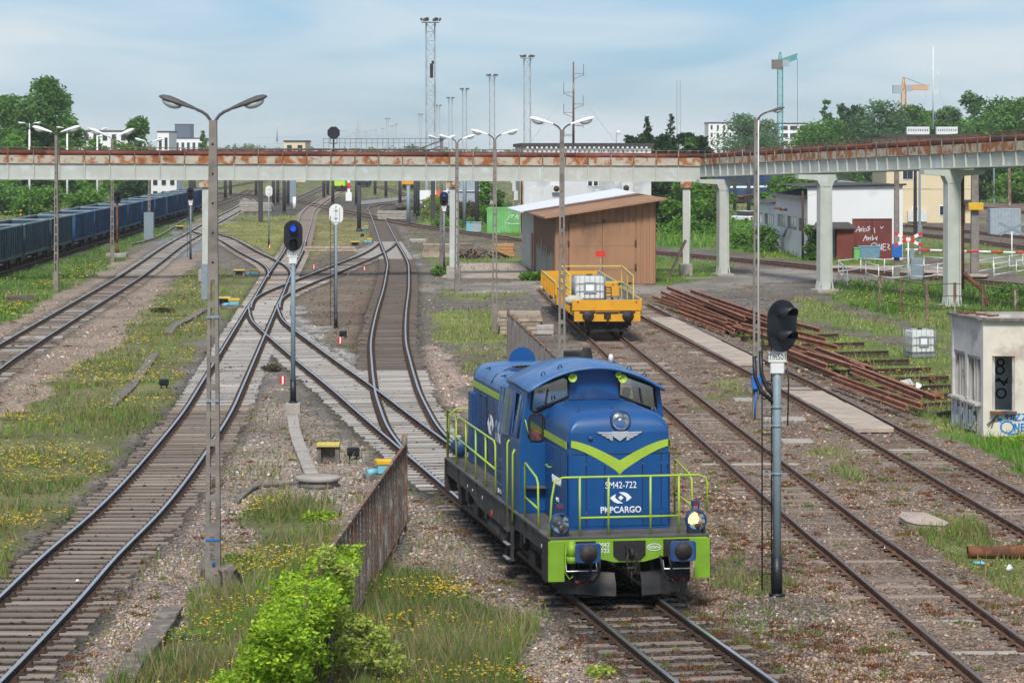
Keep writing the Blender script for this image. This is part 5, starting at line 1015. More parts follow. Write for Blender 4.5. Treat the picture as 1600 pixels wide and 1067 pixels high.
# rusty fence near the camera
mat('wire_mesh', (.17, .16, .15), .7, .3)
FA, FB = Vector((-2.34, 58.2, 0)), Vector((-2.99, 41.4, 0)); fr_ = thing('mesh_fence', 'rusty wire mesh fence leading to the vine at bottom centre', 'fence', FA)
def fpt(t, z): p = FA+(FB-FA)*t-FA; return Vector((p.x, p.y, z))
npan = 9
for i in range(npan+1):
    b = MB(); p = fpt(i/npan, 0); b.box((p.x, p.y, .95), (.065, .065, 1.98)); b.build('post', 'rust_post', fr_)
    if i < npan:
        q = fpt((i+1)/npan, 0); b = MB(); b.bar(p+Vector((0, 0, 1.93)), q+Vector((0, 0, 1.93)), .06, .06); b.build('top_rail', 'rust_post', fr_); b = MB(); b.bar(p+Vector((0, 0, .18)), q+Vector((0, 0, .18)), .05, .05); b.build('bottom_rail', 'rust_post', fr_)
        for k in (1, 2): m_ = p.lerp(q, k/3); b = MB(); b.box((m_.x, m_.y, 1.05), (.04, .03, 1.76)); b.build('bar', 'rust_post', fr_)
        w = MB(); L2 = (q-p).length; n = int(L2/.2)
        for k in range(-int(1.7/.2), n):
            for sg in (1, -1):
                t0, t1 = k*.2, k*.2+1.7; z0_, z1_ = (.2, 1.9) if sg > 0 else (1.9, .2)
                if t0 < 0: z0_ += sg*(-t0); t0 = 0
                if t1 > L2: z1_ -= sg*(t1-L2); t1 = L2
                if t1 <= t0: continue
                a, c = p.lerp(q, t0/L2), p.lerp(q, t1/L2); w.add([(a.x-0.003, a.y, z0_), (a.x+0.003, a.y, z0_), (c.x+.004, c.y, z1_), (c.x-.004, c.y, z1_)], [(0, 1, 2, 3)]); w.add([(a.x, a.y-.004, z0_-.004), (a.x, a.y+.004, z0_+.004), (c.x, c.y+.004, z1_+.004), (c.x, c.y-.004, z1_-.004)], [(0, 1, 2, 3)])
        tag(w.build('wire_mesh', 'wire_mesh', fr_), kind='stuff')
b = MB(); b.box((0, 0, .98), (.14, .13, 2.0), taper=.9); b.build('fence_post', 'rust_post', label='tall rusty square post at the end of the mesh fence', cat='post', loc=gp(632, 814))
# concrete panel fence behind the locomotive
FA2, FB2 = Vector((-.15, 106, 0)), Vector((1.75, 78, 0)); f2 = thing('panel_fence', 'weathered grey concrete panel fence behind the locomotive', 'fence', FA2); n = 12
for i in range(n):
    p, q = (FB2-FA2)*(i/n), (FB2-FA2)*((i+.96)/n); b = MB(); b.bar(p+Vector((0, 0, .9)), q+Vector((0, 0, .9)), .06, 1.8); b.build('panel', 'concrete', f2); b = MB(); b.box((p.x, p.y, .97), (.12, .12, 2.0)); b.build('post', 'rust_post', f2)
    b = MB(); b.bar(p+Vector((0, 0, 1.88)), q+Vector((0, 0, 1.88)), .07, .06); b.build('cap_rail', 'rust_post', f2)
# ------------------------------------------------------------------ slabs between rails, loose slab, pipe
def slab_run(p0, p1, k, label):
    cl = spline([gp(*p0, .18).xy.to_3d(), gp(*p1, .18).xy.to_3d()], .1); r = thing('crossing_slabs', label, 'slabs', cl[0]); L2 = (cl[-1]-cl[0]).length; d = (cl[-1]-cl[0]).normalized(); a = math.atan2(d.y, d.x)-math.pi/2
    for i in range(k):
        c = d*(L2*(i+.5)/k); b = MB(); b.box((0, 0, 0), (1.22, L2/k-.03, .16)); o = b.build('slab', 'slab', r, .02); o.location = (c.x, c.y, .10+random.uniform(-.01, .015)); o.rotation_euler = (0, 0, a+random.uniform(-.01, .01))
slab_run((1032, 495), (1172, 566), 12, 'upper row of concrete slabs laid between the rusty rails'); slab_run((1258, 610), (1366, 668), 8, 'lower row of concrete slabs laid between the rusty rails')
b = MB(); b.prism([(-.75, -.2), (-.5, -.42), (.55, -.62), (.95, -.4), (.6, .35), (-.35, .5), (-.75, .2)], 0, .14, 'z'); o = b.build('concrete_slab', 'slab', None, .02, 'broken loose concrete slab lying between two rusty tracks', 'slab'); o.location = gp(1437, 820)+Vector((0, 0, .02)); o.rotation_euler = (.06, -.03, .15); o.scale = (.5, 1.5, 1)
for px, py, sx, l in ((1225, 655, 1.3, 'flat concrete pad behind the near signal'), (1245, 690, .9, 'small flat concrete pad right of the near signal mast'), (1165, 625, .8, 'flat concrete pad left of the right lamp post foot')): b = MB(); b.box((0, 0, .0), (sx, .9, .10)); b.build('concrete_pad', 'concrete', None, .02, l, 'pad', loc=gp(px, py))
r = thing('steel_pipe', 'rusty steel pipe lying at the right edge below the tracks', 'pipe', gp(1512, 872)); b = MB(); n = 20
for (x0, x1, ra) in ((0, .85, .125), (.85, 1.15, .14), (1.15, 3.0, .125)):
    b = MB(); b.lathe([(ra, x0), (ra, x1), (ra-.02, x1), (ra-.02, x0), (ra, x0)], n, 0, Matrix.Translation((0, 0, .13)) @ Matrix.Rotation(math.pi/2, 4, 'Y'), caps=False); b.build('pipe_section', 'rust', r)
for px, py, m, d, l in ((1384, 860, 'lamp_white', (.14, .1, .1), 'small crumpled white carton on the gravel'), (1530, 882, 'cyan_paint', (.34, .08, .08), 'flattened pale turquoise bottle near the rusty pipe'), (1577, 892, 'lamp_white', (.2, .12, .14), 'white plastic scrap below the rusty pipe'), (1496, 733, 'lamp_grey', (.3, .12, .06), 'dark plastic scrap between the rails at right'), (1118, 762, 'lamp_white', (.06, .06, .05), 'tiny white scrap on gravel right of the locomotive'), (121, 909, 'lamp_white', (.12, .08, .06), 'small white stone inside the long left track')):
    b = MB(); b.ell((0, 0, d[2]*.4), (d[0]/2, d[1]/2, d[2]/2), 7, 4); rng = random.Random(px); b.v = [(x*rng.uniform(.7, 1.3), y*rng.uniform(.7, 1.3), max(z, 0)*rng.uniform(.6, 1.3)) for x, y, z in b.v]; b.build('litter', m, None, 0, l, 'litter', 'scattered litter', loc=gp(px, py), rz=rng.random()*3)
# ------------------------------------------------------------------ pile of scrap rails
r_ = thing('rail_pile', 'long heap of rusty scrap rails stacked on dark bearers at right', 'rail pile', gp(1200, 560)); o3 = gp(1200, 560)
mat('scrap_rust', (.30, .125, .07), .85, .1, var=.35, scale=2, col2=(.19, .08, .05), c2=(.5, .62), s2=1.5, col3=(.44, .22, .16), c3=(.62, .7), s3=1.2)
def srail(a, b_, za, zb, roll=0., m='scrap_rust', sc=1.15, name='scrap_rail'):
    p, q = gp(*a), gp(*b_); p.z, q.z = za, zb; d = q-p; y = d.normalized(); x = y.cross(Vector((0, 0, 1))).normalized(); z = x.cross(y); R = Matrix((x, y, z)).transposed().to_4x4(); b = MB(); b.prism([(u*sc, (v-.02)*sc) for u, v in PROF], 0, d.length, 'y'); o = b.build(name, m, r_); o.matrix_world = Matrix.Translation(p-o3) @ R @ Matrix.Rotation(roll, 4, 'Y'); return o
rng = random.Random(5)
for k in range(12):   # bearers across
    px0 = 1150+k*28; y0 = 505+k*13.5; px1 = [1205, 1262, 1310, 1350, 1388, 1420, 1455, 1482, 1490, 1492, 1494, 1495][k] if k < 12 else 1490
    srail((px0-60+k*6, y0+1), (px1, y0-3), .02, .03, 0, 'rail_dark', 1.2, 'bearer')
layers = [((1020, 461), (1146, 507)), ((1033, 458), (1152, 510)), ((1043, 456), (1165, 508)), ((1048, 454), (1180, 505)), ((1062, 480), (1135, 507)), ((1080, 462), (1200, 505)), ((1090, 468), (1210, 512)), ((1100, 475), (1222, 522)), ((1108, 480), (1240, 530)), ((1130, 500), (1250, 545)), ((1145, 510), (1290, 555)), ((1160, 520), (1310, 560)), ((1130, 487), (1290, 528)), ((1140, 483), (1282, 520)),
          ((1200, 545), (1292, 582)), ((1210, 540), (1330, 590)), ((1230, 545), (1345, 587)), ((1275, 553), (1365, 588)), ((1300, 595), (1416, 640)), ((1330, 588), (1440, 634)), ((1345, 590), (1462, 638)), ((1310, 593), (1440, 638)), ((1290, 556), (1352, 585)), ((1260, 560), (1330, 583))]
for i, (a, b_) in enumerate(layers):
    lev = (i*7) % 3; z = .26+lev*.20+rng.uniform(-.02, .03); dy = -lev*4
    srail((a[0], a[1]+14), (b_[0], b_[1]+14), z, z+rng.uniform(-.05, .03), rng.choice([0, 0, math.pi, .3]))
    if i < 7: srail((a[0]+rng.uniform(-5, 10), a[1]+14+rng.uniform(0, 3)), (b_[0]-rng.uniform(0, 18), b_[1]+15+rng.uniform(0, 3)), .18, .18, 0)
for px, py in ((1418, 606), (1437, 612), (1455, 600), (1430, 622), (1462, 626)):
    r2 = None; b = MB(); b.add([(-.32, 0, 0), (.30, .06, .03), (.24, .10, .26), (-.12, .06, .34), (0, -.09, .2)], [(0, 1, 2), (0, 2, 3), (0, 3, 4), (1, 4, 2), (2, 4, 3)]); o = b.build('sheet_scrap', rng.choice(['rust', 'white_paint']), None, 0, {1418: 'twisted rusty sheet scrap left of the scrap group by the hut', 1437: 'pale twisted sheet scrap in the scrap group by the hut', 1455: 'tallest rusty sheet scrap nearest the hut', 1430: 'low rusty scrap in front of the scrap group', 1462: 'small rusty scrap at the right of the scrap group'}[px], 'scrap', 'sheet metal scrap beside the hut', loc=gp(px, py), rz=rng.random()*6)
# ------------------------------------------------------------------ plastic tank in a cage
mat('tank_white', (.62, .63, .60), .5, var=.08, scale=3); mat('cage_steel', (.30, .31, .32), .5, .5)
def ibc(name, label, loc, rz, nv=6, nh=4):
    r = thing(name, label, 'tank', loc, rz); b = MB(); b.b2((-.56, -.46, .16), (.56, .46, 1.10)); b.build('tank', 'tank_white', r, .07); b = MB(); b.lathe([(.12, 1.1), (.12, 1.16), (1e-4, 1.17)], 14); b.build('lid', 'black_paint', r)
    b = MB(); b.b2((-.6, -.5, .0), (.6, .5, .14)); b.build('pallet', 'cage_steel', r, .01); b = MB(); b.b2((-.24, -.515, .42), (.26, -.505, .86)); pl = b.build('plate', 'cage_steel', r); b = MB(); b.b2((-.16, -.522, .52), (.16, -.516, .76)); b.build('paper_label', 'lamp_white', pl)
    for k in range(nh):
        z = .2+k*.92/(nh-1); b = MB(); b.tube([(-.6, -.5, z), (.6, -.5, z), (.6, .5, z), (-.6, .5, z), (-.6, -.5, z)], .014, 6, caps=False); b.build('cage_hoop', 'cage_steel', r)
    for k in range(nv):
        x = -.6+k*1.2/(nv-1)
        for y in (-.5, .5): b = MB(); b.tube([(x, y, .1), (x, y, 1.13)], .014, 6); b.build('cage_bar', 'cage_steel', r)
    for k in range(1, nv-1):
        y = -.5+k*1.0/(nv-1)
        for x in (-.6, .6): b = MB(); b.tube([(x, y, .1), (x, y, 1.13)], .014, 6); b.build('cage_bar', 'cage_steel', r)
    return r
ib = ibc('caged_tank', 'white plastic tank in a steel cage standing in the grass at right', gp(1437, 557), .25); ib.scale = (.86, .86, 1.)
# ------------------------------------------------------------------ pipe bridge
def bridge(pa, pb, za, zb, n, label, depth=2.0, step=.06):
    """za / zb: heights of web bottom, web top, fascia top, pipe centre, handrail at the two ends"""
    a, b_ = Vector((*pa, 0)), Vector((*pb, 0)); d = (b_-a); L_ = d.length; yaw = math.atan2(d.y, d.x); r = thing('pipe_bridge', label, 'bridge', a, yaw, 'rusty pipe bridge sections')
    Zs = lambda i, t: za[i]+(zb[i]-za[i])*t
    def strip(nm, m, t0, t1, y0, y1, i0, i1, o0=0., o1=0., par=None, bev=0):
        x0, x1 = t0*L_, t1*L_; vs = [(x, y, z) for x, t in ((x0, t0), (x1, t1)) for y, z in ((y0, Zs(i0, t)+o0), (y1, Zs(i0, t)+o0), (y1, Zs(i1, t)+o1), (y0, Zs(i1, t)+o1))]
        q = MB(); q.add(vs, [(0, 1, 2, 3), (7, 6, 5, 4), (0, 4, 5, 1), (1, 5, 6, 2), (2, 6, 7, 3), (3, 7, 4, 0)]); return q.build(nm, m, par or r)
    strip('deck', 'bridge_grey', 0, 1, .12, depth-.12, 1, 1, -.25, -.12)
    for y in (0, depth):
        strip('bottom_flange', 'bridge_grey', 0, 1, y-.14, y+.14, 0, 0, -.03, .03); strip('top_flange', 'bridge_rust', 0, 1, y-.12, y+.12, 1, 1, -.02, .02)
    for k in range(n):
        t0, t1 = k/n, (k+1)/n
        strip('web_panel', 'bridge_grey', t0+.0004, t1-.0004, -.015, .015, 0, 1, .031, -.021); strip('fascia_panel', 'bridge_rust', t0+.0004, t1-.0004, -.075, -.045, 1, 2, .021, 0)
        if k % 2 == 0: strip('back_web_panel', 'bridge_grey', t0, min(1, t1+1/n), depth-.015, depth+.015, 0, 1, .031, -.021)
        strip('stiffener', 'bridge_grey', t0-.04/L_, t0+.04/L_, -.12, -.016, 0, 1, .031, -.021)
        x = t0*L_; q = MB(); q.b2((x-.035, -.13, Zs(1, t0)-.08), (x+.035, -.077, Zs(4, t0))); q.build('handrail_post', 'rust_post', r)
        q = MB(); q.b2((x-.03, depth-.03, Zs(1, t0)), (x+.03, depth+.03, Zs(4, t0)+.02)); q.build('handrail_post', 'rust_post', r)
    for y in (-.1, depth):
        q = MB(); q.bar((0, y, Zs(4, 0)), (L_, y, Zs(4, 1)), .045); q.build('handrail', 'rust_post', r)
    npipe = max(4, n//5)
    for k in range(npipe):
        t0, t1 = k/npipe, (k+1)/npipe; q = MB(); q.tube([(t0*L_, .16, Zs(3, t0)), (t1*L_-.02, .16, Zs(3, t1))], .175, 16); q.build('pipe', 'pipe_red', r)
        q = MB(); q.tube([(t0*L_-.04, .16, Zs(3, t0)), (t0*L_+.04, .16, Zs(3, t0))], .2, 16); q.build('pipe_collar', 'pipe_red', r)
    q = MB(); q.tube([(0, .75, Zs(3, 0)-.03), (L_, .75, Zs(3, 1)-.03)], .13, 12); q.build('second_pipe', 'pipe_red', r)
    return r
YL = lambda px: 166.5+(px/1090)*12.5
pL, pM, pR = (xat(-150, YL(-150)), YL(-150)), (xat(1094, YL(1094)), YL(1094)), (30.5, 114.8)
zl = (6.57, 7.58, 8.08, 8.25, 8.58); zr = (6.29, 7.345, 7.86, 7.99, 8.34); ex = -150/1090
za = tuple(a+(b-a)*ex for a, b in zip(zl, zr)); zb = tuple(a+(b-a)*(1094/1090) for a, b in zip(zl, zr))
bridge(pL, pM, za, zb, 33, 'long straight rusty pipe bridge crossing the yard from left to centre')
e1 = (12.95, 183.5); t_ = (183.5-133.6)/(183.5-114.8); f1 = (6.54, 7.37, 7.80, 7.95, 8.33); f2 = (7.61, 8.38, 8.86, 9.02, 9.4)
bridge(e1, (e1[0]+(25.7-e1[0])/t_, 114.8), f1, tuple(a+(b-a)/t_ for a, b in zip(f1, f2)), 46, 'rising rusty pipe bridge section coming forward at right')
def column(px, Y, ztop, w, label, flare=False, yaw=0., foot=True):
    r = thing('bridge_column', label, 'column', (xat(px, Y), Y+.9, 0), yaw, 'grey columns carrying the pipe bridge'); b = MB()
    if flare:
        for x0, x1 in ((-1, -.8), (.8, 1)): b.add([(x*w/2*s_, y, z) for z, s_ in ((0, 1.35), (.6, 1.05), (ztop-.9, 1.0), (ztop-.35, 1.0)) for x, y in ((x0, -.32), (x1, -.32), (x1, .32), (x0, .32))], [(4*k+i, 4*k+(i+1) % 4, 4*k+4+(i+1) % 4, 4*k+4+i) for k in range(3) for i in range(4)])
        b.add([(x*w/2, y, z) for z in (0, ztop-.35) for x, y in ((-.8, -.06), (.8, -.06), (.8, .06), (-.8, .06))], [(i, (i+1) % 4, 4+(i+1) % 4, 4+i) for i in range(4)]); b.b2((-w*.4, -.27, .0), (w*.4, -.24, ztop-.4)); b.build('shaft', 'bridge_grey', r)
        h = MB(); h.prism([(-1.75, ztop-.02), (-1.75, ztop-.26), (-w*.75, ztop-.36), (-w*.5, ztop-.75), (w*.5, ztop-.75), (w*.75, ztop-.36), (1.75, ztop-.26), (1.75, ztop-.02)][::-1], -.3, .3, 'y'); h.build('crosshead', 'bridge_grey', r)
    else:
        b.b2((-w/2, -.25, .3), (w/2, .25, ztop-.45)); b.build('shaft', 'bridge_grey', r, .02); h = MB(); h.b2((-w*.85, -.4, ztop-.45), (w*.85, .4, ztop-.03)); h.build('cap', 'bridge_rust', r, .02)
        q = MB(); q.tube([(w*.5+.02, -.2, .3), (w*.5+.02, -.2, ztop-.5)], .05, 8); q.build('downpipe', 'bridge_grey', r)
    if foot: q = MB(); q.b2((-w*.9, -.7, -.1), (w*.9, .7, .75 if not flare else .12)); q.build('footing', 'concrete', r, .03)
column(320, YL(320)-.9, 6.45, .5, 'grey bridge column just behind the near lamp post'); column(708, YL(708)-.9, 6.37, .5, 'grey bridge column in the middle by the timber stacks'); column(1073, 178, 6.29, .45, 'round shouldered grey bridge column right of the shed')
column(1131, 177.5, 6.45, .66, 'first flared grey bridge column where the bridge bends', True, .25); column(1291, 157.5, 6.95, .74, 'flared grey bridge column in front of the white building', True, .25); column(1492, 141.5, 7.36, .74, 'flared grey bridge column with a rusty pipe by the level crossing', True, .25)
b = MB(); p = gp(1503, 478); b.tube([(0, 0, .9), (0, 0, 7.3)], .13, 12); b.tube([(.1, -.1, 1.75), (.9, -1.2, .9), (1.1, -1.6, .1)], .12, 10); b.build('drain_pipe', 'rust', None, 0, 'rusty vertical pipe running down beside a flared column', 'pipe', loc=(p.x, p.y, 0))
b = MB(); b.b2((-.18, -.2, 0), (.18, .2, 2.0)); b.build('cabinet', 'mast_grey', None, .02, 'narrow grey cabinet at the column behind the near lamp post', 'cabinet', loc=gp(320, 468))
b = MB(); p = gp(1074, 432); b.bar((-1.2, 0, 0), (-.1, .1, 2.4), .75, .08); o = b.build('pallet', 'wood_dark', None, 0, 'dark wooden pallet leaning on the round shouldered column', 'pallet', loc=(p.x, p.y, 0))
# ------------------------------------------------------------------ walls with openings
def wall(p0, p1, h, holes, m, par, t=.25, z0=0., h1=None, name='wall'):
    """vertical wall from p0 to p1 (thickness to the left of the direction); holes (u0,u1,z0,z1) in metres; h1 = height at p1"""
    p0, p1 = Vector((*p0, 0)), Vector((*p1, 0)); d = p1-p0; L_ = d.length; d.normalize(); n = Vector((-d.y, d.x, 0)); h1 = h1 or h; us = sorted({0, L_, *[u for q in holes for u in q[:2]]}); zs = sorted({z0, *[z for q in holes for z in q[2:]]}); b = MB()
    for u0, u1 in zip(us, us[1:]):
        for k, za_ in enumerate(zs):
            last = k == len(zs)-1; zc = (za_+(min(h, h1) if last else zs[k+1]))/2; uc = (u0+u1)/2
            if any(q[0] < uc < q[1] and q[2] < zc < q[3] for q in holes): continue
            T0, T1 = (h+(h1-h)*u0/L_, h+(h1-h)*u1/L_) if last else (zs[k+1], zs[k+1]); v = [p0+d*u+n*w for u in (u0, u1) for w in (0, t)]
            b.add([(v[0].x, v[0].y, za_), (v[1].x, v[1].y, za_), (v[3].x, v[3].y, za_), (v[2].x, v[2].y, za_), (v[0].x, v[0].y, T0), (v[1].x, v[1].y, T0), (v[3].x, v[3].y, T1), (v[2].x, v[2].y, T1)], [(0, 1, 2, 3), (4, 7, 6, 5), (0, 4, 5, 1), (1, 5, 6, 2), (2, 6, 7, 3), (3, 7, 4, 0)])
    me = b.mesh(name, m); bm = bmesh.new(); bm.from_mesh(me); bmesh.ops.remove_doubles(bm, verts=bm.verts, dist=1e-4)
    seen = {}; 
    for f in bm.faces: seen.setdefault(tuple(sorted(v.index for v in f.verts)), []).append(f)
    bmesh.ops.delete(bm, geom=[f for fs_ in seen.values() if len(fs_) > 1 for f in fs_], context='FACES_ONLY'); bm.to_mesh(me); bm.free(); return inst(name, me, par)
def pane(p0, p1, q, par, fm, gm='dim_glass', nx=2, nz=1, inset=.12, fw=.06):
    """window frame with mullions and glass in hole q of the wall p0-p1"""
    p0, p1 = Vector((*p0, 0)), Vector((*p1, 0)); d = (p1-p0).normalized(); n = Vector((-d.y, d.x, 0)); o = p0+n*inset; u0, u1, z0, z1 = q; b = MB(); g = MB()
    at = lambda u, z: o+d*u+Vector((0, 0, z))
    for u in np.linspace(u0+fw/2, u1-fw/2, nx+1): b.bar(at(u, z0), at(u, z1), fw, fw)
    for z in np.linspace(z0+fw/2, z1-fw/2, nz+1): b.bar(at(u0, z), at(u1, z), fw, fw)
    w = b.build('window', fm, par); g.add([tuple(at(u, z)) for u, z in ((u0, z0), (u1, z0), (u1, z1), (u0, z1))], [(0, 1, 2, 3)]); g.build('pane', gm, w); return w
# ------------------------------------------------------------------ graffiti hut
mat('plaster_grey', (.52, .50, .47), .9, var=.14, scale=1.5, col2=(.32, .30, .28), c2=(.52, .68), s2=1.2, bump=.3, bscale=40); mat('plaster_cream', (.60, .55, .46), .9, var=.12, scale=1.5, col2=(.40, .33, .26), c2=(.56, .72), s2=1., bump=.3, bscale=40)
mat('inner_grey', (.55, .55, .54), .9); mat('flaky_wood', (.42, .40, .37), .8, var=.3, scale=5, col2=(.2, .15, .11), c2=(.55, .65), s2=6, stretch=(1, 1, .3)); mat('spray_blue', (.02, .22, .55), .6); mat('spray_white', (.62, .64, .66), .6); mat('spray_black', (.012, .012, .014), .6)
K0, K1, KB = (13.8, 77.8), (19.5, 77.2), (13.35, 80.75); hut = thing('abandoned_hut', 'small derelict plastered hut with graffiti and empty windows at right edge', 'hut', (0, 0, 0)); HF = [(.26, .92, .76, 2.36)]; HL = [(.25, 1.30, 1.0, 2.35), (1.5, 2.75, .95, 2.30)]
wall(K0, K1, 3.40, HF, 'plaster_cream', hut); wall(KB, K0, 3.40, [(a, b_, c, d_) for a, b_, c, d_ in HL], 'plaster_grey', hut)
wall((18.7, 80.75), KB, 3.40, [(.8, 2.0, .9, 2.3)], 'plaster_grey', hut); wall(K1, (18.7, 80.75), 3.4, [], 'plaster_grey', hut); wall((15.9, 80.6), (16.2, 77.6), 3.3, [], 'inner_grey', hut, .1, name='partition')
wall((13.7, 79.7), (16.2, 79.5), 3.3, [], 'inner_grey', hut, .1, name='partition')
b = MB(); b.add([(13.95, 78.0, 3.15), (19.2, 77.5, 3.15), (18.5, 80.5, 3.2), (13.6, 80.5, 3.2)], [(0, 1, 2, 3)]); b.build('roof', 'concrete_dark', hut)
for q0, q1, m in ((K0, K1, 'concrete_dark'), (KB, K0, 'concrete_dark'), ((18.7, 80.75), KB, 'concrete')): b = MB(); b.bar((*q0, 3.43), (*q1, 3.43), .3, .07); b.build('parapet_cap', m, hut)
for k in range(9): b = MB(); t = .2+k*.075; x, y = KB[0]+(K0[0]-KB[0])*t+.55*t, KB[1]+(K0[1]-KB[1])*t-.0; b.box((x+.05, y, 3.50), (.32, .2, .04), 0, Matrix.Rotation(random.uniform(-.15, .15), 3, 'Y')); b.build('roof_tile', 'rust', hut)
pd = lambda A, B, u: Vector((A[0]+(B[0]-A[0])*u, A[1]+(B[1]-A[1])*u, 0))
dl = (Vector((*K0, 0))-Vector((*KB, 0))); LL = dl.length; dl.normalize(); dn = Vector((-dl.y, dl.x, 0)); kb = Vector((*KB, 0))
for a, b_, c, d_ in HL:
    for u in (a+.06, (a+b_)/2-.12, (a+b_)/2+.12, b_-.06): b = MB(); b.bar(kb+dl*u+dn*.10+Vector((0, 0, c)), kb+dl*u+dn*.10+Vector((0, 0, d_)), .10, .07); b.build('window_jamb', 'flaky_wood', hut)
    b = MB(); b.bar(kb+dl*(a-.05)-dn*.03+Vector((0, 0, c-.04)), kb+dl*(b_+.05)-dn*.03+Vector((0, 0, c-.04)), .30, .07); b.build('sill', 'flaky_wood', hut)
    b = MB(); b.bar(kb+dl*(a)+dn*.10+Vector((0, 0, d_-.05)), kb+dl*(b_)+dn*.10+Vector((0, 0, d_-.05)), .10, .08); b.build('lintel_board', 'flaky_wood', hut)
fd = (Vector((*K1, 0))-Vector((*K0, 0))).normalized(); fn_ = Vector((-fd.y, fd.x, 0)); k0 = Vector((*K0, 0)); a, b_, c, d_ = HF[0]
for u in (a+.04, b_-.04): b = MB(); b.bar(k0+fd*u+fn_*.08+Vector((0, 0, c)), k0+fd*u+fn_*.08+Vector((0, 0, d_)), .08, .10); b.build('window_jamb', 'flaky_wood', hut)
b = MB(); b.bar(k0+fd*(a-.06)-fn_*.04+Vector((0, 0, c-.04)), k0+fd*(b_+.04)-fn_*.04+Vector((0, 0, c-.04)), .3, .07); b.build('sill', 'rust', hut)
def strokes(paths, w, o, d, m, par, name='graffiti', y=-.004, S=1.):
    """hand sprayed lines: flat ribbons on a wall plane at o with x along d"""
    b = MB(); n = Vector((-d.y, d.x, 0)); up = Vector((0, 0, 1)); T = lambda u, z: tuple(o+d*(u*S)+up*(z*S)+n*y)
    for p in paths:
        for (x0, z0), (x1, z1) in zip(p, p[1:]):
            q = Vector((x1-x0, z1-z0)); 
            if q.length < 1e-5: continue
            q.normalize(); e = Vector((-q.y, q.x))*w/2/S; q = q*w*.35/S
            b.add([T(x0-q.x+e.x, z0-q.y+e.y), T(x1+q.x+e.x, z1+q.y+e.y), T(x1+q.x-e.x, z1+q.y-e.y), T(x0-q.x-e.x, z0-q.y-e.y)], [(0, 1, 2, 3)])
    return b.build(name, m, par)
circ = lambda cx, cz, r, rz=None, n=14: [(cx+r*math.cos(t), cz+(rz or r)*math.sin(t)) for t in np.linspace(0, 6.3, n)]
TH = [[(0, .55), (.42, .58)], [(.2, .57), (.18, .32)], [(.25, .5), (.25, .25)], [(.42, .5), (.40, .22)], [(.25, .37), (.41, .37)], [(.5, .42), (.5, .2)], [(.58, .44), (.75, .46), (.58, .2), (.78, .2)], [(.85, .46), (1.0, .46), (.86, .22), (1.05, .24)], circ(.24, -.08, .26, .24), [(.55, -.25), (.55, .05), (.7, -.25), (.72, .08)], [(.98, .06), (.82, .05), (.82, -.22), (1.0, -.22)], [(.82, -.08), (.95, -.08)], [(1.2, .1), (1.05, .02), (1.2, -.08), (1.05, -.22)], [(.3, -.38), (.6, -.34)], [(-.12, .3), (-.02, .12)], [(-.14, .15), (.0, .26)], [(-.16, .22), (.04, .2)]]
strokes(TH, .05, k0+fd*.52+Vector((0, 0, .34)), fd, 'spray_blue', hut, S=.72)
strokes([[(0, 0), (.25, .2), (.5, .45)], [(.1, .1), (.5, .2)], [(.05, -.1), (.35, .3), (.2, -.15)]], .05, k0+fd*.12+Vector((0, 0, .35)), fd, 'concrete_dark', hut, S=.6)
px_ = Vector((13.7, 79.7, 0)); pdn = (Vector((16.2, 79.5, 0))-px_).normalized()
strokes([[(0, 0), (.18, .35), (.2, 0)], circ(.4, .28, .10), circ(.38, .05, .12), [(-.1, -.3), (.1, -.15), (.2, -.35), (.35, -.2), (.5, -.4), (.6, -.2)], circ(.42, -.65, .14), [(0, -.2), (.6, -.32)]], .05, px_+pdn*.55+Vector((0, 0, 1.75)), pdn, 'spray_black', hut)
LET = [[(0, .85), (0, .1), (.22, .0), (.24, .8)], [(.36, .85), (.36, 0)], [(.36, .45), (.55, .5), (.55, 0)], [(.68, .6), (.68, 0)], [(.82, .85), (.82, 0), (.82, .3), (1.0, .6)], [(.82, .3), (1.02, 0)], [(1.12, 0), (1.25, .8), (1.4, 0)], [(1.52, .85), (1.52, .05), (1.72, .05)], [(1.8, .6), (1.8, .05), (2.0, .05), (2.0, .6)], [(2.35, .75), (2.12, .7), (2.1, .08), (2.38, .05), (2.38, .4), (2.25, .4)]]
strokes(LET, .30, kb+dl*.22+Vector((0, 0, .12)), dl, 'spray_black', hut, S=.86, y=-.004); strokes(LET, .17, kb+dl*.22+Vector((0, 0, .12)), dl, 'spray_white', hut, S=.86, y=-.008)
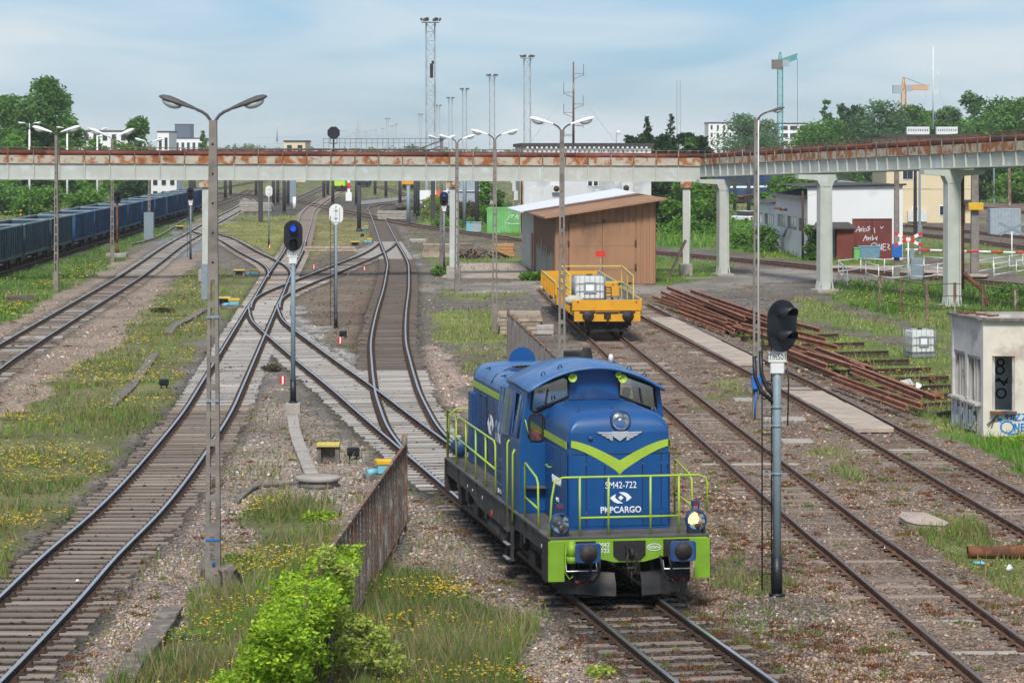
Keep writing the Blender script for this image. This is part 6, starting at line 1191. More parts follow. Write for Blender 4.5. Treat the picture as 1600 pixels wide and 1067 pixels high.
# ------------------------------------------------------------------ brown shed
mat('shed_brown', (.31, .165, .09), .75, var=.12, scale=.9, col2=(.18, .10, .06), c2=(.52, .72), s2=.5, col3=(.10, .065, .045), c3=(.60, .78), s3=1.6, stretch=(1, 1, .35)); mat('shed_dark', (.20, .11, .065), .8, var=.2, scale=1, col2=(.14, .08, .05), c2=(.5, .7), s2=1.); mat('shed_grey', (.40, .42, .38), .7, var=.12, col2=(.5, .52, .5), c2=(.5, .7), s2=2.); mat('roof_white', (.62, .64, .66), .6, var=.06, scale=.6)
S0, S1, S2, S3 = Vector((2.72, 165.5, 0)), Vector((9.0, 166.8, 0)), Vector((7.35, 200.5, 0)), Vector((.75, 196, 0)); shed = thing('metal_shed', 'brown corrugated metal shed with white roof under the pipe bridge', 'shed', (0, 0, 0))
def corr(a, b_, z0, z1a, z1b, m, nm='wall', pitch=.42, dep=.05, par=None, flip=1):
    d = b_-a; L_ = d.length; d.normalize(); n = Vector((d.y, -d.x, 0))*flip; b = MB(); vs = []; fs = []; k = 0; u = 0
    pts = []
    while u < L_: pts += [(u, 0), (min(u+pitch*.30, L_), 0), (min(u+pitch*.38, L_), dep), (min(u+pitch*.92, L_), dep)]; u += pitch
    pts.append((L_, 0))
    for u, w in pts: p = a+d*u+n*w; zt = z1a+(z1b-z1a)*u/L_; vs += [(p.x, p.y, z0), (p.x, p.y, zt)]
    for i in range(len(pts)-1): fs.append((2*i, 2*i+2, 2*i+3, 2*i+1))
    b.add(vs, fs); return b.build(nm, m, par or shed)
corr(S0, S1, 0, 4.32, 5.22, 'shed_brown', 'front_wall'); corr(S1, S2, 0, 5.22, 5.3, 'shed_brown', 'side_wall'); Sm = S3.lerp(S0, .40); corr(Sm, S0, 0, 4.3, 4.32, 'shed_dark', 'side_wall'); corr(S3, Sm, 0, 4.2, 4.3, 'shed_grey', 'side_wall'); corr(S2, S3, 0, 5.3, 4.2, 'shed_grey', 'back_wall')  # left brown wall in a darker copy of shed_brown: shade put into its colour
fdS = (S1-S0).normalized(); fnS = Vector((fdS.y, -fdS.x, 0))
for u0, u1 in ((.85, 2.95), (2.98, 5.05)):
    b = MB(); b.add([tuple(S0+fdS*u+fnS*w+Vector((0, 0, z))) for w in (.06, .12) for u, z in ((u0, .1), (u1, .1), (u1, 3.85), (u0, 3.85))], [(0, 1, 2, 3), (4, 7, 6, 5), (0, 4, 5, 1), (1, 5, 6, 2), (2, 6, 7, 3), (3, 7, 4, 0)]); dr = b.build('gate_leaf', 'shed_brown', shed)
    for z in (1.1, 2.6): b = MB(); p = S0+fdS*(u0-.05 if u0 < 1 else u1+.05)+fnS*.13; b.box((p.x, p.y, z), (.12, .06, .3)); b.build('hinge', 'rail_dark', dr)
    for z in (.9, 2.4): b = MB(); p = S0+fdS*((u0+u1)/2)+fnS*.123; b.bar(S0+fdS*u0+fnS*.122+Vector((0, 0, z)), S0+fdS*u1+fnS*.122+Vector((0, 0, z)), .01, .02); b.build('seam', 'shed_dark', dr)
b = MB(); p = S0+fdS*.5+fnS*.09; b.box((p.x, p.y, 2.0), (.1, .04, 2.9)); b.build('rusty_track', 'rail_dark', shed); b = MB(); p = S0+fdS*3.05+fnS*.2; b.ell((p.x, p.y, 3.97), (.1, .1, .1)); b.build('gate_lamp', 'rail_dark', shed)
def roofq(ps, m, nm, t=.1):
    b = MB(); b.add([tuple(p) for p in ps]+[tuple(p-Vector((0, 0, t))) for p in ps], [(0, 1, 2, 3), (7, 6, 5, 4)]+[(i, i+4, (i+1) % 4+4, (i+1) % 4) for i in range(4)]); return b.build(nm, m, shed)
ups = lambda p, z: Vector((p.x, p.y, z)); ov = fnS*1.0; le = -fdS*.9; ri = fdS*.5
Fm0, Fm1 = S0.lerp(S3, .52), S1.lerp(S2, .52)
roofq([ups(S0+ov+le, 4.24), ups(S1+ov+ri, 5.38), ups(Fm1+ri, 5.42), ups(Fm0+le, 4.22)], 'shed_brown', 'front_roof'); roofq([ups(Fm0+le*1.3, 4.20), ups(Fm1+ri, 5.44), ups(S2+ri, 5.5), ups(S3+le*1.3, 4.16)], 'roof_white', 'rear_roof')
sl = (S0-S3).normalized(); sn = Vector((sl.y, -sl.x, 0))
b = MB(); q = S3+sl*10.2; b.bar(q+sn*.08+Vector((0, 0, 1.3)), q+sl*1.6+sn*.08+Vector((0, 0, 1.3)), .06, 2.6); b.build('side_door', 'shed_brown', shed)
for u, w, h in ((.50, 1.6, 2.2), (.72, 1.6, 1.9)):
    b = MB(); q = S3.lerp(S0, u); rng = random.Random(int(u*100))
    for k in range(9): p = q+sl*(k*.5*w)+sn*.062; hh = h*(.7+.5*rng.random()); b.add([tuple(p), tuple(p+sl*.4), tuple(p+sl*.4+Vector((0, 0, hh))), tuple(p+Vector((0, 0, hh*.9)))], [(0, 1, 2, 3)])
    b.build('peeling_patch', 'shed_grey', shed)
# concrete apron
b = MB(); b.add([(*gp(700, 415).xy, .03), (*gp(838, 425).xy, .03), (*gp(815, 408).xy, .03), (*gp(720, 409).xy, .03)], [(0, 1, 2, 3)]); 
b = MB(); g4 = [gp(690, 434), gp(832, 434), gp(817, 412), gp(712, 412)]; b.add([(p.x, p.y, z) for z in (-.1, .05) for p in g4], [(4, 5, 6, 7), (0, 1, 5, 4), (1, 2, 6, 5), (2, 3, 7, 6), (3, 0, 4, 7)]); b.build('concrete_apron', 'slab', kind='structure')
# ------------------------------------------------------------------ buildings behind
mat('wall_white', (.55, .56, .56), .9, var=.10, scale=.4, col2=(.36, .36, .36), c2=(.50, .68), s2=.35, col3=(.66, .67, .67), c3=(.55, .7), s3=.8); mat('wall_clean', (.66, .66, .65), .9, var=.05, scale=.5, col2=(.52, .51, .50), c2=(.6, .75), s2=.5); mat('wall_stain', (.42, .39, .30), .9, var=.2, scale=.5, col2=(.36, .22, .10), c2=(.5, .62), s2=.8)
mat('wall_cream', (.62, .52, .34), .9, var=.05, scale=.4); mat('roof_felt', (.06, .055, .055), .9, var=.2); mat('gate_red', (.16, .035, .025), .7, var=.2, scale=.8, col2=(.10, .03, .025), c2=(.5, .7), s2=.6); mat('aircon', (.58, .58, .56), .6); mat('corr_grey', (.30, .35, .38), .6, var=.15); mat('dark_glass', (.03, .035, .04), .15)
def block(name, label, cat, p, w, d, h, yaw, m, roof='roof_felt', over=.25, rt=.25):
    r = thing(name, label, cat, p, yaw); b = MB(); b.b2((0, 0, -.2), (w, d, h)); b.build('wall', m, r); b = MB(); b.b2((-over, -over, h+.002), (w+over, d+over, h+rt)); b.build('roof', roof, r); return r
wb = block('office_building', 'white streaked two storey building with air conditioners behind the shed', 'building', (xat(818, 268), 268, 0), 12.9, 40, 8.75, .02, 'wall_white', rt=.35)
for px, py in ((871, 295), (980, 294)):
    b = MB(); x, z = xat(px, 268)-wb.location.x, zat(py, 268); b.b2((x-.55, -.45, z-.4), (x+.55, -.02, z+.4)); ac = b.build('air_conditioner', 'aircon', wb, .03); b = MB(); b.lathe([(.30, 0), (.30, .03), (1e-4, .03)], 16, 0, Matrix.Translation((x-.12, -.45, z)) @ Matrix.Rotation(math.pi/2, 4, 'X')); b.build('fan', 'rail_dark', ac)
for px in (922, 931): b = MB(); x, z = xat(px, 268)-wb.location.x, zat(285.5, 268); b.b2((x-.28, -.05, z-.4), (x+.28, .02, z+.4)); w_ = b.build('window', 'lamp_white', wb); b = MB(); b.b2((x-.2, -.07, z-.32), (x+.2, -.051, z+.32)); b.build('pane', 'dark_glass', w_)
for k in range(26): b = MB(); b.b2((.3+k*.48, -.35, 8.55), (.5+k*.48, -.26, 8.74)); b.build('eave_bracket', 'wall_clean', wb)
b = MB(); b.b2((-.35, 0, -.2), (-.02, 38, 8.3)); b.build('stained_side', 'wall_stain', wb)
for j in range(3):
    for k in range(4): b = MB(); y, z = 3+k*9, 1.6+j*2.5; b.b2((-.42, y, z), (-.352, y+4, z+1.3)); b.build('side_window', 'yellow_pale' if (j+k) % 3 == 0 else 'mast_grey', wb)
for k in range(3): b = MB(); b.b2((-.8, 8+k*8, 3.2+k*.8), (-.36, 9.3+k*8, 4.2+k*.8)); b.build('side_air_conditioner', 'aircon', wb)
b = MB(); b.tube([(-.2, -.12, 0), (-.2, -.12, 8.6)], .09, 8); b.build('downpipe', 'rail_dark', wb)
gc = thing('shipping_container', 'light green shipping container left of the shed', 'container', gp(762, 364), .03); mat('container_green', (.14, .40, .12), .6, var=.15, scale=1.2, col2=(.22, .48, .2), c2=(.5, .7), s2=1.)
def container(r, L_, d, h, m): 
    corr(Vector((0, 0, 0)), Vector((L_, 0, 0)), .15, h-.1, h-.1, m, 'front_wall', .32, .05, r); corr(Vector((0, d, 0)), Vector((0, 0, 0)), .15, h-.1, h-.1, m, 'end_wall', .32, .05, r); corr(Vector((L_, 0, 0)), Vector((L_, d, 0)), .15, h-.1, h-.1, m, 'end_wall', .32, .05, r); corr(Vector((L_, d, 0)), Vector((0, d, 0)), .15, h-.1, h-.1, m, 'back_wall', .32, .05, r)
    b = MB(); b.b2((-.05, -.05, h-.12), (L_+.05, d+.05, h)); b.build('roof', m, r); b = MB(); b.b2((-.03, -.03, 0), (L_+.03, d+.03, .15)); b.build('base', m, r)
    for x in (-.03, L_-.09): b = MB(); b.b2((x, -.07, .0), (x+.12, .05, h)); b.build('corner_post', m, r)
container(gc, 6.0, 2.4, 2.55, 'container_green'); strokes([[(0, 0), (.4, .5), (.8, .6), (.5, .3)], [(.9, .2), (1.1, .6), (1.2, .1)], [(1.3, .5), (1.5, .2), (1.7, .6)], [(-.1, -.2), (.5, -.35), (1.5, -.3)]], .07, Vector((1.9, -.07, 1.25)), Vector((1, 0, 0)), 'spray_white', gc)
for px, w, m, l in ((732.5, .55, 'cyan_paint', 'light blue waste bin left of the green container'), (744, 1.2, 'corr_grey', 'grey waste container left of the green container')):
    r = thing('waste_bin', l, 'bin', gp(px, 363)); b = MB(); b.box((0, 0, .5), (w*.9, .8, .95)); b.build('body', m, r, .03); b = MB(); b.box((0, 0, 1.02), (w, .9, .10)); b.build('lid', m, r, .02)
gw = block('workshop', 'low grey workshop with a white roof band beyond the middle track', 'building', (xat(700, 345), 345, 0), 6.2, 12, 4.6, .03, 'corr_grey', 'roof_white', .2, .05); b = MB(); b.add([(-.2, -.2, 3.05), (6.4, -.2, 3.05), (6.4, 9, 5.4), (-.2, 9, 5.4)], [(0, 1, 2, 3)]); b.build('sloping_roof', 'roof_white', gw)
rc = thing('red_container', 'dark red container with a white and orange top beyond the big mast', 'container', (xat(672, 395), 395, 0), 0); container(rc, 2.6, 2.4, 2.4, 'gate_red'); b = MB(); b.b2((0, -.1, 1.7), (2.6, -.03, 2.4)); b.build('white_board', 'lamp_white', rc); b = MB(); b.b2((.9, -.14, 1.7), (1.5, -.101, 2.4)); b.build('orange_board', 'hivis', rc)
b = MB(); b.b2((0, 0, 1.0), (2.0, 2, 2.4)); b.b2((.2, .2, 0), (1.8, 1.8, 1.0)); b.build('white_cabin', 'lamp_white', None, 0, 'small white cabin on a plinth left of the dark red container', 'cabin', loc=(xat(654, 395), 395, 0))
# white building with red gate
mw = thing('garage_building', 'white building with a dark red sprayed gate and low window wing', 'building', (0, 0, 0)); A_, B_, D_ = (22.6, 203), (29.95, 203.6), (21.3, 234); Am, An = (22.25, 216), (22.05, 222)
gq = (3.45, 6.55, 0, 3.15); wall(A_, B_, 5.55, [gq], 'wall_clean', mw, h1=5.7); wall((22.05, 222), A_, 4.75, [(1, 6.2, 2.05, 3.1), (7.2, 12.8, 2.05, 3.1), (13.8, 18.5, 2.05, 3.1)], 'wall_clean', mw, h1=4.75); wall(D_, An, 3.9, [(1, 5, 2.0, 3.0), (6, 11, 2.0, 3.0)], 'wall_clean', mw)
for q in ((1, 6.2, 2.05, 3.1), (7.2, 12.8, 2.05, 3.1), (13.8, 18.5, 2.05, 3.1)): pane((22.05, 222), A_, q, mw, 'flaky_wood', nx=6)
for q in ((1, 5, 2.0, 3.0), (6, 11, 2.0, 3.0)): pane(D_, An, q, mw, 'flaky_wood', nx=5)
wall(B_, (28.9, 234), 5.7, [], 'wall_clean', mw); wall((28.9, 234), D_, 3.9, [], 'wall_clean', mw)
b = MB(); b.add([(22.3, 202.7, 5.58), (30.2, 203.3, 5.75), (29.4, 222, 5.75), (21.8, 222, 5.58)], [(0, 1, 2, 3)]); b.bar((22.4, 202.85, 5.6), (30.2, 203.4, 5.76), .12, .14); b.build('roof', 'roof_felt', mw)
b = MB(); b.add([(21.7, 202.9, 4.72), (24, 203.1, 5.2), (24, 222.5, 5.2), (21.5, 222.5, 4.72)], [(0, 1, 2, 3)]); b.build('wing_roof', 'roof_felt', mw); b = MB(); b.add([(21.6, 222.4, 3.95), (25, 222.4, 4.4), (24.5, 234, 4.4), (20.9, 234, 3.9)], [(0, 1, 2, 3)]); b.build('lower_roof', 'roof_felt', mw)
dA = (Vector((*B_, 0))-Vector((*A_, 0))).normalized(); nA = Vector((-dA.y, dA.x, 0)); a0 = Vector((*A_, 0))
for u0, u1 in ((3.47, 4.98), (5.02, 6.53)): b = MB(); b.bar(a0+dA*u0+nA*.12+Vector((0, 0, 1.57)), a0+dA*u1+nA*.12+Vector((0, 0, 1.57)), .06, 3.1); b.build('gate_leaf', 'gate_red', mw)
b = MB(); b.bar(a0+dA*3.5+nA*.4+Vector((0, 0, 2.6)), a0+dA*6.5+nA*.4+Vector((0, 0, 2.6)), .05, 5); 
AR = [[(0, 0), (.25, .45), (.3, 0)], [(.1, .15), (.4, .2)], [(.4, .25), (.4, 0), (.5, .28)], [(.6, .28), (.6, 0)], [(.6, .38), (.61, .4)], circ(.78, .13, .11), [(1.15, .42), (.95, .35), (1.15, .2), (.95, .05)], [(.6, -.75), (.8, -.3), (.9, -.7)], [(.7, -.5), (1., -.45)], [(1., -.7), (1.0, -.45), (1.1, -.6), (1.2, -.42), (1.22, -.7)], [(1.35, -.3), (1.35, -.7), (1.5, -.55), (1.35, -.5)], [(1.6, -.45), (1.7, -.7), (1.75, -.4)], circ(1.5, -1.25, .28, .34), [(1.9, -1.5), (1.9, -1.0), (2.1, -1.5), (2.1, -1.0)], [(2.45, -1.0), (2.22, -1.0), (2.22, -1.5), (2.48, -1.5)], [(2.22, -1.25), (2.4, -1.25)], [(2.6, -1.0), (2.75, -1.1), (2.6, -1.3), (2.8, -1.45)], [(1.5, .3), (1.55, -.1)], [(2.0, .4), (2.1, .25), (2.25, .4)]]
strokes(AR, .055, a0+dA*3.75+nA*.085+Vector((0, 0, 2.15)), dA, 'spray_white', mw, S=.95, y=-.0)
for px, py in ((1253, 327), (1222+3, 326), (1234, 328)): b = MB(); p = Vector((xat(px, 212)-.2, 212, zat(py, 212))); b.bar(p, p+Vector((-.6, 0, 0)), .14, .18); b.build('bracket', 'rust', mw)
b = MB(); b.tube([(20.9, 232, 1.7), (21.5, 221, 1.6), (21.9, 214, 1.5), (22.0, 212.5, 2.2)], .13, 8); b.build('duct', 'mast_grey', mw); b = MB(); b.tube([(22.2, 202.8, 0), (22.2, 202.8, 5.3)], .1, 8); b.build('downpipe', 'rail_dark', mw)
b = MB(); b.b2((22.9, 200.9, 2.4), (26.0, 202.9, 2.52)); b.add([(22.7, 200.6, 2.42), (26.3, 200.9, 2.42), (25.7, 202.9, 2.9), (23.2, 202.9, 2.9)], [(0, 1, 2, 3)]); ls = b.build('lean_to_roof', 'roof_felt', mw); b = MB(); b.b2((24.6, 201.2, 0), (25.9, 202.5, 2.38)); b.build('lean_to', 'gate_red', mw); b = MB(); b.b2((23.1, 201.4, 0), (23.4, 202.6, 2.38)); b.build('lean_to_post', 'rail_dark', mw)
r = thing('waste_bin', 'light blue dented waste skip before the dark red gate', 'bin', (27.05, 201.2, 0)); b = MB(); b.box((0, 0, .55), (1.4, .9, 1.0), taper=1.15); b.build('body', 'bin_blue', r, .03); b = MB(); b.box((0, 0, 1.1), (1.7, 1.1, .1)); b.build('lid', 'bin_blue', r, .02)
r = thing('waste_bin', 'green waste bin left of the light blue skip', 'bin', (26.05, 200.8, 0)); b = MB(); b.box((0, 0, .5), (.45, .6, .95)); b.build('body', 'container_green', r, .03); b = MB(); b.box((0, 0, 1.0), (.5, .7, .08)); b.build('lid', 'container_green', r, .02)
# cream signal box
cb = block('signal_box', 'cream three storey building with dark roof and slotted white parapets at right', 'building', (43.0, 305, 0), 10.0, 14, 9.9, -.02, 'wall_cream', over=.8, rt=.3)
for px, py, w, h in ((1475, 329, 1.0, 1.0), (1422, 273, .6, 1.0), (1414, 273, .5, 1.0), (1430, 330, .5, .9)): b = MB(); x, z = xat(px, 305)-43, zat(py, 305); b.b2((x-w/2-.1, -.06, z-h/2-.1), (x+w/2+.1, -.01, z+h/2+.1)); w_ = b.build('window', 'lamp_white', cb); b = MB(); b.b2((x-w/2, -.09, z-h/2), (x+w/2, -.061, z+h/2)); b.build('pane', 'dark_glass', w_)
b = MB(); b.b2((8.1, -.08, 0), (9.0, -.01, 2.1)); b.build('door', 'gate_red', cb); b = MB(); b.b2((7.9, -1.0, 2.4), (9.9, .0, 2.7)); b.build('door_canopy', 'roof_felt', cb); b = MB(); b.b2((2.4, -.6, 0.2), (4.6, -.1, 1.4)); b.build('meter_cabinet', 'aircon', cb)
for z in (6.0, 3.9): b = MB(); b.b2((0, -.03, z), (10, -.004, z+.08)); b.build('string_course', 'wall_stain', cb)
for px0, px1 in ((1416, 1451), (1462, 1495)):
    x0, x1 = xat(px0, 309)-43, xat(px1, 309)-43; q = MB(); q.b2((x0, 4, 10.2), (x1, 5, 10.55)); q.b2((x0, 4, 10.85), (x1, 5, 11.1)); n = 9
    for k in range(n+1): x = x0+(x1-x0-.16)*k/n; q.b2((x, 4.02, 10.55), (x+.16, 4.98, 10.85))
    q.build('slotted_parapet', 'wall_clean', cb)
cg = thing('shipping_container', 'light grey container by the tracks at the right edge', 'container', (xat(1548, 262), 262, 0), -.05); container(cg, 2.9, 2.4, 2.6, 'corr_grey')
# ------------------------------------------------------------------ yellow works wagons
mat('works_yellow', (.62, .30, .014), .55, var=.12, scale=1.2, col2=(.5, .2, .02), c2=(.6, .74), s2=1.6, col3=(.06, .05, .04), c3=(.66, .76), s3=3.); mat('bed_grey', (.30, .33, .36), .8, var=.2); mat('bed_floor', (.22, .21, .20), .9, var=.3)
def flat_wagon(label, Ys, L_, h, front=True):
    cl = C['wagon_line']; p = min(cl, key=lambda q: abs(q.y-Ys)); q = min(cl, key=lambda q_: abs(q_.y-(Ys+L_))); d = (q-p).normalized(); yaw = math.atan2(d.y, d.x)-math.pi/2
    r = thing('flat_wagon', label, 'wagon', (p.x, p.y, .18), yaw, 'yellow works wagons'); W_ = 1.5
    b = MB(); b.b2((-W_, 0, 1.18), (W_, L_, 1.25)); b.build('floor', 'bed_floor', r); b = MB(); b.b2((-W_+.15, .1, .85), (W_-.15, L_-.1, 1.17)); b.build('underframe', 'works_yellow', r)
    for s in (-1, 1):
        n = 4
        for k in range(n): b = MB(); b.b2((s*W_-.03, L_*k/n+.02, 1.2), (s*W_+.03, L_*(k+1)/n-.02, h)); sd_ = b.build('side_board', ['works_yellow'], r, .008); b = MB(); b.b2((s*(W_-.034)-.002, L_*k/n+.04, 1.26), (s*(W_-.034)+.002, L_*(k+1)/n-.04, h-.01)); b.build('inner_lining', 'bed_grey', sd_)
        for k in range(9): b = MB(); y = L_*(k+.5)/9; b.b2((s*(W_+.05)-.03, y-.05, 1.0), (s*(W_+.05)+.03, y+.05, h-.06)); b.build('stanchion', 'works_yellow', r)
        b = MB(); b.bar((s*W_, 0, h+.01), (s*W_, L_, h+.01), .07, .05); b.build('top_rail', 'yellow_pale', r)
    for y in (0, L_):
        b = MB(); b.b2((-W_, y-.03, 1.2), (W_, y+.03, h)); b.build('end_board', 'works_yellow', r, .008); b = MB(); b.b2((-W_+.05, y-.1, .72), (W_-.05, y+.1, 1.16)); b.build('headstock', 'works_yellow', r, .01)
    for s in (-1, 1):
        b = MB(); b.tube([(s*.87, -.1, .98), (s*.87, -.5, .98)], .12, 14); bu = b.build('buffer', 'black_steel', r); b = MB(); b.lathe([(.26, 0), (.26, .05), (1e-4, .07)], 22, 0, Matrix.Translation((s*.87, -.5, .98)) @ Matrix.Rotation(math.pi/2, 4, 'X')); b.build('buffer_head', 'black_steel', bu)
        b = MB(); b.b2((s*.87-.35, -.115, 1.08), (s*.87+.35, -.104, 1.16)); b.build('dark_marking', 'black_paint', r)
        b = MB(); b.b2((s*1.28-.04, -.06, h-.12), (s*1.28+.04, -.031, h-.04)); b.build('tail_marker', 'red_paint', r)
    b = MB(); b.b2((-.5, -.115, 1.06), (.5, -.104, 1.15)); b.build('dark_marking', 'black_paint', r); b = MB(); b.tube([(0, -.1, .95), (0, -.3, .95), (0, -.34, .85), (0, -.28, .55)], .045, 8); b.box((0, -.12, .95), (.3, .06, .2)); b.build('draw_hook', 'black_steel', r)
    for y in (1.6, L_-1.6):
        for yy in (y-.0, ):
            b = MB(); b.tube([(-.75, yy, .46), (.75, yy, .46)], .08, 8); ax = b.build('axle', 'black_steel', r)
            for s in (-1, 1): b = MB(); b.lathe([(.1, -.06), (.40, -.04), (.46, -.06), (.46, .05), (.49, .08), (.1, .08)], 20, 0, Matrix.Translation((s*.76, yy, .47)) @ Matrix.Rotation(-s*math.pi/2, 4, 'Y')); b.build('wheel', 'black_steel', ax); b = MB(); b.b2((s*1.05-.1, yy-.55, .45), (s*1.05+.1, yy+.55, .80)); b.build('axle_guard', 'black_steel', ax)
    b = MB(); b.b2((-.9, -.02, .30), (.9, .04, .36)); b.b2((-.95, .3, .4), (.95, .6, .8)); b.build('brake_rigging', 'black_steel', r)
    return r, p, yaw
wa, pa_, ya_ = flat_wagon('yellow flat works wagon with railings, carrying a white tank and a chair', 116, 11.0, 1.66)
wc, pc_, yc_ = flat_wagon('second yellow works wagon with higher sides coupled behind the first', 128.6, 12.5, 1.80)
def on_wagon(x, y, z): v = Matrix.Rotation(ya_, 3, 'Z') @ Vector((x, y, 0)); return (pa_.x+v.x, pa_.y+v.y, .18+z)
def yrail(paths): 
    b = MB(); [b.bar(p, q, .06) for pth in paths for p, q in zip(pth, pth[1:])]; b.build('railing', 'yellow_pale', wa)
for s in (-1, 1):
    yrail([[(s*1.42, 3.0, 1.25), (s*1.42, 3.0, 2.55), (s*1.42, 9.0, 2.75)], [(s*1.42, 6.0, 1.25), (s*1.42, 6.0, 2.62)], [(s*1.42, 9.0, 1.25), (s*1.42, 9.0, 2.75)], [(s*1.42, 3.0, 1.95), (s*1.42, 9, 2.0)]])
yrail([[(-1.42, 9.0, 2.75), (1.42, 9.0, 2.75)], [(-.2, 9, 2.0), (1.42, 9, 2.0)]])
w1 = ibc('caged_tank', 'tall white caged tank standing on the yellow wagon', on_wagon(-.45, 4.6, 1.25), ya_, 7, 4); w1.scale = (1.15, 1.0, 1.14)
w2 = ibc('caged_tank', 'second white caged tank behind the tall one on the yellow wagon', on_wagon(-.50, 6.2, 1.25), ya_, 7, 4); w2.scale = (1.0, 1.0, 1.02)
ch = thing('chair', 'small dark brown wooden chair on the yellow wagon', 'chair', on_wagon(.38, 1.9, 1.25), ya_+2.2)
for x in (-.19, .19):
    b = MB(); b.bar((x, -.19, 0), (x, -.19, .45), .04); b.build('leg', 'wood_dark', ch); b = MB(); b.bar((x, .19, 0), (x, .24, .92), .04); b.build('leg', 'wood_dark', ch)
b = MB(); b.box((0, 0, .45), (.44, .44, .04)); b.build('seat', 'wood_brown', ch)
for z in (.62, .74, .86): b = MB(); b.bar((-.19, .22, z), (.19, .22, z), .03, .06); b.build('back_slat', 'wood_dark', ch)
b = MB(); b.ell((0, 0, 0), (.42, .32, .22), 14, 8); rg = random.Random(3); b.v = [(x*rg.uniform(.85, 1.15), y*rg.uniform(.85, 1.15), z*rg.uniform(.8, 1.2)) for x, y, z in b.v]; b.build('tarpaulin', mat('canvas', (.42, .41, .35), .9, var=.2), None, 0, 'grey bundled tarpaulin over the left front corner of the yellow wagon', 'tarpaulin', loc=on_wagon(-1.45, .35, 1.62))
fl = thing('marker_board', 'small red board on a thin pole above the yellow wagon', 'board', on_wagon(.25, 7.5, 1.25)); b = MB(); b.bar((0, 0, 0), (.05, 0, 2.0), .035); b.build('pole', 'wood_pale', fl); b = MB(); b.b2((-.18, -.03, 2.0), (.26, .0, 2.26)); b.build('board', 'red_paint', fl)
# ------------------------------------------------------------------ freight wagons
mat('freight_blue', (.010, .045, .125), .6, var=.2, scale=.6, col2=(.03, .09, .17), c2=(.5, .65), s2=.5, col3=(.08, .055, .045), c3=(.62, .74), s3=1.4, orand=.28); mat('freight_teal', (.022, .06, .085), .65, var=.25, scale=.6, col2=(.05, .09, .10), c2=(.5, .65), s2=.6, col3=(.10, .065, .045), c3=(.6, .7), s3=1.4, orand=.28); mat('freight_rim', (.20, .27, .30), .7, var=.25); mat('ore_load', (.075, .055, .048), .95, var=.35, scale=1.5, bump=.6, bscale=6)
def freight_wagon(m):
    r = thing('freight_wagon'); L_ = 13.0; W_ = 1.4; z0, z1 = 1.05, 2.95
    for s in (-1, 1):
        b = MB(); b.b2((s*W_-.03, 0, z0), (s*W_+.03, L_, z1)); b.build('side', m, r); b = MB(); b.b2((s*W_-.07, -.02, z1), (s*W_+.09, L_+.02, z1+.1)); b.build('top_rim', 'freight_rim', r)
        for k in range(13): b = MB(); y = .12+k*(L_-.24)/12; b.b2((s*(W_+.07)-.045, y-.07, z0-.05), (s*(W_+.07)+.045, y+.07, z1)); b.build('rib', m, r)
        b = MB(); b.b2((s*W_-.1, 0, z0-.22), (s*W_+.08, L_, z0-.002)); b.build('sill', m, r)
    for y in (0, L_): b = MB(); b.b2((-W_, y-.04, z0), (W_, y+.04, z1)); b.build('end', m, r); b = MB(); b.b2((-W_, y-.08, z1), (W_, y+.08, z1+.1)); b.build('end_rim', 'freight_rim', r)
    b = MB(); b.b2((-W_+.04, .05, z0+.1), (W_-.04, L_-.05, z1-.7)); b.build('load', 'ore_load', r); b = MB(); b.b2((-.5, -.5, .8), (.5, L_+.5, z0)); b.build('underframe', 'black_steel', r)
    for y in (2.2, L_-2.2):
        b = MB(); b.b2((-1.1, y-1.3, .42), (1.1, y+1.3, .72)); bo = b.build('bogie', 'black_steel', r)
        for dy in (-.9, .9):
            for s in (-1, 1): b = MB(); b.lathe([(.1, -.05), (.46, -.05), (.46, .06), (.1, .08)], 14, 0, Matrix.Translation((s*.78, y+dy, .46)) @ Matrix.Rotation(-s*math.pi/2, 4, 'Y')); b.build('wheel', 'black_steel', bo)
    return r
protos = {m: freight_wagon(m) for m in ('freight_blue', 'freight_teal')}; fc_ = C['freight']; usedp = set(); acc = 0.; ys0 = 172.
ordn = ['nearest', 'second', 'third', 'fourth', 'fifth', 'sixth', 'seventh', 'eighth', 'ninth', 'tenth', 'eleventh', 'twelfth', 'thirteenth', 'last']
for i in range(14):
    ya = ys0+i*14.1; p = min(fc_, key=lambda q: abs(q.y-ya)); q = min(fc_, key=lambda q_: abs(q_.y-(ya+13))); d = q-p; m = 'freight_teal' if i < 3 or i == 13 else 'freight_blue'; lab = 'weathered %s open freight wagon, %s in the row at left' % ('dark teal' if i < 3 else 'deep blue', ordn[i]); pr = protos[m]
    if m not in usedp: usedp.add(m); o = pr; o.location = (p.x, p.y, .18); o.rotation_euler = (0, 0, math.atan2(d.y, d.x)-math.pi/2)
    else: o = dup(pr, (p.x, p.y, .18), math.atan2(d.y, d.x)-math.pi/2)
    tag(o, lab, 'freight wagon', 'open freight wagons in a row')
